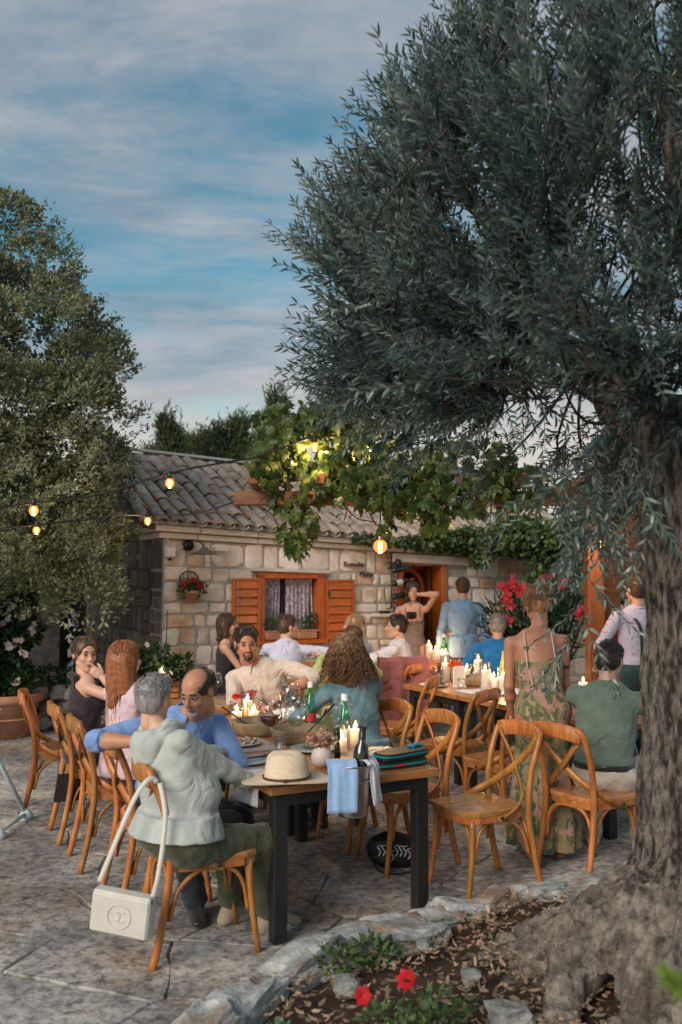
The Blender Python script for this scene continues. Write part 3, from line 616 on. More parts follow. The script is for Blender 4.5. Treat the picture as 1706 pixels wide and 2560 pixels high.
        if hair in('short','crop','balding'):
            def pth(d,g_,seg):
                p=np.array(d)*[.086,.104,.092]+[0,-.018,.042]; dd=unit(np.array(d)+[0,.5,-.25]+g_.normal(size=3)*.2); Lc=.013 if hair=='short' else .008
                return [hd(p+dd*Lc*x) for x in (0,.5,1)]
            def sc2(g_):
                while True:
                    d=unit(g_.normal(size=3))
                    if d[2]<-.1 or d[1]>.75: continue
                    if d[2]<.15 and d[1]>0: continue
                    if hair=='balding' and d[2]>.25: continue
                    return d
            hm_.append(strands(420,sc2,pth,r=.0024*s,seg=3,seed=seed+3))
        ob('hair',join_np('hair',hm_),hm,root)
    if face_detail or True:
        e=MB(); 
        dk=HAIRM.get(hc) 
        for q in(-1,1):
            eb=MB(); eb.tube([hd((q*.014,.089,.033)),hd((q*.030,.090,.039)),hd((q*.047,.078,.033))],[.003*s,.0042*s,.002*s],6); 
            if face_detail: eb.obj('eyebrow',HAIRM['hair_dark'],root,True)
            if face_detail:
                ee=ob('eye',sdf_mesh('eye',[ell(hd((q*.031,.0795,.011)),np.array((.0145,.009,.0065))*s,HM)],.0022,k=.001),K['eyew'],root)
                ob('iris',sdf_mesh('iris',[ell(hd((q*.031,.0845,.011)),np.array((.0072,.006,.0066))*s,HM)],.0018,k=.001),K['eye'],ee)
                ln=MB(); ln.tube([hd((q*.015,.088,.012)),hd((q*.03,.0925,.0195)),hd((q*.047,.080,.013))],[.0015,.0024,.0015],5); ln.obj('eyelid_line',K['eye'],root,True)
        if face_detail: ob('lips',sdf_mesh('lips',[hc_((-.020,.083,-.0545),.0045,(0,.0945,-.0525),.0065,.004),hc_((.020,.083,-.0545),.0045,(0,.0945,-.0525),.0065,.004),hc_((-.010,.088,-.062),.006,(.010,.088,-.062),.006,.004)],.003,k=.004),K['lip'] if f else K['lipm'],root)
    if beard:
        bp=[hc_((-.020,.0865,-.040),.0055,(.020,.0865,-.040),.0055,.004),hc_((-.028,.076,-.048),.0075,(-.022,.070,-.085),.0085,.008),hc_((.028,.076,-.048),.0075,(.022,.070,-.085),.0085,.008),hc_((-.016,.078,-.088),.0115,(.016,.078,-.088),.0115,.01),hc_((0,.08,-.083),.009,(0,.078,-.10),.010,.01),
            ell(hd((0,.1,-.058)),np.array((.014,.02,.0045))*s,HM,k=.003,sub=True)]
        ob('beard',sdf_mesh('beard',bp,.0045,k=.008,fold=.0012,ff=120),HAIRM[beard],root)
    if extra: extra(root,dict(P=P,N=N,Cc=Cc,up=up,fw=fw,sx=sx,Sh=Sh,El=El,Wr=Wr,An=An,Kn=Kn,hd=hd,HM=HM,s=s,lr=lr,ar=ar,w2l=w2l))
    return root
for n_,c_,d_ in (('hair_brown',(.045,.022,.012),(.11,.06,.035)),('hair_dark',(.012,.008,.007),(.04,.026,.02)),('hair_red',(.20,.06,.018),(.36,.13,.05)),('hair_grey',(.10,.095,.095),(.42,.41,.41)),
                 ('hair_blonde',(.30,.17,.08),(.55,.38,.22)),('hair_curly_brown',(.040,.016,.008),(.26,.13,.06)),('hair_honey',(.28,.13,.05),(.55,.32,.16))): hairmat(n_,c_,d_)
# ---------------- ground, paving ----------------
struct(ob('ground',MB().box((0,60,-.0605),(400,400,.10)).mesh(),K['joint']))
gp=MB(); gp.box((0,11.5,-.0095),(16,9,.015)); pv2=struct(gp.obj('patio',K['patio']))
def clip_poly(poly,px,py,nx,ny):
    out=[]
    for i in range(len(poly)):
        a=poly[i]; b=poly[(i+1)%len(poly)]; da=(a[0]-px)*nx+(a[1]-py)*ny; db=(b[0]-px)*nx+(b[1]-py)*ny
        if da<=0: out.append(a)
        if (da<0)!=(db<0): t=da/(da-db); out.append((a[0]+t*(b[0]-a[0]),a[1]+t*(b[1]-a[1])))
    return out
def flagstones():
    g=random.Random(5); pts=[]
    for i in range(13):
        for j in range(13):
            pts.append((-4.1+i*.72+g.uniform(-.27,.27)+(.3 if j%2 else 0),2.5+j*.46+g.uniform(-.17,.17)))
    for (x,y) in pts:
        if x<-3.9 or x>3.6: continue
        poly=[(x-1,y-1),(x+1,y-1),(x+1,y+1),(x-1,y+1)]
        for (u,v) in pts:
            if (u,v)==(x,y) or abs(u-x)>1.6 or abs(v-y)>1.6: continue
            L=math.hypot(u-x,v-y); nx,ny=(u-x)/L,(v-y)/L; gap=.0045
            poly=clip_poly(poly,(u+x)/2-nx*gap,(v+y)/2-ny*gap,nx,ny)
            if len(poly)<3: break
        if len(poly)<3: continue
        # roughen outline
        o=[]
        for i in range(len(poly)):
            a=poly[i]; b=poly[(i+1)%len(poly)]; L=math.hypot(b[0]-a[0],b[1]-a[1])
            if L<.03: continue
            o.append(a); k=max(1,int(L/.12))
            for q in range(1,k): t=q/k; o.append((a[0]+(b[0]-a[0])*t+g.uniform(-.016,.016),a[1]+(b[1]-a[1])*t+g.uniform(-.016,.016)))
        if len(o)<3: continue
        m=MB(); m.prism(o,-.03,g.uniform(-.004,.004),bev=.006); m.obj('paving_stone',K['patio'],paving)
paving=thing('paving','',''); 
for k_ in ('label','category'): del paving[k_]
struct(paving); flagstones()

# ---------------- house ----------------
house=thing('stone_house','low cream stone tavern with clay tile roof, orange shutters and open door','house',(-1.93,10,0),R(28))
def warpz(x,z): return z-.045*x*min(max((z-.8)/1.45,0),1.15)
class HB(MB):
    def mesh(s,name='m',smooth=False):
        s.v=[(x,y,warpz(x,z)) for x,y,z in s.v]; return MB.mesh(s,name,smooth)
EV=2.13
def wallbox(m,x0,x1,z0,z1,y0=.0,y1=.45): 
    n=max(1,int((x1-x0)/.8))
    for i in range(n): a=x0+(x1-x0)*i/n; b=x0+(x1-x0)*(i+1)/n; m.box(((a+b)/2,(y0+y1)/2,(z0+z1)/2),(b-a,y1-y0,z1-z0))
fw_=HB(); wallbox(fw_,0,1.16,-.05,EV); wallbox(fw_,1.93,2.97,-.05,EV); wallbox(fw_,3.68,6.6,-.05,EV); wallbox(fw_,1.16,1.93,-.05,.98); wallbox(fw_,1.16,1.93,1.78,EV); wallbox(fw_,2.97,3.68,2.0,EV)
front=fw_.obj('front_wall',K['mortar'],house)
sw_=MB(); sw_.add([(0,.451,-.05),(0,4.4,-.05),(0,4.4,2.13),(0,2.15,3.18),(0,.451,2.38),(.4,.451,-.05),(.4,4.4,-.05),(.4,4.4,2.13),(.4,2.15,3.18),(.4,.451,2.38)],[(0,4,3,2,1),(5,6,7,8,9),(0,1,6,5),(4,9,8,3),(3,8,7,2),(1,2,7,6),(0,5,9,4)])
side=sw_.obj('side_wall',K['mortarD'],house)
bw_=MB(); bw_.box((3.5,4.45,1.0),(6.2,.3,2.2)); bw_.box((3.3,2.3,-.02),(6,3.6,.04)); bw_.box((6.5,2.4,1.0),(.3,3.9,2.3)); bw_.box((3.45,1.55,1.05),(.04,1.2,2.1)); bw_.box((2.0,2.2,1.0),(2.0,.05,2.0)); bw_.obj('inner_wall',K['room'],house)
def stone(m,x0,x1,z0,z1,g,d=.013,plane='f'):
    w=x1-x0; h=z1-z0; j=min(w,h)*.07; c=min(w,h)*.16
    pts=[(x0+c,z0),(x1-c,z0),(x1,z0+c),(x1,z1-c),(x1-c,z1),(x0+c,z1),(x0,z1-c),(x0,z0+c)]
    pts=[(a+g.uniform(-j,j),b+g.uniform(-j,j)) for a,b in pts]; cx=(x0+x1)/2; cz=(z0+z1)/2; ins=min(.018/max(w,.05),.25)
    inn=[(a+(cx-a)*2*ins,b+(cz-b)*2*ins) for a,b in pts]; dd=d+g.uniform(-.006,.008)
    ringA=[(a,.012,b) for a,b in pts]; ringB=[(a,-dd*.65,b) for a,b in pts]; ringC=[(a,-dd-g.uniform(0,.004),b) for a,b in inn]; V=ringA+ringB+ringC+[(cx,-dd-.007,cz)]
    F=[]
    for r in(0,1):
        for i in range(8): a=r*8+i; b=r*8+(i+1)%8; F.append((a,b,b+8,a+8))
    for i in range(8): F.append((16+i,16+(i+1)%8,24))
    if plane=='s': V=[(y,-x,z) for x,y,z in V]   # x runs along -depth
    m.add(V,F)
def overlap(x0,x1,z0,z1,rects):
    for a,b,c,d in rects:
        if x0<b-.005 and x1>a+.005 and z0<d-.005 and z1>c+.005: return True
    return False
def lay(xa,xb,za,zb,rects,g,hs,ws,emit):
    z=za
    while z<zb-.05:
        h=g.uniform(*hs); 
        if z+h>zb-.08: h=zb-z
        cuts=sorted({xa,xb}|{v for r in rects if r[2]<z+h-.02 and r[3]>z+.02 for v in r[:2] if xa<v<xb})
        for s0,s1 in zip(cuts[:-1],cuts[1:]):
            if overlap(s0+.01,s1-.01,z+h*.3,z+h*.7,rects): continue
            x=s0
            while x<s1-.03:
                w=g.uniform(*ws)*g.choice([.55,1,1,1.3]); 
                if x+w>s1-.1: w=s1-x
                zz0,zz1=z,z+h
                for r in rects:
                    if x<r[1]-.01 and x+w>r[0]+.01:
                        if r[2]<zz1 and r[3]>zz0:
                            if zz0<r[2]: zz1=min(zz1,r[2])
                            elif zz1>r[3]: zz0=max(zz0,r[3])
                if zz1-zz0>.05 and w>.05:
                    gp_=.0125
                    if w>.2 and zz1-zz0>.2 and g.random()<.2:
                        mm=zz0+(zz1-zz0)*g.uniform(.4,.6); emit(x+gp_,x+w-gp_,zz0+gp_,mm-gp_*.8); emit(x+gp_,x+w-gp_,mm+gp_*.8,zz1-gp_)
                    else: emit(x+gp_,x+w-gp_,zz0+gp_,zz1-gp_)
                x+=w
        z+=h
g_=random.Random(21)
rects=[(1.05,2.0,.96,1.83),(2.93,3.72,-1,2.0),(2.86,4.02,1.985,2.135)]
def emF(x0,x1,z0,z1):
    m=HB(); stone(m,x0,x1,z0,z1,g_); pr=.2 if x0<4 else .5
    m.obj('stone',K['stoneO'] if g_.random()<pr else K['stoneW'],front)
lay(0,6.4,.0,EV,rects,g_,(.12,.28),(.13,.36),emF)
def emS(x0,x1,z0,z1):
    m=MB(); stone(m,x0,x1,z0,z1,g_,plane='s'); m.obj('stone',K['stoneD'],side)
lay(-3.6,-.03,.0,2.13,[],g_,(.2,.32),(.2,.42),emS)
# cornice
for row,(z0,z1,pr) in enumerate(((2.135,2.20,.07),(2.205,2.275,.13))):
    x=-pr; 
    while x<6.4:
        w=g_.uniform(.42,.75); m=HB(); m.box((x+w/2,.12-pr/2-.0,(z0+z1)/2),(w-.008,.24+pr,z1-z0-.004),bev=.006); m.obj('cornice_stone',K['cornice'],house); x+=w
    x=.26
    while x<1.6 : 
        w=.5; m=MB(); m.box((.14-pr/2,x+.25,(z0+z1)/2),(.26+pr,w-.008,z1-z0-.004),bev=.006); m.obj('cornice_stone',K['cornice'],house) if x<.4 else None; x+=w
gu=HB(); gu.box((3.15,-.09,2.293),(6.8,.16,.028)); gu.obj('eaves_flashing',mat('grey_metal',(.25,.27,.29),.5,metal=.3),house)
# roof
SL=math.atan2(3.30-2.31,2.15); ca,sa=math.cos(SL),math.sin(SL)
rf=HB()
for i in range(9): a=-.28+i*.77; rf.add([(a,-.12,2.29),(a+.77,-.12,2.29),(a+.77,2.15,3.27),(a,2.15,3.27),(a,-.12,2.22),(a+.77,-.12,2.22),(a+.77,2.15,3.20),(a,2.15,3.20)],[(0,1,2,3),(7,6,5,4),(4,5,1,0),(7,3,2,6),(0,3,7,4),(1,5,6,2)])
rf.add([(-.28,2.15,3.27),(6.65,2.15,3.27),(6.65,4.7,2.2),(-.28,4.7,2.2)],[(0,1,2,3)])
roof=rf.obj('roof',K['mortarD'],house)
def tile_mesh(g):
    m=MB(); n=7; Lt=.40; rings=[]
    for i,(t,r) in enumerate(((0,.079),(.5,.072),(1,.064))):
        y=t*Lt; ring=[]
        for j in range(n): a=PI*j/(n-1); ring.append((r*math.cos(a)*(1+g.uniform(-.04,.04)),y,r*.72*math.sin(a)+.012))
        for j in reversed(range(n)): a=PI*j/(n-1); ring.append(((r-.014)*math.cos(a),y,(r-.014)*.72*math.sin(a)+.010))
        rings+=ring
    k=2*n; F=[]
    for i in range(2):
        for j in range(k): a=i*k+j; b=i*k+(j+1)%k; F.append((a,b,b+k,a+k))
    for j in range(n-1): F.append((j+1,j,k-1-j,k-2-j)); F.append((2*k+j,2*k+j+1,2*k+k-2-j,2*k+k-1-j))
    m.add(rings,F); me=m.mesh('tile',True); me.materials.append(K['tile']); return me
tms=[tile_mesh(g_) for _ in range(6)]
cols=41
for c in range(cols):
    x=-.22+c*.165
    for r in range(7):
        s=-.05+r*.335+g_.uniform(-.018,.018); y=-.12+s*ca; z=2.30+s*sa
        o=ob('roof_tile',g_.choice(tms),None,roof,(x+g_.uniform(-.012,.012),y,warpz(x,z)+.008+g_.uniform(-.004,.006)),(SL+R(g_.uniform(-2,3)-1),R(g_.uniform(-4,4)),R(g_.uniform(-3.5,3.5))))
ch=[]; 
for c in range(cols):
    m=HB(); x=-.137+c*.165
    for r in range(8):
        s=-.08+r*.292; sec=[(.07*math.cos(PI+PI*j/4),.05*math.sin(PI+PI*j/4)+.045) for j in range(5)]
        a=[(x+u,-.12+s*ca-v*sa,2.296+s*sa+v*ca+.012) for u,v in sec]; b=[(x+u*.88,-.12+(s+.33)*ca-v*sa,2.296+(s+.33)*sa+v*ca-.0) for u,v in sec]
        m.add(a+b,[(j,j+1,j+6,j+5) for j in range(4)])
    ch.append(m.mesh('channel'))
stuff(ob('channel_tiles',join_np('channel_tiles',ch,True),K['tile'],roof))
for c in range(17):
    m=HB(); x=-.25+c*.41; pts=[(.10*math.cos(PI*j/6),.085*math.sin(PI*j/6)) for j in range(7)]
    m.add([(x,2.15+u,3.27+v) for u,v in pts]+[(x+.43,2.15+u*.88,3.265+v*.88) for u,v in pts],[(j,j+1,j+8,j+7) for j in range(6)]); m.obj('ridge_tile',K['tile'],roof,True)
m=HB(); 
for i in range(8): m.box((-.2+.8*i+.35,2.12,3.385),(.78,.10,.03))
m.obj('ridge_strip',mat('pale_metal',(.55,.56,.56),.5),house)
# window
win=MB(); 
for c,d in (((1.135,.03,1.37),(.09,.16,.80)),((1.905,.03,1.36),(.09,.16,.80)),((1.52,.03,1.775),(.86,.16,.07)),((1.52,.0,.975),(.88,.22,.05))): win.box((c[0],c[1],warpz(c[0],c[2])),d,bev=.006)
wf=win.obj('window',K['orangeV'],house)
m=MB(); m.box((1.52,.16,1.33),(.69,.006,.72)); m.obj('pane',glassmat('window_glass',(.8,.82,.85),a=.4),wf)
m=MB(); m.box((1.215,.10,1.34),(.035,.04,.70)); m.box((1.83,.10,1.34),(.035,.04,.70)); m.obj('sash',mat('dark_green_paint',(.03,.05,.04),.5),wf)
m=HB(); m.box((1.5,-.03,1.835),(1.02,.12,.045),bev=.006); m.obj('lintel',K['cornice'],house)
def sheet(nx,nz,f): 
    V=[f(i/(nx-1),j/(nz-1)) for j in range(nz) for i in range(nx)]; F=[(j*nx+i,j*nx+i+1,(j+1)*nx+i+1,(j+1)*nx+i) for j in range(nz-1) for i in range(nx-1)]; m=MB(); m.add(V,F); return m
lace=mat('lace_curtain',(.80,.75,.86),.9,(.42,.38,.50),scale=26,contrast=(.46,.54),transl=.3)
for a,b in ((1.2,1.42),(1.50,1.84)):
    sheet(48,10,lambda u,v,a=a,b=b:(a+(b-a)*u*(1-.08*v*(1 if a<1.4 else -1)),.085+.018*math.sin(u*(b-a)*130+v)+.008*math.sin(u*60+v*3),1.70-v*.68)).obj('curtain',lace,house,True)
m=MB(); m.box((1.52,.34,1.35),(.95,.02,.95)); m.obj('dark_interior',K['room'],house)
# shutters
for sx0,sx1,tilt in ((.775,1.12,-10),(1.955,2.335,8)):
    sh=MB(); w=sx1-sx0; xc=(sx0+sx1)/2; zc=warpz(xc,1.35)-.0; hh=.735
    for c,d in (((xc-w/2+.018,-.055,zc),(.036,.034,hh)),((xc+w/2-.018,-.055,zc),(.036,.034,hh)),((xc,-.055,zc+hh/2-.014),(w-.074,.032,.026)),((xc,-.055,zc-hh/2+.014),(w-.074,.032,.026))): sh.box(c,d,bev=.003)
    so=sh.obj('shutter',K['orangeV'],house); n=7; sh_h=(hh-.06)/n
    sm=MB(); sm.box((0,0,0),(w-.076,.022,sh_h-.010),bev=.006); me=sm.mesh('slat'); me.materials.append(K['orange'])
    for i in range(n): ob('slat',me,None,so,(xc,-.058,zc-hh/2+.03+sh_h*(i+.5)),(R(-7),0,0))
    m=MB(); m.tube([(xc-w/2+.06,-.085,zc+.33),(xc-w/2+.06,-.085,zc-.3)],.006) if sx0<1 else m.box((xc-w/2+.03,-.078,zc+.2),(.02,.01,.06)); m.obj('shutter_bolt',K['iron'] if sx0>1 else K['chrome'],so)
# sill pots with plants
def pot_prism(x0,x1,z0,z1,y0,y1):
    m=MB(); m.box(((x0+x1)/2,(y0+y1)/2,(z0+z1)/2),(x1-x0,y1-y0,z1-z0),bev=.01); m.box(((x0+x1)/2,(y0+y1)/2,z1-.006),(x1-x0+.02,y1-y0+.02,.02),bev=.004); return m
# door
m=MB()
for c,d in (((3.01,.06,.97),(.07,.2,1.94)),((3.64,.06,.95),(.08,.22,1.9)),((3.32,.06,1.88),(.56,.2,.07))): m.box(c,d,bev=.006)
m.obj('door_frame',K['orangeV'],house)
m=MB(); m.box((3.60,.52,.93),(.05,.62,1.78),rz=R(0),bev=.006); dl=m.obj('door',K['postw'],house)
for z_ in (.5,1.35): mm=MB(); mm.box((3.568,.52,z_),(.02,.42,.62),bev=.01); mm.obj('door_panel',K['postw'],dl)
m=MB(); m.tube(spline([(3.08,.30,1.45),(3.12,.30,1.68),(3.32,.30,1.80),(3.5,.30,1.68),(3.54,.30,1.45)],5),.035,6); m.box((3.3,.3,1.84),(.5,.04,.08)); m.obj('warm_light_arch',K['orangeV'],house,True)  # orange arch and header added to stand for warm light inside the doorway
m=HB(); m.box((3.44,-.02,2.06),(1.15,.14,.125),bev=.012); m.obj('door_beam',K['cornice'],house)
# lettering
fc=bpy.data.curves.new('lettering','FONT')
def word(txt,x,z,size,m_):
    fc=bpy.data.curves.new('w','FONT'); fc.body=txt; fc.size=size; fc.extrude=.008; fc.bevel_depth=.0008; fc.offset=-.0005; fc.space_character=1.0
    to=bpy.data.objects.new('w',fc); C.objects.link(to); dg=bpy.context.evaluated_depsgraph_get(); me=bpy.data.meshes.new_from_object(to.evaluated_get(dg)); bpy.data.objects.remove(to)
    me.materials.clear(); return ob('lettering',me,m_,house,(x,-.045,z),(R(90),0,0))
word('Konoba',2.20,1.835,.088,K['iron']); word('Maha',2.415,1.715,.088,K['iron'])
# ---- things on the wall (own top-level things, placed in world) ----
HM_=Matrix.Translation((-1.93,10,0))@Matrix.Rotation(R(28),4,'Z')
def hw(x,y,z): v=HM_@Vector((x,y,z)); return (v.x,v.y,v.z)
def wthing(n,l,c,x,y,z,g=None): return thing(n,l,c,hw(x,y,z),R(28),g)
t=wthing('junction_box','white plastic cable box high on the house corner','junction box',.06,-.03,1.985)
m=MB(); m.box((0,-.02,0),(.13,.07,.12),bev=.02); m.obj('casing',K['white'],t); m=MB(); m.box((0,-.06,0),(.10,.012,.09),bev=.005); m.obj('cover',K['white'],t); m=MB(); m.tube([(0,-.02,-.06),(0,-.02,-.09)],.02,8); m.obj('cable_gland',K['black'],t)
m=MB(); m.tube(spline([(.06,-.03,.02),(.12,-.03,.05),(.17,-.03,.09)],4),.007,6); m.tube(spline([(0,-.02,.05),(-.03,-.02,.14),(-.04,0,.18)],4),.005,6); m.obj('cable',K['white'],t,True)
t=wthing('wall_lamp','unlit brown enamel gooseneck wall lamp above the flower basket','lamp',.26,-.03,2.06)
m=MB(); m.tube([(0,0,0),(0,-.05,0)],.06,16); m.obj('wall_mount',K['black'],t,True); m=MB(); m.tube(spline([(0,-.05,0),(.02,-.12,.05),(.08,-.2,.03),(.12,-.22,-.04)],5),.009,8); m.obj('arm',K['iron'],t,True)
m=MB(); m.lathe([(.16,-.10),(.10,-.072),(.05,-.05),(.03,-.02),(.0,-.015)],24,(.12,-.22,0)); m.lathe([(.158,-.102),(.10,-.076),(.05,-.056),(.0,-.05)],24,(.12,-.22,0)); m.obj('lamp_shade',mat('brown_enamel',(.14,.11,.085),.4),t,True)
t=wthing('stone_bracket','small white stone block jutting out under the cornice','stone block',.63,-.03,2.02); m=MB(); m.box((0,-.05,0),(.16,.14,.05),bev=.01); m.obj('block',K['cornice'],t); m=MB(); m.box((0,-.02,-.04),(.10,.06,.03),bev=.005); m.obj('support',K['cornice'],t)
def leafarr(name,P,D,N,L,Wd,droop=.15,mat_=None,kind='lens'):
    P,D,N=map(lambda a:np.asarray(a,float),(P,D,N)); n=len(P); L=np.asarray(L,float).reshape(-1,1); Wd=np.asarray(Wd,float).reshape(-1,1)
    D/=np.maximum(np.linalg.norm(D,axis=1,keepdims=True),1e-9); X=np.cross(D,N); X/=np.maximum(np.linalg.norm(X,axis=1,keepdims=True),1e-9); N=np.cross(X,D)
    if kind=='lens':
        pts=[(0,0,0),(.3,-.5,.05),(.3,.5,.05),(.65,-.42,.02),(.65,.42,.02),(1,0,-droop)]
        V=np.stack([P+D*L*a+X*Wd*b+N*L*c for a,b,c in pts],1).reshape(-1,3); o=(np.arange(n)*6)[:,None]
        F=[np.concatenate([o+[1,3,4,2]],0),np.concatenate([o+[0,1,2],o+[3,5,4]],0)]
    else:
        pts=[(0,0,0),(.5,-.5,.06),(1,0,-droop),(.5,.5,.06)]
        V=np.stack([P+D*L*a+X*Wd*b+N*L*c for a,b,c in pts],1).reshape(-1,3); o=(np.arange(n)*4)[:,None]; F=[o+[0,1,2],o+[0,2,3]]; F=[np.concatenate(F)]
    me=npmesh(name,V,F,False); 
    if mat_: me.materials.append(mat_)
    return me
def rdir(n,g=rng): d=g.normal(size=(n,3)); return d/np.linalg.norm(d,axis=1,keepdims=True)
def blob_leaves(name,cs,rs,n,L,Wd,mt,shell=.55,upb=.3,kind='lens',g=rng,flat=None,droop=.15):
    """leaves filling ellipsoid clumps; cs (k,3), rs (k,3)"""
    cs=np.asarray(cs,float); rs=np.asarray(rs,float); k=len(cs); w=rs.prod(1)**(2/3); idx=g.choice(k,n,p=w/w.sum()); d=rdir(n,g); rr=(shell+(1-shell)*g.random(n))[:,None]
    P=cs[idx]+d*rs[idx]*rr; D=d+g.normal(size=(n,3))*.7; D[:,2]+=upb; N=g.normal(size=(n,3)); N[:,2]+=1
    return leafarr(name,P,D,N,L*g.uniform(.6,1.25,n),Wd*g.uniform(.7,1.2,n),droop,mt,kind)
# hanging geranium
t=wthing('hanging_basket','wire basket with red geranium in a terracotta pot on the wall','flower basket',.28,-.04,1.52)
m=MB(); 
for k in range(6): a=-.10+.04*k; m.tube([(a,0,-.06),(a,0,.20+.06*math.cos(a*14))],.004,5)
for k in range(6): z_=-.04+.045*k; m.tube([(-.11,-.004,z_),(.11,-.004,z_)],.003,5)
m.tube([(.11*math.cos(PI*k/10),0,.16+.10*math.sin(PI*k/10)) for k in range(11)],.006,6)
m.tube([(.10*math.cos(PI+PI*k/10),.10*math.sin(PI+PI*k/10),-.03) for k in range(11)],.005,6); m.tube([(.09*math.cos(PI+PI*k/10),.09*math.sin(PI+PI*k/10),.03) for k in range(11)],.004,6); m.obj('wire_frame',K['iron'],t,True)
m=MB(); m.lathe([(.0,-.08),(.055,-.08),(.075,.02),(.085,.02),(.085,.05),(.07,.05)],16,(0,-.09,0)); m.obj('flower_pot',K['terra'],t,True)
ob('foliage',blob_leaves('f',[(0,-.10,.09),(-.05,-.1,.07),(.06,-.1,.08)],[(.11,.08,.07)]*3,260,.045,.04,K['ivyleaf']),None,t)
ob('flowers',blob_leaves('f',[(-.05,-.13,.14),(.05,-.14,.12),(.0,-.14,.16),(.09,-.12,.1),(-.1,-.12,.1)],[(.03,.02,.025)]*5,110,.03,.03,K['redpetal']),None,t)
for x_,l_ in ((1.30,'herb plant in an orange trough at the left of the window sill'),(1.70,'bushy green herb in an orange trough at the right of the window sill')):
    t=wthing('sill_planter',l_,'planter',x_,-.05,1.0,'troughs on the window sill'); m=MB(); m.box((0,0,.05),(.24,.12,.10),bev=.01); m.box((0,0,.095),(.26,.14,.016),bev=.004); m.obj('trough',K['terra'],t)
    ob('foliage',blob_leaves('f',[(0,0,.17),(-.06,0,.15),(.07,0,.2)],[(.09,.07,.10)]*3,240,.035,.022,K['ivyleaf']),None,t)
# wine bottle rack beside the door
t=wthing('bottle_rack','wrought iron bracket with scrolls beside the door holding bottles','bottle rack',2.86,-.05,1.7)
m=MB(); m.tube([(0,0,.30),(0,0,-.38)],.008,6)
for s_ in(-1,1):
    for z0 in(.28,.15,-.34): m.tube([(s_*.05+.04*math.cos(a)*s_,-.01,z0+.04*math.sin(a)) for a in [k*.55 for k in range(11)]],.006,6)
for z0 in(.06,-.10,-.26): m.tube([(0,0,z0),(0,-.16,z0)],.006,6); m.tube([(.05*math.cos(k*.63),-.1,z0+.05*math.sin(k*.63)) for k in range(11)],.005,6)
m.obj('bracket',K['iron'],t,True); m=MB(); m.lathe([(.0,.14),(.04,.13),(.045,.06),(.03,.05)],10,(.06,-.05,.09)); m.obj('lantern',K['iron'],t,True)
BOT=[(.0,0),(.037,0),(.038,.02),(.038,.185),(.033,.215),(.016,.245),(.0145,.30),(.0165,.302),(.0165,.315),(.0,.315)]
def bottle(l,loc,rot=(0,0,0),glass=None,label=None,cap_=None,g=None,sc=1,name='wine_bottle'):
    t=thing(name,l,'bottle',loc,0,g); t.rotation_euler=rot; t.scale=(sc,)*3
    m=MB(); m.lathe(BOT,18); m.obj('glass',glass or K['dark_glass'],t,True)
    if label is not None: m=MB(); m.lathe([(.0387,.05),(.0387,.135)],18); m.obj('label',label,t,True)
    if cap_ is not None: m=MB(); m.lathe([(.0175,.255),(.0175,.318),(.0,.319)],14); m.obj('cap',cap_,t,True)
    return t
lab_w=mat('paper_label',(.62,.60,.58),.8,(.5,.48,.46),scale=40); lab_r=mat('red_label',(.45,.03,.03),.6); capb=mat('black_foil',(.02,.02,.022),.35); capr=mat('red_foil',(.4,.03,.03),.4)
for z0,l_,lb,cp in ((.06,'dark wine bottle on the top arm of the wall rack',None,capb),(-.10,'wine bottle with white label on the middle arm of the rack',lab_w,capr),(-.26,'dark wine bottle on the bottom arm of the wall rack',None,capb)):
    v=hw(2.80,-.17,1.7+z0+.02); bottle(l_,v,(0,R(78),R(28)),None,lb,cp,'bottles on the wall rack')
t=wthing('stone_shelf','small stone shelf with dark ashtray on the wall below the rack','shelf',2.75,-.02,1.25); m=MB(); m.box((0,-.08,0),(.34,.18,.04),bev=.008); m.obj('slab',K['cornice'],t); m=MB(); m.lathe([(0,0),(.06,0),(.075,.03),(.06,.03),(.05,.01),(0,.01)],14,(-.02,-.08,.02)); m.obj('ashtray',K['black'],t,True)

# ---------------- pergola ----------------
pg=thing('pergola','brown timber pergola over the terrace carrying creeper','pergola',(0,0,0))
for nme,c,d in (('beam',(.72,8.25,2.43),(3.36,.12,.13)),('beam',(.9,9.6,2.52),(3.2,.10,.11))): m=MB(); m.box((0,0,0),d,bev=.008); m.obj(nme,K['beam'],pg,loc=c)
me=None
for i in range(6):
    m=MB(); m.box((0,0,0),(2.2,.07,.10),bev=.006); m.obj('rafter',K['beam'],pg,loc=(-.75+i*.58,8.85,2.56),rot=(0,0,R(90)))
m=MB(); m.box((0,0,0),(.15,.15,2.5),bev=.01); m.obj('post',K['postw'],pg,loc=(2.25,8.2,1.2)); 
m=MB(); m.box((0,0,0),(.17,.10,2.5),bev=.01); m.obj('post',K['beam'],pg,loc=(2.46,8.45,1.2))
m=MB(); m.box((0,0,0),(1.3,.07,.09),bev=.006); m.obj('rail',K['postw'],pg,loc=(2.98,8.15,1.30)); m=MB(); m.box((0,0,0),(1.3,.05,1.0),bev=.006); m.obj('panel',K['beam'],pg,loc=(3.2,9.2,2.0))
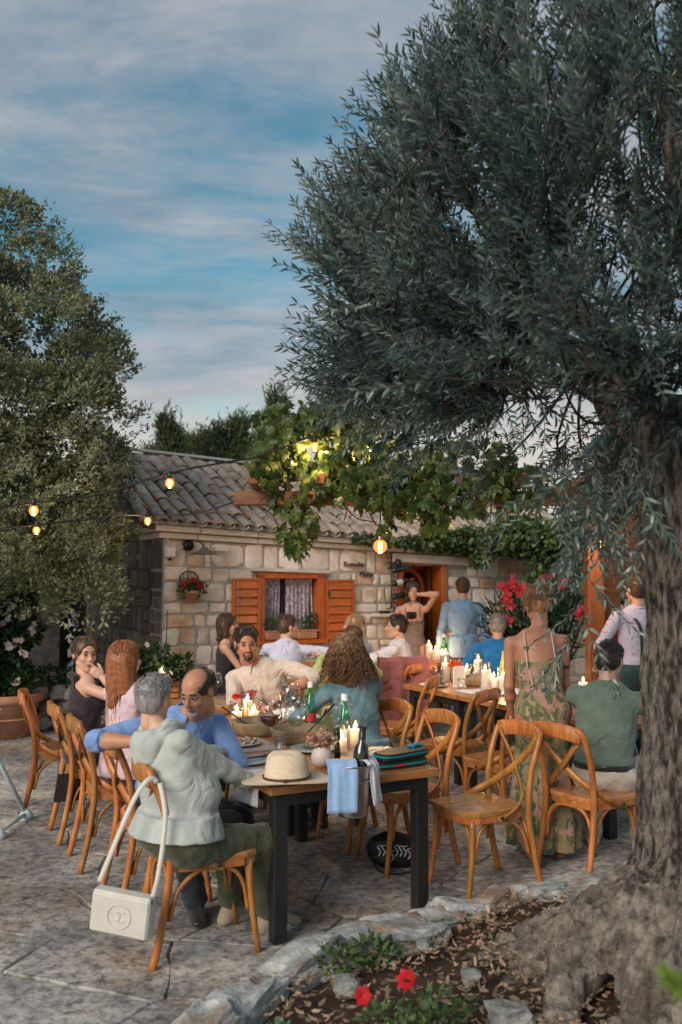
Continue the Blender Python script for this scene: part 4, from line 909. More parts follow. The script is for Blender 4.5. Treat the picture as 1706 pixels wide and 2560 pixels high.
# ---------------- creeper on the pergola ----------------
def w_at(u,v,y): return ((u-853)/2300*y*1.0, y, 1.77+(1430-v)/2300*y)
def spray_mesh(g,n=5,L=.105):
    P=[];D=[];N=[];Ls=[];Ws=[]
    for i in range(n):
        a=(i-(n-1)/2)*.62; P.append((0,0,0)); D.append((math.sin(a),-.15+g.uniform(-.15,.15),-math.cos(a)*.9)); N.append((g.uniform(-.2,.2),-1,.35)); l=L*(1-.22*abs(i-(n-1)/2))*g.uniform(.9,1.1); Ls.append(l); Ws.append(l*.46)
    return leafarr('creeper_spray',P,D,N,Ls,Ws,.2,K['vineleaf'])
def creeper():
    root=thing('creeper','green Virginia creeper draped over the pergola beam, glowing yellow by its bulbs','climbing plant',(0,8.1,2.5),0)
    g=random.Random(3); ms=[spray_mesh(g) for _ in range(7)]
    E_=[(755,1050,120,48),(700,1120,65,70),(660,1150,35,50),(735,1210,70,85),(745,1310,48,60),(745,1365,30,22),(870,1045,115,58),(900,1140,110,80),(930,1220,60,50),(990,1210,90,60),(1090,1260,55,62),(1050,1180,80,60),(1040,1250,90,40),(1200,1240,100,45),(1290,1210,80,50),(840,1005,55,28),(850,1190,60,60),(965,1300,18,40),(1180,1160,120,70)]
    wt=[e[2]*e[3] for e in E_]; spots=[]
    for k in range(1500):
        e=g.choices(E_,wt)[0]; a=g.uniform(0,2*PI); r=math.sqrt(g.random()); u=e[0]+e[2]*r*math.cos(a); v=e[1]+e[3]*r*math.sin(a); y=8.2+g.uniform(-.42,.4); spots.append((y,w_at(u,v,y)))
    spots.sort(key=lambda q:q[0])
    for i,(y,p) in enumerate(spots):
        if i<285:
            o=ob('leaf_spray',g.choice(ms),None,root,(p[0],p[1]-8.2,p[2]-2.5),(R(g.uniform(-35,40)),R(g.uniform(-35,35)),R(g.uniform(-55,55)))); sc=g.uniform(.85,1.45); o.scale=(sc,)*3
    P=[];D=[];N=[];Ls=[]
    for y,p in spots[285:]:
        base=np.array([p[0],p[1]-8.2,p[2]-2.5]); rm=rotM(R(g.uniform(-80,80)),R(g.uniform(-40,40)),R(g.uniform(-40,40))); 
        for i in range(5):
            a=(i-2)*.62; P.append(base); D.append(rm@np.array([math.sin(a),-.15,-math.cos(a)])); N.append(rm@np.array([0,-1,.4])); Ls.append(.10*(1-.2*abs(i-2))*g.uniform(.8,1.25))
    stuff(ob('foliage',leafarr('fol',P,D,N,Ls,np.array(Ls)*.46,.2,K['vineleaf']),None,root))
    m=MB()
    for k in range(26):
        x=g.uniform(-.8,1.3); p=[(x,g.uniform(-.3,.3),g.uniform(.0,.25))]
        for q in range(5): p.append((p[-1][0]+g.uniform(-.12,.12),p[-1][1]+g.uniform(-.08,.08),p[-1][2]-g.uniform(-.03,.16)))
        m.tube(spline(p,3),.006,5)
    m.tube(spline([(1.9,.05,.0),(1.2,0,.1),(.2,.1,.15),(-.7,0,.05)],6),.02,6); m.obj('stem',K['twig'],root,True)
creeper()
def ivy():
    r=thing('ivy','ivy trailing along the cornice and hanging thickly over the right wall','ivy',hw(4.5,-.2,2.2),0); o=np.array(hw(4.5,-.2,2.2)); cs=[];rs=[]
    for k in range(26):
        t=2.35+k*.17; p=np.array(hw(t,-.19,warpz(t,2.27)))-o; cs.append(p); d=.05 if t<3 else .09; rs.append((.12,.08,d))
        if t>3.2: cs.append(p+[0,-.05,.09]); rs.append((.15,.12,.12))
    for (u,v,rx,rz) in ((1240,1350,.22,.22),(1290,1330,.3,.3),(1350,1350,.32,.35),(1420,1370,.3,.38),(1180,1340,.22,.14),(1480,1330,.35,.4),(1200,1390,.12,.14),(1350,1440,.2,.12),(1540,1350,.4,.5),(1600,1400,.4,.5),(1400,1440,.25,.2)):
        cs.append(np.array(w_at(u,v,11.6))-o); rs.append((rx,.25,rz))
    ob('foliage',stuffm(blob_leaves('ivy',cs,rs,9500,.075,.062,K['ivyleaf'],shell=.3,upb=-.5)),None,r)['kind']='stuff'
    m=MB(); m.tube([tuple(np.array(hw(5.6,-.1,.05))-o),tuple(np.array(hw(5.5,-.12,1.2))-o),tuple(np.array(hw(5.0,-.15,2.1))-o),tuple(np.array(hw(3.2,-.17,2.1))-o)],.02,6); m.obj('stem',K['twig'],r)
def stuffm(m): return m
ivy()
# ---------------- holm oak on the left ----------------
def holm_oak():
    r=thing('holm_oak','large dense grey-green holm oak overhanging the left of the terrace','tree',(-3.9,9.7,0)); g=np.random.default_rng(4); O=np.array([-3.9,9.7,0])
    prof=[(1.45,-2.9),(1.75,-2.1),(2.1,-2.25),(2.4,-2.35),(2.7,-2.12),(3.0,-2.25),(3.2,-2.12),(3.5,-2.3),(3.8,-2.15),(4.0,-2.35),(4.3,-2.5),(4.56,-2.62),(4.8,-2.75),(5.13,-3.0),(5.3,-3.25),(5.6,-3.6)]
    zs=[p[0] for p in prof]; xs=[p[1] for p in prof]; cs=[];rs=[]
    for z in np.arange(1.6,5.25,.33):
        xe=np.interp(z,zs,xs); 
        x=xe-.22+.16*math.sin(z*9)
        while x>-7.0:
            rr=.27*g.uniform(.75,1.45); dpt=math.sqrt(max(0,1-((x+4.4)/2.6)**2))
            y=9.7-1.75*dpt*g.uniform(.72,1.08)*(.75+.25*math.sin(z*2.2)) ; cs.append((x+g.uniform(-.1,.1),y,z+g.uniform(-.12,.12))); rs.append((rr,rr*.9,rr*.85))
            if g.random()<.5: cs.append((x,y+.6,z)); rs.append((.4,.4,.4))
            x-=g.uniform(.40,.62)
    cs=np.array(cs)-O; rs=np.array(rs)
    n=150000; w=(rs[:,0]**2)*np.where(cs[:,1]<-.2,1.6,.8); idx=g.choice(len(cs),n,p=w/w.sum()); d=rdir(n,g); d[:,2]=np.where((d[:,2]<-.2)&(g.random(n)<.7),-d[:,2],d[:,2])
    P=cs[idx]+d*rs[idx]*(.55+.55*g.random((n,1))**.8); D=d*.8+g.normal(size=(n,3))*.45; D[:,2]+=.45; N=g.normal(size=(n,3))
    stuff(ob('crown',leafarr('oak_leaves',P,D,N,.064*g.uniform(.6,1.25,n),.031*g.uniform(.7,1.2,n),.1,K['oakleaf'],'q'),None,r))
    # upright leafy shoots on the silhouette
    P=[];D=[];m=MB()
    for k in range(420):
        z=g.uniform(1.7,5.25); xe=np.interp(z,zs,xs); b=np.array([xe-.12-(g.random()**2)*2.2,9.0+g.uniform(-.9,.6),z]); dirn=unit([.55+g.uniform(-.5,.4),g.uniform(-.3,.3),g.uniform(.1,1.0)]); Ls=g.uniform(.18,.42)
        m.tube([b-O,b-O+dirn*Ls],[.004,.002],3)
        for q in range(60): t=g.random()**.7; P.append(b-O+dirn*Ls*t+g.normal(size=3)*.025); D.append(dirn+g.normal(size=3)*.8)
    P=np.array(P);D=np.array(D); n=len(P); stuff(ob('shoots',leafarr('oak_shoots',P,D,g.normal(size=(n,3)),.05*g.uniform(.6,1.25,n),.02*g.uniform(.7,1.2,n),.1,K['oakleaf'],'q'),None,r))
    m.tube([(0,0,0),(.1,0,1.2),(-.05,.1,2.4),(0,0,4.0)],[.2,.16,.12,.05],10)
    m2=m; m=MB(); m.v=m2.v[-40:]; m.f=[tuple(i-(len(m2.v)-40) for i in f_) for f_ in m2.f if min(f_)>=len(m2.v)-40]; m.m=[0]*len(m.f); m.obj('trunk',K['bark'],r,True)
    for k in range(14): a=g.uniform(0,6.28); z=g.uniform(1.3,3.6); m=MB(); m.tube([(0,0,z),(math.cos(a)*.8,math.sin(a)*.8,z+.4),(math.cos(a)*1.7,math.sin(a)*1.4,z+.8)],[.07,.04,.015],6); m.obj('limb',K['bark'],r,True)
holm_oak()
# ---------------- far pines and woodland ----------------
def pine(u,vt,y,wd,label,seed):
    g=np.random.default_rng(seed); x=(u-853)/2300*y; zt=1.77+(1430-vt)/2300*y; r=thing('pine_tree',label,'tree',(x,y,0),0,'pines behind the roof')
    m=MB(); m.tube([(0,0,0),(0,0,zt*.6),(g.uniform(-.1,.1),0,zt)],[.14,.08,.015],7); m.obj('trunk',K['twig'],r,True)
    P=[];D=[]
    m=MB()
    for k in range(46):
        z=g.uniform(zt*.48,zt*.95); a=g.uniform(0,6.28); rad=wd*(1-((z/zt-.45)/.62)**1.6)*g.uniform(.35,1.0); e=np.array([math.cos(a)*rad,math.sin(a)*rad*.7,z+rad*.75]); b=np.array([0,0,z-.1]); m.tube([b,e],[.015,.004],3)
        for q in range(95): t=g.random()**.6; p=b+(e-b)*t+g.normal(size=3)*.07; P.append(p); D.append(unit(e-b)+np.array([0,0,.5])+g.normal(size=3)*.5)
    for q in range(500): z=g.uniform(zt*.75,zt*1.0); P.append(np.array([0,0,z])+g.normal(size=3)*.10); D.append(np.array([0,0,1])+g.normal(size=3)*.6)
    m.obj('branches',K['twig'],r); P=np.array(P);n=len(P); stuff(ob('crown',leafarr('needles',P,np.array(D),g.normal(size=(n,3)),.17*g.uniform(.6,1.2,n),.03*np.ones(n),0,K['pineleaf'],'q'),None,r))
for i,a in enumerate(((385,1110,20,.55,'thin sparse pine just right of the left oak crown'),(418,1030,19,.55,'feathery pine with a bare twiggy top above the roof ridge'),(505,1075,21,.8,'bushy pine above the middle of the roof ridge'),(545,1060,20,.8,'broad dense pine between two taller ones over the roof'),(600,1035,20,.75,'pointed pine left of the tallest pine'),(690,965,19,.62,'tallest slender pine just left of the creeper'),(640,1085,21,.7,'low round pine in front of the tallest pine'),(460,1085,22,.7,'low dark pine in the middle behind the roof'))): pine(*a,30+i)
bd=thing('round_bush','small dark rounded tree top beside the left oak above the roof','tree',((305-853)/2300*20,20,0)); g2=np.random.default_rng(8)
m=MB(); m.tube([(0,0,0),(0,0,3.6)],.1,6); m.obj('trunk',K['twig'],bd); ob('crown',blob_leaves('b',[(0,0,4.0),(.35,0,3.9),(-.4,0,3.9)],[(.42,.4,.36)]*3,1500,.10,.07,K['pineleaf'],g=g2),None,bd)
def woodland(label,x0,x1,y,zt,n,seed):
    g=np.random.default_rng(seed); cs=[];rs=[]
    for k in range(40): cs.append((g.uniform(x0,x1),y+g.uniform(-.6,.6),g.uniform(.3,zt))); rs.append((.8,.5,.7))
    o=ob('woodland',blob_leaves('w',cs,rs,n,.16,.10,K['pineleaf'],g=g),None); stuff(tag(o,label,'trees')); return o
woodland('dark mass of trees and hedge behind the left oak tree',-12,-4.2,15,3.4,12000,1)
woodland('dark mass of trees beyond the pergola on the right',3.6,12,14,4.2,14000,2)
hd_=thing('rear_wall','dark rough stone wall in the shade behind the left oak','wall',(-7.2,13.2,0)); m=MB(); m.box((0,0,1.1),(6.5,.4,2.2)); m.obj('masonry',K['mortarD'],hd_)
g_=random.Random(9)
# ---------------- left: dry stone wall, pots ----------------
def rock_mesh(g,d,sub=2,amp=.18):
    import bmesh
    bm=bmesh.new(); bmesh.ops.create_icosphere(bm,subdivisions=sub,radius=.5); o=Vector((g.uniform(0,50),)*3)
    from mathutils import noise
    for v in bm.verts:
        n=noise.noise(v.co*2.2+o)*amp+noise.noise(v.co*5+o)*amp*.45+noise.noise(v.co*11+o)*amp*.18; q=v.co.normalized(); q=Vector([math.copysign(abs(c)**.62,c) for c in q]); v.co=q*.46*(1+n*1.6); v.co=Vector((v.co.x*d[0],v.co.y*d[1],v.co.z*d[2]))
    me=bpy.data.meshes.new('rock'); bm.to_mesh(me); bm.free(); me.materials.append(K['rock']); return me
dw=thing('dry_stone_wall','low rough dry stone wall behind the terracotta pot at left','wall',(-3.6,10.5,0))
rk=[rock_mesh(g_,(1,1,1)) for _ in range(8)]
for r_ in range(3):
    x=-1.6
    while x<1.0: w=g_.uniform(.22,.36); o=ob('stone',g_.choice(rk),None,dw,(x,g_.uniform(-.05,.05),.09+r_*.17),(0,0,g_.choice([0,3.1]))); o.scale=(w*1.1,.4,.2); x+=w
def potplant(loc,r,h,label,cat,fol,potm=None,name='potted_shrub',group=None):
    t=thing(name,label,cat,loc,0,group); m=MB(); m.lathe([(0,0),(r*.68,0),(r*.9,h*.8),(r*1.02,h*.82),(r*1.04,h),(r*.9,h),(r*.88,h*.9),(0,h*.9)],28); m.obj('pot',potm or K['terra'],t,True)
    return t
t=potplant((-3.62,10.1,0),.36,.46,'terracotta pot with climbing white-flowered shrub at the left edge','plant',None)
m=MB(); [m.tube([(.3*math.cos(a)*0+ .33,0,0)]*2,.01) for a in ()]; 
m=MB(); m.tube([(.345*math.cos(k*.45),.345*math.sin(k*.45),.21) for k in range(15)],.010,6); m.obj('rim_band',K['terra'],t,True)
g3=np.random.default_rng(12)
cs=[(0,0,.75),(.08,-.05,1.0),(0,0,1.25),(.12,0,1.45),(-.05,0,.6),(.15,-.1,.65),(.2,0,1.15),(-.15,0,1.1),(.05,0,1.55),(-.25,0,.9)]
ob('foliage',blob_leaves('s',cs,[(.19,.17,.18)]*len(cs),2600,.085,.045,K['shrubleaf'],g=g3),None,t)
fl=[]
for c in [(.10,-.22,1.42),(.02,-.2,1.25),(.22,-.2,1.3),(.3,-.15,1.12),(.18,-.22,1.02),(.08,-.24,1.0),(.3,-.1,1.2),(-.12,-.2,.72),(.16,-.22,.62),(-.02,-.2,1.5),(-.1,-.2,1.3),(.24,-.18,.92)]:
    for k in range(3): fl.append((c[0]+g_.uniform(-.04,.04),c[1],c[2]+g_.uniform(-.04,.04)))
def flowers(name,pts,r,mt,parent,petals=5,g=rng,cup=.3):
    P=[];D=[];N=[]
    for p in pts:
        ax=unit(np.array([0,-1,.25])+g.normal(size=3)*.5); u=unit(np.cross(ax,g.normal(size=3))); w=np.cross(ax,u)
        for k in range(petals): a=2*PI*k/petals; P.append(p); D.append(u*math.cos(a)+w*math.sin(a)+ax*cup); N.append(ax)
    n=len(P); return ob(name,leafarr(name,P,D,N,np.full(n,r),np.full(n,r*.8),.1,mt),None,parent)
flowers('blossoms',fl,.042,K['whitepetal'],t)
m=MB(); m.tube([(0,0,.4),(.03,0,.9),(.0,0,1.4)],.012,6); m.obj('stem',K['twig'],t)
t=thing('low_hedge','low spreading green shrub on top of the dry stone wall','plant',(-3.3,10.5,.5)); ob('foliage',blob_leaves('h',[(0,0,.08),(.3,0,.05),(-.3,0,.1),(.55,0,.02)],[(.25,.2,.14)]*4,1500,.06,.03,K['shrubleaf'],g=g3),None,t); m=MB(); m.tube([(0,0,0),(0,0,.1)],.02); m.obj('stem',K['twig'],t)
# ---------------- oleander ----------------
t=thing('oleander','large oleander with pink-red blossoms behind the standing woman in floral dress','shrub',(2.18,10.0,0)); g4=np.random.default_rng(15); m=MB(); P=[];D=[];tips=[]
for k in range(85):
    a=g4.uniform(0,6.28); rr=g4.uniform(.1,.62); tip=np.array([math.cos(a)*rr*1.05-.05,math.sin(a)*rr*.7,1.72-abs(g4.normal())*.28-rr*.18]); b=np.array([tip[0]*.15,tip[1]*.15,.45]); mid=(b+tip)/2+[0,0,-.05]; m.tube([b*1.0,mid,tip],[.012,.007,.004],4); tips.append(tip)
    for q in range(34): s_=.35+.65*g4.random(); p=b+(tip-b)*s_; d=unit(tip-b); P.append(p+g4.normal(size=3)*.02); D.append(d*.9+g4.normal(size=3)*.6)
for k in range(5): m.tube([(g4.uniform(-.06,.06),g4.uniform(-.05,.05),.0),(g4.uniform(-.1,.1),0,.6)],.022,6)
m.obj('stems',K['twig'],t,True); n=len(P); ob('foliage',leafarr('ol',P,D,g4.normal(size=(n,3)),.14*g4.uniform(.7,1.2,n),.022*np.ones(n),.1,K['shrubleaf']),None,t)
fp=[]
for (u,v) in ((1262,1470),(1275,1455),(1290,1465),(1300,1478),(1265,1495),(1268,1510),(1262,1545),(1358,1452),(1410,1462),(1250,1550),(1442,1525),(1450,1540),(1262,1482),(1405,1460),(1350,1460),(1285,1470)):
    p=np.array(w_at(u,v,9.6))-[2.18,10.0,0]
    for k in range(5): fp.append(p+g4.normal(size=3)*[.03,.04,.03])
flowers('blossoms',fp,.036,K['pinkpetal'],t,g=g4)
# ---------------- soil bed, kerb rocks ----------------
edge=[(-.62,2.75),(-.50,3.24),(-.30,3.90),(.12,4.32),(.46,4.58),(.84,4.84),(1.5,5.05),(2.6,5.2),(3.6,5.2)]
sp_=spline([(x,y,0) for x,y in edge],4); V=[];F=[]; nx=14
for i,p in enumerate(sp_):
    for j in range(nx): s_=j/(nx-1); q=Vector((p.x+.03,p.y-.06,0)).lerp(Vector((1.6+ .5*s_,1.2,0)),s_**1.0*.96); from mathutils import noise as NZ; V.append((q.x,q.y,.085+.05*s_+.03*NZ.noise(Vector((q.x*3,q.y*3,0)))+.012*NZ.noise(Vector((q.x*11,q.y*11,3)))))
F=[(i*nx+j,(i+1)*nx+j,(i+1)*nx+j+1,i*nx+j+1) for i in range(len(sp_)-1) for j in range(nx-1)]
m=MB(); m.add(V,[f[::-1] for f in F]); so_=m.obj('soil_bed',K['soil'],None,True); struct(so_)
kb=thing('kerb','irregular natural rock edging around the raised tree bed','kerb',(0,0,0))
rocks=[(-.60,2.95,.42,.24,.26,75),(-.50,3.33,.40,.20,.27,72),(-.36,3.66,.36,.19,.25,62),(-.18,3.98,.38,.18,.24,50),(.10,4.22,.44,.26,.20,38),(.28,4.36,.30,.26,.22,30),(.44,4.52,.30,.20,.17,35),(.62,4.66,.28,.18,.19,20),(.78,4.80,.26,.18,.17,40),(.98,4.90,.34,.2,.15,18),(1.22,4.99,.34,.22,.18,14),(1.50,5.03,.36,.2,.15,5),(1.8,5.1,.4,.22,.17,8),(2.2,5.15,.4,.22,.17,5),(.0,4.02,.16,.12,.12,10)]
for x,y,l,w,h,a in rocks: o=ob('rock',rock_mesh(g_,(l*1.5,w*1.3,h*.98),4,.3),None,kb,(x,y,.06),(R(g_.uniform(-8,8)),R(g_.uniform(-6,6)),R(a)))
def groundz(x,y): return .12
# ---------------- olive tree (trunk, roots) ----------------
def olive():
    r=thing('olive_tree','old olive tree with gnarled flared trunk and silver-green crown filling the right side','tree',(1.62,3.95,0)); O=np.array([1.62,3.95,0]); g=np.random.default_rng(23)
    pr=[]
    path=[(1.58,3.95,-.1,.40),(1.58,3.95,.35,.335),(1.585,3.95,.8,.30),(1.60,3.95,1.3,.285),(1.62,3.95,1.75,.275),(1.60,3.95,2.05,.26),(1.56,3.95,2.3,.24)]
    for a,b in zip(path[:-1],path[1:]): pr.append(cap(np.array(a[:3])-O,a[3],np.array(b[:3])-O,b[3],k=.06))
    limbs=[[(1.58,3.98,2.1,.17),(1.42,4.15,2.5,.10),(1.22,4.3,2.9,.06),(.9,4.4,3.3,.04),(.5,4.5,3.8,.025)],[(1.6,3.95,2.1,.2),(1.75,4.1,2.7,.14),(1.7,4.3,3.4,.09),(1.6,4.4,4.2,.045)],[(1.6,3.95,2.2,.16),(2.1,3.8,2.7,.11),(2.6,3.7,3.3,.06)],[(1.45,3.95,2.3,.13),(1.2,4.5,2.8,.08),(.9,5.0,3.2,.04)],[(1.3,4.2,2.7,.05),(.8,4.3,2.9,.03),(.25,4.4,3.0,.02)]]
    for L in limbs:
        for a,b in zip(L[:-1],L[1:]): pr.append(cap(np.array(a[:3])-O,a[3],np.array(b[:3])-O,b[3],k=.05))
    # root flare: gnarled roots spreading to the left front
    pr.append(ell(np.array([1.56,3.88,.12])-O,(.46,.44,.40),k=.06))
    for k in range(17):
        a=R(128+k*13.5+g.uniform(-5,5)); L=g.uniform(.50,.80) if k<11 else g.uniform(.5,.7); z0=g.uniform(.36,.58); r0=g.uniform(.085,.135); bend=g.uniform(-.35,.35); pts=[]
        for q in range(6):
            t=q/5; aa=a+bend*t*t+.10*math.sin(q*2.1+k); pts.append((np.array([1.56+math.cos(aa)*(.20+L*t),3.88+math.sin(aa)*(.20+L*t)*.95,z0*(1-t)**1.25+.05*math.sin(q*1.9+k)*(1-t)+.06])-O,r0*(1-.55*t)*(1+.16*math.sin(q*2.7+k*1.3))))
        for (p_,r_),(q_,s_) in zip(pts[:-1],pts[1:]): pr.append(cap(p_,r_,q_,s_,k=.022))
        if k%2==0:
            p_,r_=pts[2]; aa=a+g.choice([-.6,.6]); pr.append(cap(p_,r_*.8,p_+np.array([math.cos(aa)*.35,math.sin(aa)*.35,-.18]),r_*.4,k=.02))
        for q in range(2): p_,r_=pts[1+q]; pr.append(ell(p_+g.normal(size=3)*.05,(r_*.8,r_*.8,r_*.7),k=.02))
    pr+=[ell(np.array([1.50,3.50,.42])-O,(.06,.12,.16),k=.03,sub=True),ell(np.array([1.12,3.45,.34])-O,(.07,.07,.09),k=.02,sub=True)]
    def hook(X,Y,Z):
        th=np.arctan2(Y+.0,X+.03); w=np.clip(1-(Z-.45)/.5,0,1)
        v=(.75-1.5*np.abs(np.sin(th*9+1.1*np.sin(Z*5.0+th*2)+.8*np.sin(Z*13))))*.016*(1-w*.6)+(.7-1.4*np.abs(np.sin(th*21+1.6*np.sin(Z*9)+1.2*np.sin(Z*23+th*3))))*.009*(1-w*.6)
        rr=np.sqrt(X*X+Y*Y+(Z-.5)**2)
        q1=np.abs(np.sin(th*19+2.6*np.sin(rr*6+Z*3)+.5*np.sin(X*13+Z*9))); q2=np.abs(np.sin(th*35+2.2*np.sin(rr*9+Z*6)+.8*np.sin(X*19+Y*17))); q3=np.abs(np.sin(X*47+Z*39+2*np.sin(Y*35+Z*20)))*np.abs(np.sin(Y*53+2*np.sin(X*41)))
        v=v-w*(q1*.026+q2*.020+q3*.012-.026)
        return v
    me=sdf_mesh('trunk',pr,.011,k=.05,hook=hook); me.materials.append(K['bark']); me.materials.append(K['root'])
    import bmesh
    bm=bmesh.new(); bm.from_mesh(me); bm.verts.ensure_lookup_table(); seen=set(); best=[]
    for v0 in bm.verts:
        if v0 in seen: continue
        st_=[v0]; seen.add(v0); comp=[]
        while st_:
            v_=st_.pop(); comp.append(v_)
            for e_ in v_.link_edges:
                w_=e_.other_vert(v_)
                if w_ not in seen: seen.add(w_); st_.append(w_)
        if len(comp)>len(best): best=comp
    bs=set(best); bmesh.ops.delete(bm,geom=[v_ for v_ in bm.verts if v_ not in bs],context='VERTS'); bm.to_mesh(me); bm.free()
    zc=np.empty(len(me.polygons)*3); me.polygons.foreach_get('center',zc); mi=(zc.reshape(-1,3)[:,2]<.55).astype(np.int32); me.polygons.foreach_set('material_index',mi)
    tr=ob('trunk',me,None,r)
    # crown: boughs -> twigs -> leaves
    C0=np.array([1.62,4.30,3.30]); RR=np.array([1.95,1.75,1.85]); ends=[]; m=MB()
    anchors=[np.array(L[i][:3]) for L in limbs for i in range(1,len(L))]
    def zmin(x,y): return 2.02 if x>1.0 else (2.12+.28*max(0,(.8-x)))
    for k in range(400):
        while True:
            d=rdir(1,g)[0]; rr=g.uniform(.45,.93); p=C0+d*RR*rr
            if k<95: p=np.array([g.uniform(-.45,.75),g.uniform(3.9,5.2),g.uniform(2.35,4.3)]); d=np.zeros(3)
            elif k<150: p=np.array([g.uniform(.6,1.7),g.uniform(2.95,3.6),g.uniform(2.5,3.6)]); d=np.zeros(3)
            if p[2]<zmin(p[0],p[1])+.12 or p[2]>5.3: continue
            if p[1]<2.75: continue
            if d[0]>.75: continue
            uu=853+p[0]/p[1]*2300; vv=1430-(p[2]-1.77)/p[1]*2300
            if uu<np.interp(vv,[-200,0,98,190,348,490,653,816,947,1100],[1150,1080,1012,957,870,751,696,735,740,860])+135: continue
            break
        a=min(anchors,key=lambda q:np.linalg.norm(q-p)+.25*max(0,q[2]-p[2])); mid=(a+p)/2+np.array([0,0,-.08])+g.normal(size=3)*.08
        pts=spline([tuple(a-O),tuple(mid-O),tuple(p-O)],5); m.tube(pts,[.008*(1-i/len(pts))+.0025 for i in range(len(pts))],5); ends.append((a,mid,p))
    m.obj('boughs',K['twig'],r,True)
    # twig template meshes (for parts) and baked arrays (for the mass)
    def twig(gs,L=.36):
        n=14; s=np.linspace(.0,1,n); bend=gs.uniform(-.10,.10); bz=gs.uniform(-.02,.10)
        pts=np.stack([s*L,bend*s*s*L*2,bz*s*s*L*2],1); P=[];D=[];N=[];LL=[]
        for i in range(1,n):
            for sd in(-1,1):
                ang=gs.uniform(.45,.8); roll=(i%2)*1.4+gs.uniform(-.5,.5); o=np.array([0,math.cos(roll)*sd,math.sin(roll)*sd]); P.append(pts[i]); D.append(np.array([math.cos(ang),0,0])+o*math.sin(ang)); N.append(np.cross([1,0,0],o)+gs.normal(size=3)*.3); LL.append(.067*gs.uniform(.75,1.15)*(1-.25*s[i]))
        P.append(pts[-1]);D.append(np.array([1,0,.1]));N.append(np.array([0,0,1.]));LL.append(.05)
        return pts,np.array(P),np.array(D),np.array(N),np.array(LL)
    T=[twig(np.random.default_rng(60+i)) for i in range(12)]
    spots=[]
    for (a,mid,p) in ends:
        nt=11
        for q in range(nt):
            t=.42+.58*g.random()**.75; b=a*(1-t)**2+2*mid*t*(1-t)+p*t*t; d=unit((p-C0)/RR*.8+unit(p-a)*.6+np.array([-.10,0,.62])+g.normal(size=3)*.34)
            if b[0]>1.15 and b[2]<2.7: d=unit(d*np.array([1,1,.2])+np.array([0,-.1,-.45]))
            spots.append((b,d))
    # hanging sprays low over the terrace at right
    for k in range(60):
        b=np.array([g.uniform(.75,1.6),g.uniform(3.5,4.9),g.uniform(2.0,2.4)])
        if abs(b[0]/b[1]-.21)<.05 and k%3: continue
        spots.append((b,unit(np.array([g.uniform(-.5,.3),g.uniform(-.4,.2),-1+g.random()*.8]))))
    for k in range(14): s_=k/13; b=np.array([.95+.12*math.sin(s_*3),3.9,2.25-.75*s_]); spots.append((b,unit(np.array([g.uniform(-.8,.8),g.uniform(-.6,.3),-.7]))))
    def frame(d): 
        x=unit(d); y=unit(np.cross([0,0,1.]+g.normal(size=3)*.3,x)); return np.stack([x,y,np.cross(x,y)],1)
    cp=np.array([0,0,1.77]); order=sorted(range(len(spots)),key=lambda i:np.linalg.norm(spots[i][0]-cp)); parts=set(order[:230])
    tm=[]
    for pts,P,D,N,LL in T:
        s1=MB(); s1.tube([tuple(q) for q in pts[::3]],[.0032,.0028,.0024,.002,.0015][:len(pts[::3])],4); a=leafarr('x',P,D,N,LL,LL*.19,.12); mm=join_np('leafy_twig',[s1.mesh('s'),a],False); mm.materials.append(K['oliveleaf']); tm.append(mm)
    Ps=[];Ds=[];Ns=[];Ls=[]; st=[]
    for i,(b,d) in enumerate(spots):
        k=int(g.integers(12)); Fm=frame(d); sc=g.uniform(.75,1.2)
        if i in parts:
            o=ob('leafy_twig',tm[k],None,r); M4=Matrix([[*(Fm[0]*sc),b[0]-O[0]],[*(Fm[1]*sc),b[1]-O[1]],[*(Fm[2]*sc),b[2]-O[2]],[0,0,0,1]]); o.matrix_basis=M4
        else:
            pts,P,D,N,LL=T[k]; Ps.append(b-O+(P*sc)@Fm.T); Ds.append(D@Fm.T); Ns.append(N@Fm.T); Ls.append(LL*sc); st.append((b-O+(pts[[0,6,13]]*sc)@Fm.T))
    Ls=np.concatenate(Ls); Wd=Ls*.19*g.uniform(.8,1.25,len(Ls)); me=leafarr('olive_foliage',np.concatenate(Ps),np.concatenate(Ds),np.concatenate(Ns),Ls,Wd,.12,K['oliveleaf'])
    stuff(ob('foliage',me,None,r)); sm=MB()
    for q in st: sm.tube([tuple(x) for x in q],[.003,.0022,.0015],3,cap=False)
    stuff(sm.obj('twigs',K['twig'],r))
    print('olive twigs',len(spots),'leaves',len(Ls))
olive()
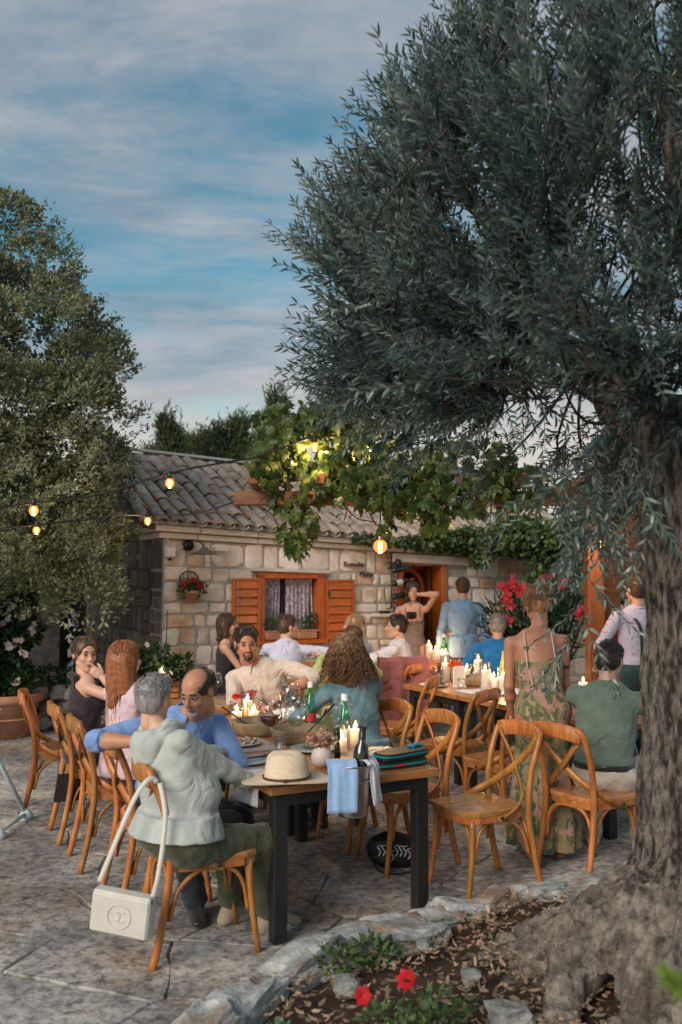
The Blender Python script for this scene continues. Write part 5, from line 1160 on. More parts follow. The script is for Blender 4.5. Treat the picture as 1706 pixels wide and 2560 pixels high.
# leaf litter, pebbles, succulents, petunias
g5=np.random.default_rng(31); n=5200; P=[];
while len(P)<n:
    s_=g5.random()**1.3; i=g5.integers(len(sp_)-8); p=sp_[i]; q=np.array([p.x+.08,p.y-.1]); e=np.array([1.9,1.6]); a=q+(e-q)*s_*.75; P.append((a[0]+g5.normal()*.06,a[1]+g5.normal()*.06,.128+.05*s_+g5.random()*.012))
P=np.array(P); D=g5.normal(size=(n,3)); D[:,2]*=.18; N=g5.normal(size=(n,3))*.3; N[:,2]+=1
stuff(tag(ob('leaf_litter',leafarr('litter',P,D,N,.046*g5.uniform(.4,1.3,n),.011*g5.uniform(.7,2.0,n),-.2,K['litter']),None),'dry fallen olive leaves scattered over the dark soil bed','fallen leaves'))
for i,(x,y,s_,l) in enumerate(((-.24,3.02,.10,'rust-brown clod of earth at the left of the soil bed'),(.52,3.80,.07,'small orange stone in the soil near the roots'),(.02,3.72,.10,'grey rock lying in the soil left of the red petunia'),(.46,3.25,.12,'pale grey stone at the bottom of the soil bed'),(.62,3.45,.16,'blue-grey rock leaning against the olive roots'),(.36,4.12,.06,'little reddish pebble among dry leaves'))):
    o=ob('rock',rock_mesh(g_,(s_*1.2,s_,s_*.8),3,.3),None,None,(x,y,.15)); o.data.materials.clear(); o.data.materials.append(K['bedrock']); tag(o,l,'stone')
def succ(x,y,r_,l,n=26,z=.13):
    t=thing('succulent',l,'plant',(x,y,z)); P=[];D=[];N=[];Ls=[]
    for k in range(n): a=k*2.4; e=k/n; D.append((math.cos(a)*(1-e*.75),math.sin(a)*(1-e*.75),.25+e*1.2)); P.append((0,0,e*r_*.25)); N.append((-math.cos(a)*.6,-math.sin(a)*.6,1)); Ls.append(r_*(1-e*.45))
    ob('rosette',leafarr('suc',P,D,N,Ls,np.array(Ls)*.35,-.15,succm),None,t)
succm=mat('succulent_leaf',(.10,.19,.13),.5,(.17,.28,.17),scale=9,isl=.2)
for x,y,r_,l in ((-.30,3.25,.085,'green succulent rosette nearest the kerb'),(-.22,3.36,.075,'upper succulent rosette of the left group'),(-.33,3.08,.08,'lowest succulent rosette at the bottom edge'),(-.13,3.12,.05,'small pale succulent rosette apart from the others'),(-.40,3.12,.07,'succulent rosette squeezed against the left kerb rocks')): succ(x,y,r_,l)
t=thing('ground_cover','feathery blue-green ground cover at the bottom left of the bed','plant',(-.30,2.98,.12)); o=ob('foliage',blob_leaves('gc',[(0,0,.03),(.12,-.05,.03),(-.1,0,.03)],[(.13,.10,.06)]*3,900,.035,.010,succm,g=g5),None,t); stuff(o)
for i,(x,y,nf,l) in enumerate(((.22,3.52,1,'petunia plant with one big open red bloom'),(.05,3.22,2,'low petunia plant with pink-red half-closed blooms'))):
    t=thing('petunia',l,'plant',(x,y,.12)); ob('foliage',blob_leaves('pf',[(.03,-.22,.04),(.12,-.18,.05),(-.06,-.15,.04),(.16,-.05,.05)],[(.10,.10,.07)]*4,520,.045,.016,K['ivyleaf'],g=g5),None,t)
    if nf==1: pts=[(.02,0,.15)]; flowers('bloom',[(.02,-.02,.15)],.043,K['redpetal'],t,petals=7,g=g5,cup=.1); flowers('bloom',[(-.14,.03,.07)],.04,K['redpetal'],t,petals=6,g=g5,cup=.3); m=MB(); m.lathe([(0,0),(.012,.006),(0,.01)],8,(.02,-.045,.15)); m.obj('flower_centre',K['black'],t)
    else: flowers('bloom',[(-.08,-.08,.10),(.04,-.1,.09)],.04,K['redpetal'],t,petals=6,g=g5,cup=1.0)
    m=MB(); m.tube([(0,0,0),(.02,-.01,.13)],.003,5); m.obj('stem',K['ivyleaf'],t)
for i,(x,y,l) in enumerate(((.14,4.02,'small green weed in the middle of the soil bed'),(.0,3.95,'small green weed close to the kerb rocks'))):
    t=thing('weed',l,'plant',(x,y,.13)); o=ob('foliage',blob_leaves('wd',[(0,0,.03)],[(.10,.07,.05)],140,.05,.018,K['ivyleaf'],g=g5),None,t)
# blurred green frond close to the camera, lower right
t=thing('frond','bright green feathery frond close to the camera at the lower right','plant',(.72,1.62,.95)); m=MB(); m.tube([(0,0,0),(-.07,0,.08),(-.16,0,.135)],.004,5); m.obj('stem',K['ivyleaf'],t); P=[];D=[]
for k in range(240): s_=g5.random(); P.append((-.16*s_,0,.15*s_-.02*s_*s_)); D.append((-.8,g5.normal()*.5,.5+g5.normal()*.8))
n=len(P); ob('leaflets',leafarr('fr',P,D,g5.normal(size=(n,3)),.032*np.ones(n),.006*np.ones(n),.1,mat('fresh_green',(.20,.32,.05),.6,transl=.4)),None,t)
# ---------------- string lights ----------------
def aty(u,v,y): return np.array([(u-853)/2300*y,y,1.77+(1430-v)/2300*y])
def pl(loc,e,parent,col=(1,.6,.28),r=.03):
    l=bpy.data.lights.new('lamp_light','POINT'); l.energy=e; l.color=col; l.shadow_soft_size=r; o=bpy.data.objects.new('lamp_light',l); C.objects.link(o); o.parent=parent; o.location=loc; return o
def string(label,pts,group='festoon cables'):
    m=MB(); m.tube(spline([tuple(p) for p in pts],8),.008,6); o=m.obj('festoon_cable',K['black'],None,True); tag(o,label,'cable',group)
def bulbt(label,p,r=.037,e=1.6,big=False):
    t=thing('festoon_bulb' if not big else 'globe_bulb',label,'light bulb',tuple(p),0,'lit bulbs over the terrace'); 
    m=MB(); m.lathe([(.0,r*2.6),(r*.55,r*2.5),(r*.6,r*1.0),(r*.45,r*.9),(0,r*.9)],12); m.obj('socket',K['black'],t,True)
    if big:
        m=MB(); m.lathe([(r*math.sin(a),-r*math.cos(a)) for a in [PI*k/14 for k in range(13)]],24); m.obj('glass',K['bulb'],t,True)
        m=MB(); 
        for k in range(7): a=k*.9; m.tube([(r*.22*math.cos(a),r*.22*math.sin(a),r*.62),(r*.26*math.cos(a+.4),r*.26*math.sin(a+.4),-r*.5)],.0032,5)
        m.obj('filament',K['fil'],t)
    else: m=MB(); m.lathe([(r*math.sin(a)*(1 if a<1.9 else .95),-r*1.15*math.cos(a)) for a in [PI*k/12 for k in range(11)]]+[(0,r*1.1)],16); m.obj('glass',K['bulb'],t,True); m=MB(); m.lathe([(r*.52*math.sin(a),-r*.75*math.cos(a)) for a in [PI*k/8 for k in range(9)]],12); m.obj('filament',K['glowbulb'],t,True)
    pl((0,0,-r*1.4 if not big else -r*1.3),e,t)
    return t
bulbt('lit bulb on the upper cable in front of the left oak',aty(83,1276,7.2),.037,3)
bulbt('smaller lit bulb on the lower cable in front of the left oak',aty(91,1326,7.6),.03,2)
bulbt('lit bulb hanging over the middle of the tiled roof',aty(423,1207,7.4),.037,2)
bulbt('lit bulb near the front corner of the roof eaves',aty(369,1302,9.0),.035,2)
bulbt('lit bulb among the topmost creeper leaves beside the olive',aty(787,1115,7.7),.035,16)
bulbt('large round filament bulb hanging in front of the house wall',aty(951,1366,8.0),.060,6,True)
bulbt('lit bulb beside the timber post on the right',aty(1505,1357,7.8),.035,6)
bulbt('small lit bulb glinting at the right end of the creeper',aty(1114,1299,8.3),.026,5)
bulbt('lit bulb hidden inside the creeper under the beam end',aty(925,1105,8.1),.03,19)
bulbt('bulb behind the left tip of the creeper lighting the beam',aty(655,1200,8.55),.03,14)
string('upper black festoon cable from left oak over the roof to the creeper',[aty(-60,1272,7.0),aty(0,1268,7.1),aty(83,1258,7.2),aty(250,1235,7.3),aty(423,1182,7.4),aty(560,1155,7.5),aty(645,1140,7.6),aty(785,1092,7.7),aty(925,1085,8.0)])
string('lower black festoon cable past the roof corner to the pergola beam',[aty(-60,1330,7.5),aty(0,1325,7.5),aty(91,1312,7.6),aty(210,1300,8.1),aty(290,1288,8.6),aty(369,1288,9.0),aty(480,1285,8.9),aty(595,1252,8.3)])
m=MB(); m.tube([tuple(aty(951,1345,8.0)),tuple(aty(952,1250,8.0)),tuple(aty(955,1180,8.15))],.006,6); tag(m.obj('pendant_cable',K['black']),'short black cable carrying the large round filament bulb','cable')
m=MB(); m.tube(spline([tuple(aty(1110,940,3.6)),tuple(aty(1400,965,3.7)),tuple(aty(1720,985,3.8))],5),.004,5); tag(m.obj('brown_cable',K['twig'],None),'thin brown cord running across the olive crown','cable')

# ---------------- chairs ----------------
def ribbon(m,path,w,t,up): m.sweep(path,[(-w/2,-t/2),(w/2,-t/2),(w/2,t/2),(-w/2,t/2)],up=up); return m
def make_chair():
    root=thing('bistro_chair','x','chair',(0,0,0),0,'wooden cross-back chairs on the terrace'); w=K['wood']
    poly=[(.20,.15),(.17,.205),(.10,.225),(0,.23),(-.10,.225),(-.17,.205),(-.20,.15),(-.195,-.02),(-.18,-.17),(-.13,-.20),(0,-.205),(.13,-.20),(.18,-.17),(.195,-.02)]
    m=MB(); m.prism(poly[::-1] if False else poly,.445,.472,bev=.007); m.obj('seat',K['seat'],root)
    m=MB(); m.sweep([(x*.93,y*.93,.428) for x,y in poly]+[(poly[0][0]*.93,poly[0][1]*.93,.428)],[(-.011,-.019),(.011,-.019),(.011,.019),(-.011,.019)],cap=False); m.obj('seat_frame',w,root)
    for s in(-1,1):
        m=MB(); m.tube(spline([(s*.195,-.285,0),(s*.187,-.235,.22),(s*.182,-.205,.45),(s*.187,-.225,.65),(s*.192,-.275,.80),(s*.180,-.298,.855),(s*.150,-.304,.875)],4),.0185,8); m.obj('leg',w,root,True)
        m=MB(); m.tube(spline([(s*.185,.215,0),(s*.172,.18,.25),(s*.165,.17,.43)],3),[.014,.015,.016,.017,.0175,.018,.0185],8); m.obj('leg',w,root,True)
        m=MB(); ribbon(m,spline([(s*-.176,-.287,.835),(s*-.09,-.282,.74),(0,-.255+.006*s,.645),(s*.12,-.205,.55),(s*.20,-.13,.485),(s*.212,-.02,.432),(s*.208,.03,.425)],4),.038,.010,(s*.35,-1,.15)); m.obj('cross_slat',w,root,True)
        m=MB(); m.tube([(s*.214,.01,.432),(s*.223,.01,.432)],.010,8); m.obj('bolt',K['iron'],root,True)
        m=MB(); m.tube(spline([(s*.172,.165,.20),(s*.170,.135,.34),(s*.165,.06,.405),(s*.165,-.06,.405),(s*.175,-.165,.33),(s*.182,-.205,.20)],4),.0105,6); m.obj('arch_brace',w,root,True)
    for y,a in ((.175,.17),(-.21,.185)): m=MB(); m.tube(spline([(-a+.012,y,.20),(-a+.035,y,.34),(-.08,y*.97,.405),(.08,y*.97,.405),(a-.035,y,.34),(a-.012,y,.20)],4),.0105,6); m.obj('arch_brace',w,root,True)
    m=MB(); m.sweep(spline([(-.178,-.293,.845),(-.09,-.322,.862),(0,-.332,.866),(.09,-.322,.862),(.178,-.293,.845)],4),[(-.012,-.048),(-.006,-.053),(.008,-.052),(.013,-.04),(.013,.03),(.004,.036),(-.008,.036),(-.012,.03)]); m.obj('top_rail',w,root,True)
    return root
CH=[
 (-.655,4.50,.92,.40,'wooden cross-back chair holding the white shoulder bag under grey-haired woman'),
 (-.98,5.15,.89,.46,'cross-back chair of the bald man, behind the grey-haired woman'),
 (-1.36,5.83,.90,.43,'cross-back chair beneath the red-haired woman in pale pink'),
 (-1.66,6.40,.90,.43,'cross-back chair with a small black handbag hanging, used by dark-haired woman'),
 (-2.07,7.00,.93,.25,'empty cross-back chair beside the terracotta pot at far left'),
 (.78,5.30,-.87,-.48,'empty cross-back chair pulled out at the front right of the long table'),
 (.37,5.74,-.89,-.46,'cross-back chair above the black backpack, partly under the long table'),
 (.12,6.22,-.80,-.55,'cross-back chair behind the curly-haired woman in denim'),
 (.86,7.15,-.75,.60,'empty cross-back chair just behind the foremost empty one, near the second table corner'),
 (1.12,6.55,-.55,.83,'cross-back chair between the empty front chair and the floral dress'),
 (.50,7.95,-.93,.36,'empty cross-back chair at the left corner of the second table'),
 (1.50,5.58,.80,.55,'cross-back chair of the man in sage shirt beside the olive trunk'),
 (-.62,7.30,-.5,-.85,'cross-back chair of the bearded man in beige shirt'),
 (-.55,9.20,-.35,.93,'cross-back chair behind man in pale blue shirt near the window'),
 (.60,9.15,-.6,.8,'cross-back chair draped with a dusty pink jacket'),
 (-.12,8.35,-.5,.8,'cross-back chair with the lime green cardigan over it'),
 (-1.30,9.68,1,.1,'cross-back chair of bob-haired woman beside the wooden planter'),
 (.12,9.55,-.4,.9,'cross-back chair of the blonde woman at the far table'),
]
c0=make_chair(); kids=children(c0)
for i,(x,y,fx,fy,l) in enumerate(CH):
    if i==0: c0.location=(x,y,0); c0.rotation_euler=(0,0,yawof(fx,fy)); c0['label']=l
    else: copy_tree(c0,None,(x,y,0),yawof(fx,fy),l,None,kids)

# ---------------- tables ----------------
def table(label,x,y,L,Wd,yaw,th=.04,group=None,h=.75,leg=.07):
    """origin at the near-left corner, local x = width direction, local y = length"""
    t=thing('dining_table',label,'table',(x,y,0),yaw,group); m=MB(); nb=4
    for i in range(nb): m=MB(); m.box((Wd*(i+.5)/nb,L/2,h-th/2),(Wd/nb-.0015,L,th),bev=.003); m.obj('plank',K['table'],t)
    m=MB()
    for a,b,c,d in ((Wd/2,.06,Wd-.10,.05),(Wd/2,L-.06,Wd-.10,.05),(.06,L/2,.05,L-.18),(Wd-.06,L/2,.05,L-.18)): m.box((a,b,h-th-.032),(c,d,.06))
    m.obj('frame',K['steel'],t); me=MB().box((0,0,0),(leg,leg,h-th-.002),bev=.003).mesh('leg'); me.materials.append(K['steel'])
    for a in(.075,Wd-.075):
        for b in(.075,L-.075): ob('leg',me,None,t,(a,b,(h-th)/2))
    return t
YA=math.atan2(.458,.889); ux=(.889,.458); uy=(-.458,.889)
NL=(-.335,4.43); TG='oak-topped tables with black steel legs'
table('oak-topped long table in the foreground with straw hat and ice bucket',NL[0],NL[1],1.62,.95,YA,group=TG)
table('second oak table joined behind the foreground one, carrying the stoneware bowls',NL[0]+uy[0]*1.63,NL[1]+uy[1]*1.63,1.55,.95,YA,group=TG)
BL=(.96,7.72)
table('oak table left of the woman in floral dress with candles and plates',BL[0]+uy[0]*.0,BL[1],.86,1.1,YA,group=TG)
table('oak table in front of the seated man in sage shirt, hidden by the dress',BL[0]+.458*1.75,BL[1]-.889*1.75,1.73,1.1,YA,group=TG)
table('far oak table by the doorway with a cluster of candles',.28,10.45,.75,1.15,R(2),group=TG)
table('far oak table below the window behind the beige-shirted man',-.98,9.85,.62,1.35,R(8),group=TG)
def TA(x,y): return x,y
Z=.7515
# ---------------- table things ----------------
def lath(name,label,cat,loc,prof,mt,n=24,part='body',group=None,smooth=True):
    t=thing(name,label,cat,loc,0,group); m=MB(); m.lathe(prof,n); m.obj(part,mt,t,smooth); return t
# hat
straw=mat('straw',(.62,.50,.36),.8,(.74,.62,.47),scale=60,stretch=(1,1,3),bump=.4,bscale=160,bdist=.003)
t=thing('straw_hat','cream straw fedora with thin brown band on the table corner','hat',(-.262,4.53,Z+.004),R(15)); m=MB(); n=40; V=[];rs=[(.205,.0),(.19,.002),(.16,-.0),(.125,.001),(.105,.006),(.101,.03),(.097,.07),(.090,.105),(.075,.122),(.045,.120),(.012,.112)]
for i,(r_,z_) in enumerate(rs):
    for j in range(n):
        a=2*PI*j/n; k=1+.12*abs(math.sin(a))**1.0*0; x=r_*math.cos(a)*.93; y=r_*math.sin(a)*1.08; zz=z_
        if i<4: zz+=.014*(1-i/4)*abs(math.cos(a))**2+.006*math.sin(a*2+1)*(1-i/4)
        if i>=7: zz+=-.020*math.exp(-(x/.028)**2)*(1 if y>-.06 else .5)+.010*math.exp(-((abs(x)-.05)/.03)**2)
        V.append((y,x,zz+.012))
V.append((0,0,.105)); F=[(i*n+j,(i+1)*n+j,(i+1)*n+(j+1)%n,i*n+(j+1)%n) for i in range(len(rs)-1) for j in range(n)]+[((len(rs)-1)*n+j,len(V)-1,(len(rs)-1)*n+(j+1)%n) for j in range(n)]
m.add(V,F); m.obj('hat_body',straw,t,True); m=MB(); m.sweep([(.109*1.08*math.cos(2*PI*j/40),.109*.93*math.sin(2*PI*j/40),.028) for j in range(41)],[(-.0015,-.006),(.0015,-.006),(.0015,.006),(-.0015,.006)],cap=False); m.box((-.03,-.104,.028),(.022,.012,.017),bev=.003); m.obj('hat_band',mat('brown_leather',(.07,.03,.018),.6),t)
# ice bucket on a clamp
bx,by=.055,4.525
t=thing('ice_bucket','steel ice bucket clamped to the table end','ice bucket',(bx,by,.60),YA)
m=MB(); m.lathe([(0,0),(.068,0),(.072,.01),(.088,.235),(.094,.240),(.094,.246),(.086,.242),(.068,.015),(0,.012)],36); m.obj('bucket',K['chrome'],t,True); m=MB(); m.tube([(.0875*math.cos(k*.2),.0875*math.sin(k*.2),.17) for k in range(33)],.004,6); m.tube([(.088,0,.19),(.115,0,.20)],.01,8); m.tube([(0,.088,.17),(0,.14,.165),(0,.16,.155)],.006,6); m.obj('handle',K['chrome'],t,True)
bottle('dark wine bottle standing in the ice bucket',(bx+.03,by+.02,.70),(R(-3),R(4),0),cap_=capb)
def drape(name,label,cat,loc,rz,prof,w,mt,fold=.006,waves=5,th=.004,parent=None,flare=0,seed=0,group=None):
    """prof: list of (y,z) the cloth follows; w width along x"""
    g=random.Random(seed); ph=[g.uniform(0,6) for _ in range(4)]; n=len(prof)
    pr=spline([(0,a,b) for a,b in prof],4); 
    def f(u,v):
        k=v*(len(pr)-1); i=min(int(k),len(pr)-2); p=pr[i].lerp(pr[i+1],k-i); 
        amt=fold*min(1,v*1.2+.15); off=amt*(math.sin(u*waves*6.28+ph[0]+v*2)+.5*math.sin(u*waves*11+ph[1]-v*3)); x=(u-.5)*w*(1+flare*v)+amt*.6*math.sin(v*9+ph[2]); return (x,p.y-off*.9,p.z+off*.3)
    nx_,nz_=34,22; V=[f(i/(nx_-1),j/(nz_-1)) for j in range(nz_) for i in range(nx_)]; V2=[(x,y+th,z-.001) for x,y,z in V]; N_=len(V)
    F=[(j*nx_+i,j*nx_+i+1,(j+1)*nx_+i+1,(j+1)*nx_+i) for j in range(nz_-1) for i in range(nx_-1)]; F2=[tuple(N_+q for q in reversed(f_)) for f_ in F]
    E=[(i,N_+i,N_+i+1,i+1) for i in range(nx_-1)]+[((nz_-1)*nx_+i,(nz_-1)*nx_+i+1,N_+(nz_-1)*nx_+i+1,N_+(nz_-1)*nx_+i) for i in range(nx_-1)]
    E+=[(j*nx_,(j+1)*nx_,N_+(j+1)*nx_,N_+j*nx_) for j in range(nz_-1)]+[(j*nx_+nx_-1,N_+j*nx_+nx_-1,N_+(j+1)*nx_+nx_-1,(j+1)*nx_+nx_-1) for j in range(nz_-1)]
    m=MB(); m.add(V+V2,F+F2+E); o=m.obj(name,mt,parent,True,loc,(0,0,rz))
    if label: tag(o,label,cat,group)
    return o
drape('towel','pale blue towel hung over the front of the ice bucket','towel',(bx-.05,by-.075,.60),R(8),[(.10,.262),(.05,.272),(.0,.262),(-.022,.23),(-.03,.14),(-.03,.035)],.145,K['bluelinen'],.003,2,seed=3)
drape('napkin','grey-white napkin hanging off the right rim of the ice bucket','napkin',(bx+.10,by+.03,.60),R(70),[(.06,.262),(.02,.262),(-.012,.22),(-.02,.13),(-.028,.05)],.12,K['linen'],.008,3,seed=5)
drape('napkin','white linen napkin falling over the left table edge near the hat','napkin',(-.44,4.70,0),R(-52),[(.10,.757),(.04,.758),(-.015,.748),(-.04,.70),(-.05,.62)],.17,K['linen'],.010,2,flare=.3,seed=8)
# plates, bowls
def plate(label,x,y,r=.13,mt=None,food=None,name='plate',cut=True):
    t=thing(name,label,'plate',(x,y,Z),0); m=MB(); m.lathe([(0,.002),(r*.65,.002),(r*.95,.014),(r,.019),(r*.97,.021),(r*.66,.009),(0,.008)],36); m.obj('dish',mt or K['plate'],t,True)
    if food: f=blob_leaves('food',[(.05,.01,.018),(-.02,.03,.014)],[(.05,.04,.012),(.03,.03,.008)],120,.03,.022,food,shell=.2); ob('leftovers',f,None,t)
    return t
food_m=mat('leftover_food',(.45,.32,.2),.7,(.62,.52,.4),scale=30,isl=.3); greenf=mat('salad',(.06,.10,.05),.5,(.3,.35,.3),scale=40,isl=.4)
plate('blue-grey plate with flatbread leftovers beside bald man\'s forearm',-.60,5.50,.13,food=food_m)
plate('blue-grey plate just behind the straw hat, with cutlery laid across',-.50,4.99,.125)
plate('round plate with dark leaves behind the vase of dried flowers',-.16,5.33,.135,food=greenf)
plate('blue-grey plate with crossed cutlery near the teal cases',.22,5.22,.125)
plate('blue-grey plate in front of the beige-shirted man',-.98,7.0,.12)
def bowl(label,x,y,r,h,z=Z):
    return lath('serving_bowl',label,'bowl',(x,y,z),[(0,0),(r*.84,0),(r*.93,h*.25),(r,h*.93),(r*.99,h),(r*.93,h*.98),(r*.88,h*.3),(r*.78,.014),(0,.012)],K['bowl'],44,'stoneware')
bowl('wide brown stoneware bowl behind red wine glass',-.52,5.90,.175,.085); bowl('brown stoneware bowl behind the dried flowers',-.25,5.62,.175,.085); bowl('third brown stoneware bowl at the far end of the long table',-.93,6.75,.17,.075); bowl('shallow brown bowl among the candles of the second table',1.20,8.40,.17,.08)
def cutlery(label,x,y,z,a,L=.19,tilt=0,mt=None,name='fork'):
    t=thing(name,label,'cutlery',(x,y,z),R(a)); t.rotation_euler=(R(tilt),0,R(a)); m=MB(); m.box((0,-L*.25,0),(.011,L*.5,.005),bev=.001); m.obj('handle',mt or K['black'],t); m=MB(); 
    if name=='fork':
        for k in(-1.5,-.5,.5,1.5): m.box((k*.005,L*.36,0),(.0025,L*.2,.0025))
        m.box((0,L*.16,0),(.018,L*.22,.003),bev=.001)
    else: m.sweep([(0,0,0),(0,L*.25,.002),(0,L*.48,0)],[(-.009,-.001),(.009,-.001),(.009,.001),(-.009,.001)],scales=[.6,1,.4])
    m.obj('head',mt or K['black'],t); return t
cutlery('black fork on plate behind the straw hat',-.47,5.0,Z+.026,-55); cutlery('black knife beside the fork behind the hat',-.44,5.03,Z+.028,-48,name='knife')
cutlery('fork on the plate near the teal cases',.20,5.24,Z+.026,-40,mt=K['chrome']); cutlery('knife crossing the fork near the teal cases',.25,5.23,Z+.030,-15,mt=K['chrome'],name='knife')
def tongs(label,x,y,z,a,tilt,L=.26):
    t=thing('salad_server',label,'utensil',(x,y,z)); t.rotation_euler=(R(tilt),0,R(a)); m=MB(); m.tube([(0,0,0),(0,L*.5,0),(0,L,0)],[.004,.0055,.006],6); m.obj('handle',K['black'],t,True); m=MB(); m.lathe([(0,-.02),(.016,-.012),(.018,0),(0,.006)],10); m.obj('scoop',K['black'],t,True)
tongs('black salad server leaning left out of the nearer left bowl',-.55,5.84,.79,65,28); tongs('black salad server leaning right out of the bowl behind the flowers',-.21,5.66,.79,-60,40); tongs('thin black server beside the red wine glass',-.40,6.05,.79,60,48,.2)
# glasses
def wineglass(label,x,y,kind='tulip',fill=None,s=1.0,z=Z):
    t=thing('wine_glass',label,'glass',(x,y,z),0); t.scale=(s,)*3
    if kind=='wide': pr=[(.0,.10),(.022,.108),(.046,.130),(.050,.150),(.044,.185),(.035,.215)]
    else: pr=[(.0,.10),(.018,.106),(.037,.128),(.042,.150),(.039,.180),(.031,.215)]
    m=MB(); m.lathe([(.034,.0),(.034,.002),(.006,.006),(.0035,.012),(.0035,.095),(.006,.10)],20); m.obj('stem',K['glass'],t,True); m=MB(); m.lathe(pr+[(r-.0015,z_) for r,z_ in reversed(pr[1:])],28); m.obj('bowl',K['glass'],t,True)
    if fill: 
        hz=.150 if fill=='redwine' else .135; f=[(max(r-.003,0),z_+.0015) for r,z_ in pr if z_<hz]; rr=np.interp(hz,[p[1] for p in pr],[p[0] for p in pr])-.003; m=MB(); m.lathe(f+[(rr,hz),(0,hz)],24); m.obj('wine',K[fill],t,True)
    return t
wineglass('tall glass of red wine in front of the nearer bowls',-.40,5.27,'wide','redwine',1.38); wineglass('large empty wine glass between the bowls and green bottle',-.33,6.05,'wide',None,1.4); wineglass('wine glass with a little white wine in front of the second bowl',-.26,5.33,'wide','whitewine',1.32)
wineglass('glass of white wine near the bearded man\'s hand',-.53,6.98,'tulip','whitewine'); wineglass('tall white wine glass at the left behind the bald man',-.98,7.30,'tulip','whitewine',1.1); wineglass('empty wine glass right of the upright green bottle',.02,5.62,'tulip',None,1.25); wineglass('empty wine glass on the second table beside the tall candle',1.13,7.98,'tulip',None,1.1); wineglass('gold-tinted wine glass beside the trunk on the right',2.22,8.0,'tulip','whitewine',1.15)
wineglass('small wine glass on the right table behind the dark bottle',1.98,9.0,'tulip')
def tumbler(label,x,y,fill=0,r=.032,h=.10,z=Z):
    t=thing('tumbler',label,'glass',(x,y,z),0); pr=[(0,.006),(r*.9,.006),(r,h),(r-.002,h),(r*.9-.002,.009)]; m=MB(); m.lathe([(0,0),(r*.9,0)]+pr[1:],20); m.obj('glass',K['glass'],t,True)
    m=MB(); m.lathe([(0,.010),(r*.86,.010),(r*.9,h*.55),(0,h*.55)],16); m.obj('water',K['glass'],t,True)
tumbler('water tumbler right of the red wine glass foot',-.34,5.22); tumbler('ribbed water tumbler at the left between bald man and candles',-.90,7.0); tumbler('water tumbler near the left wine glasses',-.95,6.45); tumbler('tumbler by the menu stand on the second table',1.12,8.35); tumbler('tumbler in front of the white candles on the second table',1.04,8.05)
lath('glass_jug','clear glass jug at the far left of the second table','jug',(.90,8.62,Z),[(0,0),(.05,0),(.055,.10),(.052,.14),(.050,.14),(.048,.01),(0,.01)],K['glass'],24,'glass')
# bottles
GB=[(.0,0),(.037,0),(.038,.02),(.038,.13),(.034,.17),(.020,.215),(.0145,.245),(.0145,.29),(.0165,.292),(.0165,.30),(.0,.30)]
def gbottle(label,x,y,cap_=K['white'],s=1,z=Z,lab=lab_r):
    t=thing('water_bottle',label,'bottle',(x,y,z),0); t.scale=(s,)*3; m=MB(); m.lathe(GB,24); m.obj('glass',K['green_glass'],t,True); m=MB(); m.lathe([(.034,.003),(.035,.10),(.0,.10)],18); m.obj('water',K['green_glass'],t,True)
    m=MB(); m.lathe([(.0386,.05),(.0386,.105)],24); m.obj('label',lab,t,True); m=MB(); m.lathe([(.0185,.265),(.0185,.302),(0,.302)],16); m.obj('cap',cap_,t,True)
gbottle('green mineral water bottle with red label, open, by the denim sleeve',-.20,6.08,s=1.0); gbottle('green mineral water bottle nearer the ice bucket, white cap',.02,5.48,lab=lab_w); gbottle('green bottle at the far table by the white flowers',1.20,10.78); gbottle('green bottle on the far window table',-1.08,9.95)
t=thing('yellow_bottle','yellow and green bottle on the second table beside the dress','bottle',(1.48,8.45,Z)); m=MB(); m.lathe(GB,20); m.obj('glass',mat('yellow_liquid',(.55,.50,.04),.2),t,True); m=MB(); m.lathe([(.039,.0),(.039,.06)],16); m.obj('label',lab_r,t,True)
bottle('dark wine bottle standing on the right table left of the seated man',(1.86,8.9,Z),cap_=capb)
t=thing('pepper_mill','pair of slim dark pepper mills standing behind the ice bucket','pepper mill',(-.02,5.12,Z)); 
for dx in(0,): m=MB(); m.lathe([(0,0),(.02,0),(.016,.05),(.011,.09),(.017,.11),(.019,.14),(.012,.16),(.0,.165)],16,(dx,0,0)); m.obj('body',K['black'],t,True); m=MB(); m.lathe([(.0,.165),(.009,.172),(0,.18)],12,(dx,0,0)); m.obj('knob',K['chrome'],t,True)
# candles
def candle(label,x,y,h,r=.035,glassh=None,z=Z,light=0,lod=False):
    t=thing('candle',label,'candle',(x,y,z),0,'lit white pillar candles on the tables'); m=MB(); m.lathe([(0,0),(r,0),(r,h*.97),(r*.9,h),(r*.5,h*.975),(0,h*.97)],20); m.obj('wax',K['wax'],t,True)
    m=MB(); m.tube([(0,0,h*.97),(0,0,h+.012)],.0015,5); m.obj('wick',K['black'],t); m=MB(); m.lathe([(0,h+.006),(.006,h+.012),(.0085,h+.022),(.006,h+.034),(.002,h+.046),(0,h+.052)],10); m.obj('flame',K['flame'],t,True)
    if glassh: m=MB(); q=r+.012; m.lathe([(0,.002-.0),(q,.001),(q,glassh),(q-.002,glassh),(q-.002,.004)],24); m.obj('glass_holder',K['glass'],t,True)
    if light: pl((0,0,h+.03),light,t,(1,.55,.25),.015)
candle('candle in glass at the left of the middle trio on the long table',-.72,6.43,.055,.036,.13,light=.9); candle('tallest candle of the middle trio on the long table',-.66,6.58,.11,.036,.18,light=1.0); candle('right candle of the middle trio on the long table',-.60,6.42,.06,.036,.13,light=.9)
candle('candle in tall glass left behind the ice bucket',.0,5.30,.075,.034,.17,light=1.0); candle('taller candle in glass right behind the ice bucket',.085,5.42,.105,.034,.18,light=1.0)
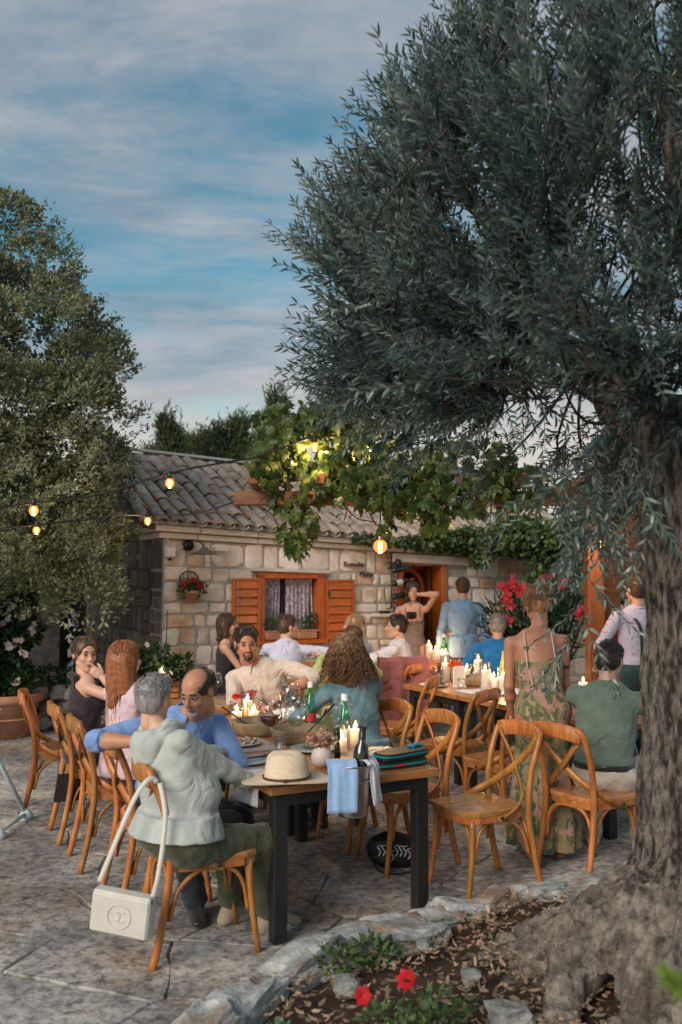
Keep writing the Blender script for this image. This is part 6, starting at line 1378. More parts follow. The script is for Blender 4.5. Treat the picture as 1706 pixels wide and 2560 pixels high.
for x,y,h,l in ((.98,8.70,.17,'tall candle at the left behind the menu stand'),(1.08,8.78,.13,'candle just right of the menu stand flowers'),(1.15,8.95,.09,'short candle in the row behind the brown bowl'),(1.22,9.0,.08,'second short candle in the row behind the brown bowl'),(1.33,9.0,.17,'tall candle in glass behind the brown bowl'),(1.25,8.05,.17,'tallest candle beside the brown bowl on the second table'),(1.33,8.08,.10,'short candle touching the tallest one'),(1.40,8.02,.12,'candle in glass at the edge of the floral dress')): candle(l,x,y,h,.038,h+.07 if h>.11 else None,light=.95)
for x,y,h,l in ((1.02,10.75,.18,'tallest candle of the far doorway table'),(1.09,10.70,.12,'middle candle of the far doorway table'),(1.16,10.68,.08,'short candle of the far doorway table'),(1.20,10.62,.09,'rightmost short candle of the far doorway table'),(-1.18,9.90,.14,'candle by the bob-haired woman on the window table'),(-.02,9.95,.15,'candle on the window table near the blonde woman')): candle(l,x,y,h,.035,None,light=.8)
candle('candle in glass behind the bald man\'s head at the left',-1.72,8.9,.06,.035,.12,z=.75,light=.9); candle('stub candle glowing beside the tree trunk on the right table',2.02,7.75,.10,.04,None,light=1.0); candle('small candle behind the seated man in sage shirt',1.98,8.5,.07,.035,None,light=.4)
# flowers in vases
dry=mat('dried_flowers',(.45,.22,.14),.8,(.62,.50,.38),scale=20,isl=.5,transl=.2); cer=mat('pale_ceramic',(.55,.50,.48),.5)
t=lath('flower_vase','round pale vase of dried flowers in front of the second bowl','vase',(-.10,4.90,Z),[(0,0),(.035,0),(.055,.03),(.057,.06),(.045,.09),(.03,.10),(.03,.105),(.025,.10),(.0,.09)],cer,28,'vase'); ob('flowers',blob_leaves('df',[(0,0,.15),(.03,-.02,.14),(-.03,0,.14)],[(.045,.04,.035)]*3,420,.026,.018,dry,shell=.1),None,t); m=MB(); [m.tube([(0,0,.08),(.05*math.cos(k),.05*math.sin(k),.16)],.0015,4) for k in range(9)]; m.obj('stems',K['twig'],t)
t=lath('flower_vase','glass vase with dark red flowers near the bearded man','vase',(-.70,6.80,Z),[(0,0),(.035,0),(.04,.08),(.03,.10),(.028,.10),(.036,.08),(.0,.01)],cer,20,'vase'); ob('flowers',blob_leaves('df',[(.03,0,.12),(-.06,0,.11),(.05,0,.13)],[(.03,.03,.02)]*3,130,.03,.02,K['redpetal'],shell=.1),None,t)
t=lath('flower_vase','small vase with orange-red flowers behind the menu stand','vase',(1.03,8.5,Z),[(0,0),(.03,0),(.035,.1),(.025,.13),(.0,.1)],K['glass'],16,'vase'); ob('flowers',blob_leaves('df',[(0,0,.17),(.04,0,.16)],[(.04,.03,.03)]*2,160,.035,.03,mat('orange_petals',(.7,.15,.04),.6,isl=.3),shell=.1),None,t)
t=lath('flower_vase','green glass vase with white hydrangea beside the blue-jacketed man','vase',(1.26,10.85,Z),[(0,0),(.035,0),(.035,.12),(.02,.16),(.0,.16)],K['green_glass'],16,'vase'); ob('flowers',blob_leaves('df',[(0,0,.25),(-.05,0,.22),(.04,0,.29)],[(.06,.05,.06)]*3,320,.04,.035,K['whitepetal'],shell=.4),None,t)
t=thing('menu_stand','white frame menu stand with green sprig on the second table','menu stand',(1.0,8.25,Z),R(10)); m=MB()
for c,d in (((0,0,.09),(.008,.012,.18)),((.10,0,.09),(.008,.012,.18)),((.05,0,.176),(.10,.012,.008)),((.05,0,.004),(.12,.04,.008))): m.box(c,d)
m.obj('frame',K['white'],t); m=MB(); m.box((.05,.002,.09),(.09,.003,.16)); m.obj('card',cer,t)
plate('grey plate with dark leftovers at the left end of the second table',.83,8.30,.13,K['linen'],food=greenf)
t=thing('linen_cloth','crumpled cream napkin on the second table beside the dress','napkin',(1.40,7.72,Z)); ob('cloth',sdf_mesh('n',[ell((0,0,.012),(.11,.07,.014)),ell((.05,.02,.03),(.05,.04,.022)),ell((-.05,-.01,.02),(.06,.03,.016))],.007,k=.01,fold=.005,ff=60),K['linen'],t)
t=thing('linen_cloth','heap of white napkins in the middle of the long table','napkin',(-.30,6.45,Z)); ob('cloth',sdf_mesh('n',[ell((0,0,.015),(.16,.12,.018)),ell((.05,.04,.03),(.07,.06,.03)),ell((-.08,.06,.04),(.10,.04,.03)),ell((-.05,-.04,.03),(.06,.05,.025))],.008,k=.015,fold=.006,ff=45,seed=2),K['linen'],t)
t=thing('linen_cloth','pale placemat runner on the second table under the candles','placemat',(1.25,7.95,Z),YA); m=MB(); m.box((0,0,.002),(.45,.32,.004),bev=.001); m.obj('cloth',K['linen'],t)
for x,y,l in ((-.55,5.50,'grey placemat under the leftovers plate'),(.20,5.22,'grey placemat under the plate by the teal cases'),(-.48,5.0,'grey placemat under the plate behind the hat')): t=thing('placemat',l,'placemat',(x,y,Z-.0005),YA); m=MB(); m.box((0,0,.001),(.30,.40,.002)); m.obj('mat',mat('placemat_grey',(.34,.31,.29),.8,(.42,.38,.36),scale=50),t)
# teal cases
teal=mat('teal_rubber',(.0,.23,.22),.45)
for i,(x,y,z,a,l) in enumerate(((.30,4.93,0,5,'lower black case with a teal rim on the table corner'),(.32,4.98,.038,14,'upper black case with a teal strap on top of the other'))):
    t=thing('case',l,'case',(x,y,Z+z),YA+R(a)); m=MB(); pts=[(.17*math.copysign(abs(math.cos(q))**.5,math.cos(q)),.075*math.copysign(abs(math.sin(q))**.6,math.sin(q))) for q in [k*2*PI/28 for k in range(28)]]; m.prism(pts,0,.014,bev=.003); m.prism([(p*.98,q*.98) for p,q in pts],.025,.034,bev=.004); m.obj('shell',K['black'],t); m=MB(); m.prism([(p*1.0,q*1.0) for p,q in pts],.0145,.0245); m.obj('rim',teal,t)
    if i==1: m=MB(); m.box((.13,.02,.042),(.10,.035,.012),bev=.004); m.tube([(.09,.0,.04),(.16,.02,.045),(.17,.05,.03)],.009,6); m.obj('strap',mat('blue_teal',(.0,.22,.35),.5),t)
    else: m=MB(); m.box((-.04,-.0755,.019),(.07,.004,.010)); m.obj('label',lab_r,t)
t=thing('phone','black phone lying on the table in front of the bearded man','phone',(-.86,7.3,Z),R(10)); m=MB(); m.box((0,0,.005),(.15,.075,.009),bev=.003); m.obj('body',K['black'],t); m=MB(); m.box((0,0,.0098),(.14,.066,.0006)); m.obj('screen',mat('screen',(.01,.012,.016),.08),t)
# ---------------- planter, plants at left back ----------------
t=thing('wooden_planter','slatted wooden planter box with leafy white-flowered plant behind the bald man','planter',(-1.78,9.05,.45),R(5)); 
for k in range(5): m=MB(); m.box((.0,-.16,.03+.055*k),(.42,.018,.045),bev=.003); m.obj('slat',K['wood'],t); m=MB(); m.box((.20,0,.03+.055*k),(.018,.30,.045),bev=.003); m.obj('slat',K['wood'],t)
m=MB(); m.box((0,0,.13),(.38,.28,.24)); m.obj('liner',K['soil'],t); g6=np.random.default_rng(44); ob('foliage',blob_leaves('pf',[(-.05,0,.38),(.1,0,.35),(-.2,0,.42),(.0,0,.50),(.2,0,.40),(-.28,0,.48)],[(.13,.12,.10)]*6,900,.09,.035,K['shrubleaf'],g=g6),None,t); flowers('blossoms',[(-.33,-.12,.50),(-.22,-.14,.55),(.14,-.14,.36),(-.1,-.13,.62),(-.3,-.1,.42)],.035,K['whitepetal'],t,g=g6); m=MB(); [m.tube([(x,0,.2),(x+.02,0,.95)],.006,5) for x in(-.05,.06)]; m.obj('cane',K['twig'],t)
table('small dark side table beneath the slatted planter box',-2.02,8.8,.45,.5,R(5),h=.45,leg=.04,group=TG); table('low wooden side table with a candle at left behind the red-haired woman',-1.95,8.7,.42,.42,R(5),group=TG) if False else None
lath('candle_dish','small wooden stand under the candle behind the bald man','stand',(-1.72,8.9,0),[(0,0),(.14,0),(.14,.02),(.03,.05),(.03,.70),(.14,.73),(.14,.75),(0,.75)],K['beam'],20,'stand')
# high chair at the left frame edge
hc=mat('pale_blue_plastic',(.50,.62,.68),.4)
t=thing('high_chair','pale blue-white folding high chair cut by the left frame edge','high chair',(-2.62,6.45,0),R(0)); m=MB(); m.box((-.02,-.05,.80),(.50,.34,.03),bev=.01); m.obj('tray',hc,t)
for x0,y0,x1,y1 in ((.34,-.20,.08,.05),(.36,.28,.10,.0),(-.30,-.20,-.1,.05),(-.3,.28,-.1,.0)): m=MB(); m.tube([(x0,y0,.03),((x0+x1)/2,(y0+y1)/2,.40),(x1,y1,.78)],.017,8); m.obj('leg',hc,t,True); m=MB(); m.lathe([(0,0),(.055,0),(.05,.03),(.02,.07),(0,.075)],12,(x0,y0,0)); m.obj('foot',hc,t,True)
m=MB(); m.tube([(.34,-.2,.04),(.36,.28,.04)],.014,8); m.obj('crossbar',hc,t,True); m=MB(); m.box((-.05,.15,.60),(.34,.30,.05),bev=.02); m.box((-.05,.32,.85),(.34,.05,.5),bev=.02); m.obj('seat',hc,t); m=MB(); m.box((.17,-.1,.74),(.05,.10,.14),bev=.015); m.obj('strap',hc,t)
# ---------------- bags ----------------
cream=mat('cream_leather',(.56,.54,.49),.5,(.62,.60,.55),scale=14,bump=.15,bscale=200,bdist=.002)
t=thing('shoulder_bag','cream leather flap shoulder bag hanging from the front chair back','bag',(-.935,4.06,.30),R(-8)); m=MB(); m.box((0,.03,-.01),(.25,.065,.17),bev=.015); m.obj('pouch',cream,t)
m=MB(); m.box((-.01,-.014,.0),(.265,.022,.175),bev=.010); m.box((-.01,.01,.085),(.262,.06,.018),bev=.007); fl_=m.obj('flap',cream,t); t.rotation_euler=(R(4),R(7),R(-10))
m=MB(); m.tube([(.052*math.cos(k*.2618)-.01,-.0265,.052*math.sin(k*.2618)) for k in range(25)],.0028,6); m.box((-.01,-.0265,.018),(.05,.004,.010),bev=.001); m.box((-.01,-.0265,.0),(.010,.004,.05),bev=.001); m.box((-.01,-.0265,-.018),(.05,.004,.010),bev=.001); m.obj('emblem',cream,fl_)
m=MB(); top=[(-.02,.16,.42),(.0,.10,.49)]; ribbon(m,spline([(-.125,.0,.12),(-.10,.02,.22),(-.05,.10,.45),(-.005,.15,.545),(.03,.17,.53)],5),.022,.004,(0,-1,.2)); ribbon(m,spline([(.115,.02,.08),(.125,.04,.2),(.10,.12,.4),(.04,.17,.53)],5),.022,.004,(.3,-1,.1)); m.obj('strap',cream,t,True); m=MB(); m.tube([(.125,.03,.09),(.12,.01,.06)],.007,6); m.tube([(-.13,.03,.09),(-.125,.01,.06)],.007,6); m.obj('ring',K['chrome'],t,True)
blk=mat('black_leather',(.012,.010,.012),.45,bump=.1,scale=20)
t=thing('handbag','small black leather handbag hanging low from a chair on a thin strap','bag',(-1.80,6.22,.26),R(20)); t.scale=(.8,.8,.85); m=MB(); m.prism([(-.12,-.045),(.12,-.045),(.12,.045),(-.12,.045)],0,.005); sm_=[(-.13,-.05,0),(.13,-.05,0),(.13,.05,0),(-.13,.05,0),(-.10,-.03,.20),(.10,-.03,.20),(.10,.03,.20),(-.10,.03,.20)]; m.add(sm_,[(3,2,1,0),(0,1,5,4),(1,2,6,5),(2,3,7,6),(3,0,4,7),(4,5,6,7)]); m.obj('pouch',blk,t)
m=MB(); m.tube(spline([(-.06,-.03,.19),(-.05,-.03,.27),(0,-.03,.30),(.05,-.03,.27),(.06,-.03,.19)],4),.005,6); m.obj('handle',blk,t,True); m=MB(); m.tube(spline([(-.10,0,.20),(-.09,.05,.45),(-.04,.12,.56),(.06,.10,.40),(.10,0,.2)],6),.003,5); m.obj('strap',blk,t,True)
t=thing('backpack','black backpack with white scrawled lettering on the ground under a chair','backpack',(.30,5.68,0),R(10)); t.scale=(1.0,.85,.66); ob('sack',sdf_mesh('bp',[ell((0,0,.16),(.15,.11,.15)),ell((.03,-.02,.10),(.15,.12,.10))],.01,k=.04,fold=.006,ff=30),mat('black_nylon',(.01,.01,.012),.6,bump=.2),t)
m=MB()
gq=random.Random(2)
for k in range(9):
    x=-.10+.026*k; z0=.16+gq.uniform(-.03,.03); m.tube(spline([(x,-.128,z0-.045),(x+.012,-.138,z0),(x-.006,-.132,z0+.04),(x+.02,-.128,z0+.05)],3),.0048,5)
m.obj('lettering',K['linen'],t,True); m=MB(); m.tube(spline([(-.12,-.06,.08),(-.1,-.18,.03),(.02,-.22,.02),(.12,-.16,.03),(.14,-.05,.08)],4),.007,6); m.obj('strap',K['black'],t,True)
# jackets and shawls over chair backs
pink=fabric('dusty_pink_cloth',(.26,.085,.088),(.33,.12,.118),scale=8,bump=.2); lime=fabric('lime_cloth',(.33,.42,.15),(.42,.50,.22),scale=8,bump=.2)
drape('jacket','dusty pink jacket draped over the chair of the man in profile','jacket',(.58,8.88,0),yawof(-.2,.95),[(.16,.80),(.08,.93),(0,.96),(-.05,.90),(-.07,.6),(-.10,.33)],.40,pink,.030,2,th=.016,flare=.35,seed=4)
drape('cardigan','lime green cardigan hanging over the chair between the two tables','cardigan',(-.20,8.0,0),yawof(-.5,.8)+R(10),[(.12,.80),(.05,.87),(0,.89),(-.04,.84),(-.05,.6),(-.08,.38)],.36,lime,.02,2,th=.012,flare=.1,seed=6)
# ---------------- people ----------------
def hy(face,hd_): a=math.atan2(hd_[1],hd_[0])-math.atan2(face[1],face[0]); return (math.degrees(a)+180)%360-180
F_={}
def fb(n,c,**k):
    if n not in F_: F_[n]=fabric(n,c,**k)
    return F_[n]
hood=fb('grey_green_fleece',(.38,.42,.40),bump=.25); khaki=fb('khaki_cloth',(.055,.062,.032)); bluesh=fb('blue_chambray',(.16,.28,.56)); pinksh=fb('pale_pink_cloth',(.60,.45,.49)); plum=fb('dark_plum_cloth',(.022,.012,.020))
beige=fb('beige_linen',(.52,.45,.39)); denim=fb('denim',(.045,.15,.22),c2=(.20,.32,.36),scale=3.5); palebl=fb('pale_blue_cotton',(.46,.50,.66)); whitec=fb('white_cotton',(.62,.62,.68)); jack=fb('blue_suit_cloth',(.20,.33,.50)); slate=fb('slate_trousers',(.16,.18,.27))
cobalt=fb('cobalt_cotton',(.0,.13,.38)); sage=fb('sage_linen',(.115,.17,.135)); creamt=fb('cream_chinos',(.46,.42,.37)); navy=fb('navy_cloth',(.012,.016,.028)); dkgreen=fb('bottle_green_cloth',(.01,.045,.045)); limef=fb('lime_cotton',(.33,.42,.15))
blackl=fb('black_shoe_leather',(.012,.011,.012),rough=.4,bump=.1); shoeb=fb('beige_sneaker',(.36,.29,.22)); solew=mat('white_rubber',(.55,.53,.5),.6)
def floral(name,base,cols,scale):
    m=bpy.data.materials.new(name); m.use_nodes=True; t=m.node_tree; L=t.links.new; b=t.nodes['Principled BSDF']; b.inputs['Roughness'].default_value=.85
    tc=nn(t,'ShaderNodeTexCoord'); cur=None
    for i,(c,sc,lo,hi,off) in enumerate(cols):
        mp=nn(t,'ShaderNodeMapping'); L(tc.outputs['Object'],mp.inputs[0]); mp.inputs['Location'].default_value=(off,off*2,off); mp.inputs['Scale'].default_value=(1,1,.75)
        n=nn(t,'ShaderNodeTexNoise'); L(mp.outputs[0],n.inputs[0]); n.inputs['Scale'].default_value=sc*scale; n.inputs['Detail'].default_value=3; n.inputs['Distortion'].default_value=1.2
        r=nn(t,'ShaderNodeValToRGB'); L(n.outputs[0],r.inputs[0]); r.color_ramp.elements[0].position=lo; r.color_ramp.elements[1].position=hi
        mx=nn(t,'ShaderNodeMix',data_type='RGBA'); L(r.outputs[0],mx.inputs[0]); mx.inputs[7].default_value=(*c,1)
        if cur is None: mx.inputs[6].default_value=(*base,1)
        else: L(cur,mx.inputs[6])
        cur=mx.outputs[2]
    L(cur,b.inputs['Base Color']); return m
flo=floral('floral_print',(.27,.22,.12),[((.11,.13,.06),11,.50,.56,0),((.42,.23,.19),9,.54,.60,3.1),((.03,.11,.07),10,.60,.64,7.7),((.42,.33,.22),15,.60,.64,12.3)],1)
flo2=floral('small_floral_print',(.52,.50,.66),[((.40,.15,.22),26,.62,.66,0),((.15,.2,.3),30,.64,.68,4)],1)
seq=mat('sequin_tulle',(.20,.15,.14),.4,(.55,.48,.46),scale=70,bump=.5,bscale=160,contrast=(.55,.7))
# 1 grey-haired woman
def hood_x(root,d):
    N,up,fw,sx=d['N'],d['up'],d['fw'],d['sx']
    ob('hood',sdf_mesh('hood',[ell(N-fw*.085-up*.045,(.10,.075,.10),k=.04),cap(N-sx*.10-fw*.02+up*.02,.034,N-fw*.10-up*.10-sx*.04,.034,k=.03),cap(N+sx*.10-fw*.02+up*.02,.034,N-fw*.10-up*.10+sx*.04,.034,k=.03),cap(N-sx*.09+fw*.05+up*.01,.026,N-sx*.10-fw*.02+up*.02,.034,k=.03),cap(N+sx*.09+fw*.05+up*.01,.026,N+sx*.10-fw*.02+up*.02,.034,k=.03),ell(N-fw*.075+up*.05,(.055,.045,.05),k=.02,sub=True)],.009,k=.03,fold=.005,ff=30),hood,root)
f1=(.72,.69)
human('grey-haired woman in pale grey hoodie and khaki trousers seated at the table corner',(-.76,4.37),f1,ht=.925,sex='f',lean=(-.09,-.035),hyaw=hy(f1,(.45,.9)),hroll=4,hair='short',hc='hair_grey',shirt=('hoodie',hood),sleeve=1.85,legs=('trousers',khaki,1.92),shoe=(shoeb,solew),
  hands=((-.60,4.95,.80),(-.42,4.66,.70)),poles=((-1,-.2,-.4),(1,-.6,-.5)),feet=((-.56,4.78,0),(-.36,4.66,0)),hemz=.0,collar=False,extra=hood_x,girth=1.34,h=.0085,bodyfold=.0035,seed=1)
# 2 bald man
f2=(.45,-.89)
human('bald bearded man in blue shirt leaning on the table towards the grey-haired woman',(-.95,5.12),f2,ht=1.0,lean=(-.03,.22),hyaw=hy(f2,(-.42,-.9)),hpitch=-24,hair='balding',hc='hair_dark',skin='skinB',shirt=('shirt',bluesh),sleeve=1.1,legs=('trousers',navy,2),shoe=(blackl,),
  hands=((-.72,4.74,.79),(-1.00,4.62,.93)),poles=((-.75,.1,-.4),(1,-.5,-.1)),feet=((-.55,5.05,0),(-.75,4.85,0)),face_detail=True,beard='hair_grey',collar='open',girth=1.14,h=.010,seed=2,palm=((0,0,-1),(0,0,-1)))
# 3 red-haired woman
f3=(.70,.71)
human('woman with long copper-red hair in a pale pink blouse, back turned',(-1.34,5.84),f3,ht=.985,sex='f',lean=(0,-.02),hyaw=hy(f3,(.62,.78)),hair='long',hc='hair_red',shirt=('blouse',pinksh),sleeve=1.2,legs=('skirt_shorts',plum,2),shoe=(blackl,),
  hands=((-1.05,6.2,.78),(-.95,6.0,.78)),collar=False,h=.011,seed=3,hemz=-.05)
# 4 dark-haired woman, hand at mouth
f4=(.88,.47)
def halter(root,d):
    P,N,up,fw,sx,s=d['P'],d['N'],d['up'],d['fw'],d['sx'],d['s']
    T=d['torso'](.009)[:3]+d['torso'](.009)[5:]+[cap(N+fw*.03-sx*.055,.022,d['Cc']+fw*.07-sx*.08,.06,k=.03),cap(N+fw*.03+sx*.055,.022,d['Cc']+fw*.07+sx*.08,.06,k=.03),cap(N-sx*.05-fw*.01,.026,N+sx*.05-fw*.01,.026,k=.02),cap(N-fw*.055+up*.01,.022,N-fw*.065-up*.14,.016,k=.02)]
    ob('top',sdf_mesh('top',T,.010,k=.03,fold=.003),plum,root)
    for q in(-1,1): ob('bow',sdf_mesh('bow',[ell(N-fw*.075+sx*q*.045+up*.02,(.045,.03,.028),k=.01),cap(N-fw*.07+sx*q*.02,.016,N-fw*.09+sx*q*.04-up*.14,.022,flat=fw,f=.4,k=.01)],.008,k=.01,fold=.003,ff=60),plum,root)
def longskirt(mt,z1=.12,r0=.17,r1=.26,fold=.012):
    def fn(root,d):
        P=d['P']; K_=(d['Kn'][0]+d['Kn'][1])/2; A=(d['An'][0]+d['An'][1])/2
        T=[ell(P+V3(0,-.01,-.01),(.185,.14,.12),k=.05)]
        for i in(0,1): T+=[cap(d['hip'][i],d['lr'][0]+.02,d['Kn'][i],d['lr'][1]+.03,k=.08),cap(d['Kn'][i],d['lr'][1]+.03,d['An'][i]+V3(0,0,.05),.09,k=.09)]
        ob('skirt',sdf_mesh('skirt',T,.012,k=.08,fold=.006,ff=26),mt,root)
    return fn
human('dark-haired woman in plum halter top smiling with a hand at her mouth',(-1.75,6.40),f4,ht=.965,sex='f',lean=(.0,-.02),hyaw=hy(f4,(.62,-.80)),hpitch=-6,hair='tied',hc='hair_brown',
  hands=((-1.35,6.62,.78),(-1.605,6.215,1.075)),poles=((-1,0,-.5),(.5,.6,-1)),fdir=(None,(-.45,-.1,.35)),palm=(None,(-.4,.3,.2)),curl=(.4,.85),dress=lambda r,d:(halter(r,d),longskirt(plum)(r,d)),shoe=(blackl,),face_detail=True,h=.010,seed=4,point=(False,True))
# 5 bearded man facing us
f5=(-.1,-1)
def watch(root,d):
    p=d['Wr'][0]+(d['El'][0]-d['Wr'][0])*.10; ax=unit(d['El'][0]-d['Wr'][0]); u=unit(np.cross(ax,[0,0,1.])); w=np.cross(ax,u); r=d['ar'][3]+.007
    m=MB(); m.sweep([p+(u*math.cos(k*.314)+w*math.sin(k*.314))*r for k in range(21)],[(-.012,-.003),(.012,-.003),(.012,.003),(-.012,.003)],up=tuple(ax),cap=False); o=m.obj('watch_strap',K['black'],root,True); m=MB(); c=p+V3(0,1,.2)*r*.9; m.tube([p+V3(0,.8,.5)*r,p+V3(0,.8,.5)*(r+.014)],.023,14); m.obj('watch',K['black'],root)
human('bearded dark-haired man in beige shirt facing us, arm over the chair',(-.50,7.14),f5,ht=1.07,lean=(.12,.12),hyaw=hy(f5,(.22,-1)),hpitch=-10,hroll=4,hair='short',hc='hair_dark',skin='skinB',shirt=('shirt',beige),sleeve=1.15,legs=('trousers',navy,2),shoe=(blackl,),
  hands=((-.42,6.72,.90),(-.56,6.68,.80)),poles=((-1,.05,.12),(1,.0,-.5)),feet=((-.2,6.9,0),(-.7,6.9,0)),fdir=((-.35,-.25,-.75),(.7,-.5,0)),palm=((-.6,.3,0),(0,0,-1)),face_detail=True,beard='hair_dark',collar='open',extra=watch,h=.010,girth=1.05,seed=5)
# 6 curly woman
f6=(-.35,.94)
human('woman with dark curly hair and denim shirt seated with her back to us',(.14,6.20),f6,ht=1.0,sex='f',lean=(-.06,.06),hyaw=hy(f6,(-.5,.85)),hair='curly',hc='hair_curly_brown',shirt=('denim_shirt',denim),sleeve=1.9,legs=('trousers',navy,2),shoe=(blackl,),
  hands=((-.24,6.30,.80),(-.02,6.62,.80)),poles=((-1,-.5,-.5),(1,-.3,-.6)),hemz=-.08,collar=True,girth=1.08,h=.010,bodyfold=.006,seed=6)
# 7 bob woman
f7=(.95,.05)
human('woman with brown bob in black halter seen in profile at the window table',(-1.20,9.68),f7,ht=.98,sex='f',hyaw=hy(f7,(1,.0)),hair='bob',hc='hair_brown',dress=lambda r,d:(halter(r,d),longskirt(plum)(r,d)),hands=((-.85,9.95,.78),(-.90,9.75,.78)),h=.013,seed=7)
# 8 pale blue shirt man, back
f8=(-.15,.98)
human('man in pale blue shirt with his back to us below the window',(-.57,9.30),f8,ht=.98,lean=(.03,.04),hyaw=hy(f8,(.85,.5)),hair='short',hc='hair_brown',shirt=('shirt',palebl),sleeve=1.6,legs=('trousers',navy,2),shoe=(blackl,),
  hands=((-.85,9.85,.78),(.0,9.62,.93)),poles=((-1,-.3,-.3),(1,-.7,.0)),h=.012,seed=8)
# 9 blonde woman
f9=(-.6,.8)
human('blonde woman with tied-back hair and white top partly behind the curly-haired woman',(.14,9.58),f9,ht=.98,sex='f',hyaw=hy(f9,(-.85,.35)),hair='tied',hc='hair_blonde',shirt=('top',whitec),sleeve=.35,legs=('trousers',whitec,2),shoe=(blackl,),collar=False,h=.013,seed=9)
# 10 man in profile
f10=(-.85,.35)
human('man in white shirt in profile, arm resting over a pink-draped chair',(.60,9.30),f10,ht=.985,lean=(0,.02),hyaw=hy(f10,(-1,.05)),hair='short',hc='hair_dark',shirt=('shirt',whitec),sleeve=2,legs=('trousers',navy,2),shoe=(blackl,),
  hands=((.50,8.98,.92),(.3,9.7,.78)),poles=((-.3,1,-.1),(1,-.3,-.6)),h=.012,seed=10)
# 11 woman in the doorway
def gown(mt,top,zt,hem=.10,r0=.135,r1=.30,n=9,fold=.02,straps=True,strapm=None,vneck=.0):
    def fn(root,d):
        P,N,up,fw,sx,s,Cc=d['P'],d['N'],d['up'],d['fw'],d['sx'],d['s'],d['Cc']
        T=d['torso'](.010)[:3]+(d['torso'](.010)[5:] )
        T.append(cap(V3(*(N+up*.2)),.5,V3(*(N+up*.2)),.5,sub=True,k=.002)) if False else None
        T=[t_ for t_ in T if t_ is not None]; T.append(dict(t='e',c=N+up*(.30-zt)-fw*vneck,r=np.array([.5,.5,.30]),M=None,k=.004,sub=True))
        ob('bodice',sdf_mesh('bodice',T,.010,k=.03,fold=.003,ff=40,fdir=(0,0,1)),mt,root)
        m=MB(); na=72; nz=22; V=[];ph=random.Random(3); z0=P[2]+.10
        pa=[ph.uniform(0,6) for _ in range(3)]
        for j in range(nz):
            v=j/(nz-1); z=z0+(hem-z0)*v; 
            base=(.125+.05*min(1,v*4)) if v<.25 else .175+(r1-.175)*((v-.25)/.75)**1.1
            for i in range(na):
                a=2*PI*i/na; w=min(1,max(0,v-.18)*1.8); r=base*s*(1+w*.16*math.sin(n*a+pa[0]+v*1.0)+w*.07*math.sin((2*n+1)*a+pa[1]-v*2)+.012*math.sin(40*v+3*math.sin(a*2)) )
                V.append((P[0]+r*math.cos(a)*(1.0),P[1]+r*math.sin(a)*.86-.01,z))
        F=[(j*na+i,(j+1)*na+i,(j+1)*na+(i+1)%na,j*na+(i+1)%na) for j in range(nz-1) for i in range(na)]; m.add(V,F); m.obj('skirt',mt,root,True)
        for q in(-1,1):
            a=N-up*(.235)-fw*.115+sx*q*.09; b=N-up*.03+sx*q*.085-fw*.055; c=N-up*.02+sx*q*.09+fw*.03; e=Cc+fw*.13+sx*q*.085
            m=MB(); m.tube(spline([a,b+up*.012-fw*.01,c+up*.012,e],5),.0045,5); m.obj('strap',strapm or mt,root,True)
    return fn
def camx(root,d):
    c=d['Wr'][1]*.5+d['Wr'][0]*0+d['Wr'][1]*.5+V3(-.04,.05,.02); m=MB(); m.box(tuple(c),(.12,.05,.08),bev=.01); m.tube([tuple(c+V3(0,.02,0)),tuple(c+V3(0,.08,-.02))],.032,12); o=m.obj('camera',K['black'],None); o.location=d_world(root); o.rotation_euler=root.rotation_euler; tag(o,'black compact camera held by the woman in the doorway','camera')
def d_world(root): return root.location
f11=(-.1,-1)
human('long-haired woman in sequinned taupe gown standing in the doorway, hand in her hair',(.87,11.22),f11,pose='stand',ht=.955,sex='f',hyaw=hy(f11,(.05,-1)),hpitch=-4,hair='long',hc='hair_brown',dress=gown(seq,'',.20,vneck=-.1),
  hands=((.93,11.15,1.50),(.80,10.98,1.24)),poles=((-1,.1,-.5),(1,-.3,-.8)),extra=camx,h=.012,seed=11)
# 12 blue suit man
f12=(.02,1)
def jacket_x(root,d):
    P,N,up,fw,sx=d['P'],d['N'],d['up'],d['fw'],d['sx']; m=MB(); m.tube(spline([N-sx*.07+fw*.03,N-fw*.062+up*.012,N+sx*.07+fw*.03],6),.016,6); m.obj('lapel',jack,root,True); m=MB(); m.box(tuple(P-fw*.155-up*.06),(.004,.004,.24)); m.obj('vent',navy,root)
human('man in light blue suit jacket standing with his back to us by the door',(1.43,10.85),f12,pose='stand',ht=.985,hair='crop',hc='hair_brown',hyaw=0,shirt=('jacket',jack),sleeve=1.95,hemz=-.15,legs=('trousers',slate,2),shoe=(blackl,),hands=((1.14,10.86,.80),(1.73,10.88,.80)),poles=((-1,-.5,0),(1,-.5,0)),extra=jacket_x,girth=1.02,h=.012,seed=12)
# 13 cobalt
f13=(.2,.98)
human('grey-haired person in cobalt blue shirt half hidden by the oleander',(1.60,9.45),f13,ht=.99,hair='short',hc='hair_grey',shirt=('shirt',cobalt),sleeve=.9,hemz=-.1,legs=('trousers',navy,2),shoe=(blackl,),h=.013,seed=13,hands=((1.40,9.5,.6),(1.8,9.8,.8)))
tag(thing('stool','plain dark wooden stool under the person in cobalt shirt','stool',(1.60,9.45,0)),'plain dark wooden stool under the person in cobalt shirt','stool')
_st=[o for o in bpy.data.objects if o.name=='stool'][0]; m=MB(); m.box((0,0,.44),(.36,.36,.04),bev=.01); m.obj('seat',K['beam'],_st); me=MB().box((0,0,0),(.04,.04,.42)).mesh('leg'); me.materials.append(K['beam']); [ob('leg',me,None,_st,(a,b,.21)) for a in(-.14,.14) for b in(-.14,.14)]
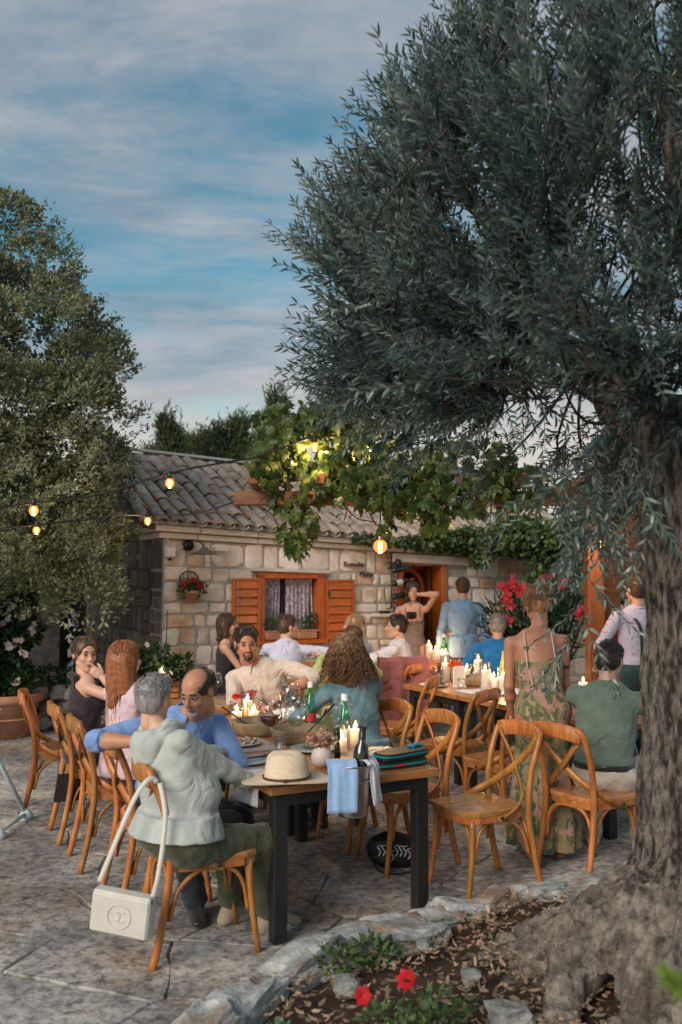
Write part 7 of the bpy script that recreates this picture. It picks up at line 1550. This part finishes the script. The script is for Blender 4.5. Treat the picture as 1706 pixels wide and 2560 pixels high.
# 14 lady in floral dress
f14=(.06,1)
bone=mat('pale_piping',(.62,.55,.48),.7)
def ladyx(root,d):
    P,N,up,fw,sx,s,Cc=d['P'],d['N'],d['up'],d['fw'],d['sx'],d['s'],d['Cc']
    for q in(-.6,0,.6):
        m=MB(); m.tube([N-up*.25-fw*.132+sx*q*.14,P+up*.12-fw*.125+sx*q*.11],.004,5); m.obj('piping',bone,root)
    a=d['Sh'][1]+(d['El'][1]-d['Sh'][1])*.60; ax=unit(d['El'][1]-d['Sh'][1]); out=unit(V3(.25,-1,0)-ax*(V3(.25,-1,0)@ax)); r=(d['ar'][0]+d['ar'][1])/2+.0035; c=a+out*r; u=unit(np.cross(out,ax))
    pts=[];D=[]
    for sx_,sy_ in((1,.6),(-1,.6),(1,-.5),(-1,-.5)): pts.append(c); D.append(u*sx_+ax*-sy_)
    ob('tattoo',leafarr('tat',pts,D,[out]*4,[.026,.026,.018,.018],[.017]*4,.0,mat('tattoo_ink',(.05,.045,.06),.6)),None,root)
    p=d['Wr'][1]; ax=unit(d['El'][1]-p); u=unit(np.cross(ax,[0,1.,.2])); w=np.cross(ax,u); m=MB(); [m.tube([p+ax*(.02+.02*j)+(u*math.cos(k*.35)+w*math.sin(k*.35))*.030 for k in range(19)],.004,5) for j in range(3)]; m.obj('bracelet',mat('gold',(.8,.5,.15),.25,metal=1),root,True)
human('woman with honey curly updo in a long floral dress standing with her back to us',(1.27,5.86),f14,pose='stand',ht=.965,sex='f',lean=(-.02,.10),hyaw=hy(f14,(-.1,1)),hpitch=-18,hair='updo',hc='hair_honey',skin='skinB',dress=gown(flo,'',.185,hem=.07,r1=.205,n=8,strapm=bone),
  hands=((1.12,6.10,.84),(1.44,6.02,.78)),poles=((-.3,-1,0),(.3,-1,0)),headoff=(.035,0,0),extra=ladyx,shoe=(mat('tan_sandal',(.25,.12,.06),.5),),girth=1.06,h=.009,seed=14,curl=(.6,.6))
# 15 sage man
f15=(.42,.91)
def beltx(root,d):
    P=d['P']; m=MB(); m.sweep([(P[0]+.176*math.cos(k*.209),P[1]-.01+.138*math.sin(k*.209),P[2]+.045) for k in range(31)],[(-.004,-.017),(.004,-.017),(.004,.017),(-.004,.017)],cap=False); m.obj('belt',blackl,root,True)
human('dark-haired man in sage green shirt and cream trousers seated beside the olive trunk',(1.60,5.68),f15,ht=.995,lean=(.02,.05),hyaw=hy(f15,(.6,.8)),hpitch=-8,hair='crop',hc='hair_dark',shirt=('shirt',sage),sleeve=1.95,legs=('trousers',creamt,2),shoe=(solew,),
  hands=((1.75,6.2,.80),(2.05,5.95,.80)),poles=((-1,-.4,-.5),(1,-.5,-.6)),extra=beltx,h=.009,girth=1.08,bodyfold=.006,seed=15)
# 16 floral shirt and braces
f16=(-.25,.97)
def bracesx(root,d):
    P,N,up,fw,sx=d['P'],d['N'],d['up'],d['fw'],d['sx']
    for q in(-1,1): m=MB(); ribbon(m,spline([N+sx*q*.10+up*.0+fw*.0,N-up*.12-fw*.145+sx*q*.075,P+up*.2-fw*.135+sx*q*.05,P+up*.05-fw*.14+sx*q*.06],5),.028,.004,tuple(-fw)); m.obj('brace',navy,root,True)
human('standing man in floral pale shirt with dark braces, half behind the olive trunk',(2.55,7.95),f16,pose='stand',ht=1.0,hair='short',hc='hair_brown',shirt=('shirt',flo2),sleeve=1.95,legs=('trousers',dkgreen,2),shoe=(blackl,),extra=bracesx,h=.012,seed=16,hands=((2.3,8.1,1.0),(2.8,8.1,1.0)))
# 17 lime person
f17=(-.65,.76)
human('person in lime green sleeves pointing left, hidden behind the curly-haired woman',(.10,8.32),f17,ht=.92,sex='f',hyaw=hy(f17,(-.8,.5)),hair='tied',hc='hair_brown',shirt=('cardigan',limef),sleeve=1.9,legs=('trousers',limef,2),shoe=(blackl,),
  hands=((-.16,8.25,1.03),(.2,8.8,.8)),poles=((-.6,-.2,-1),(1,-.3,-.6)),fdir=((-.8,0,.35),None),palm=((0,0,-1),None),point=(True,False),h=.013,seed=17)
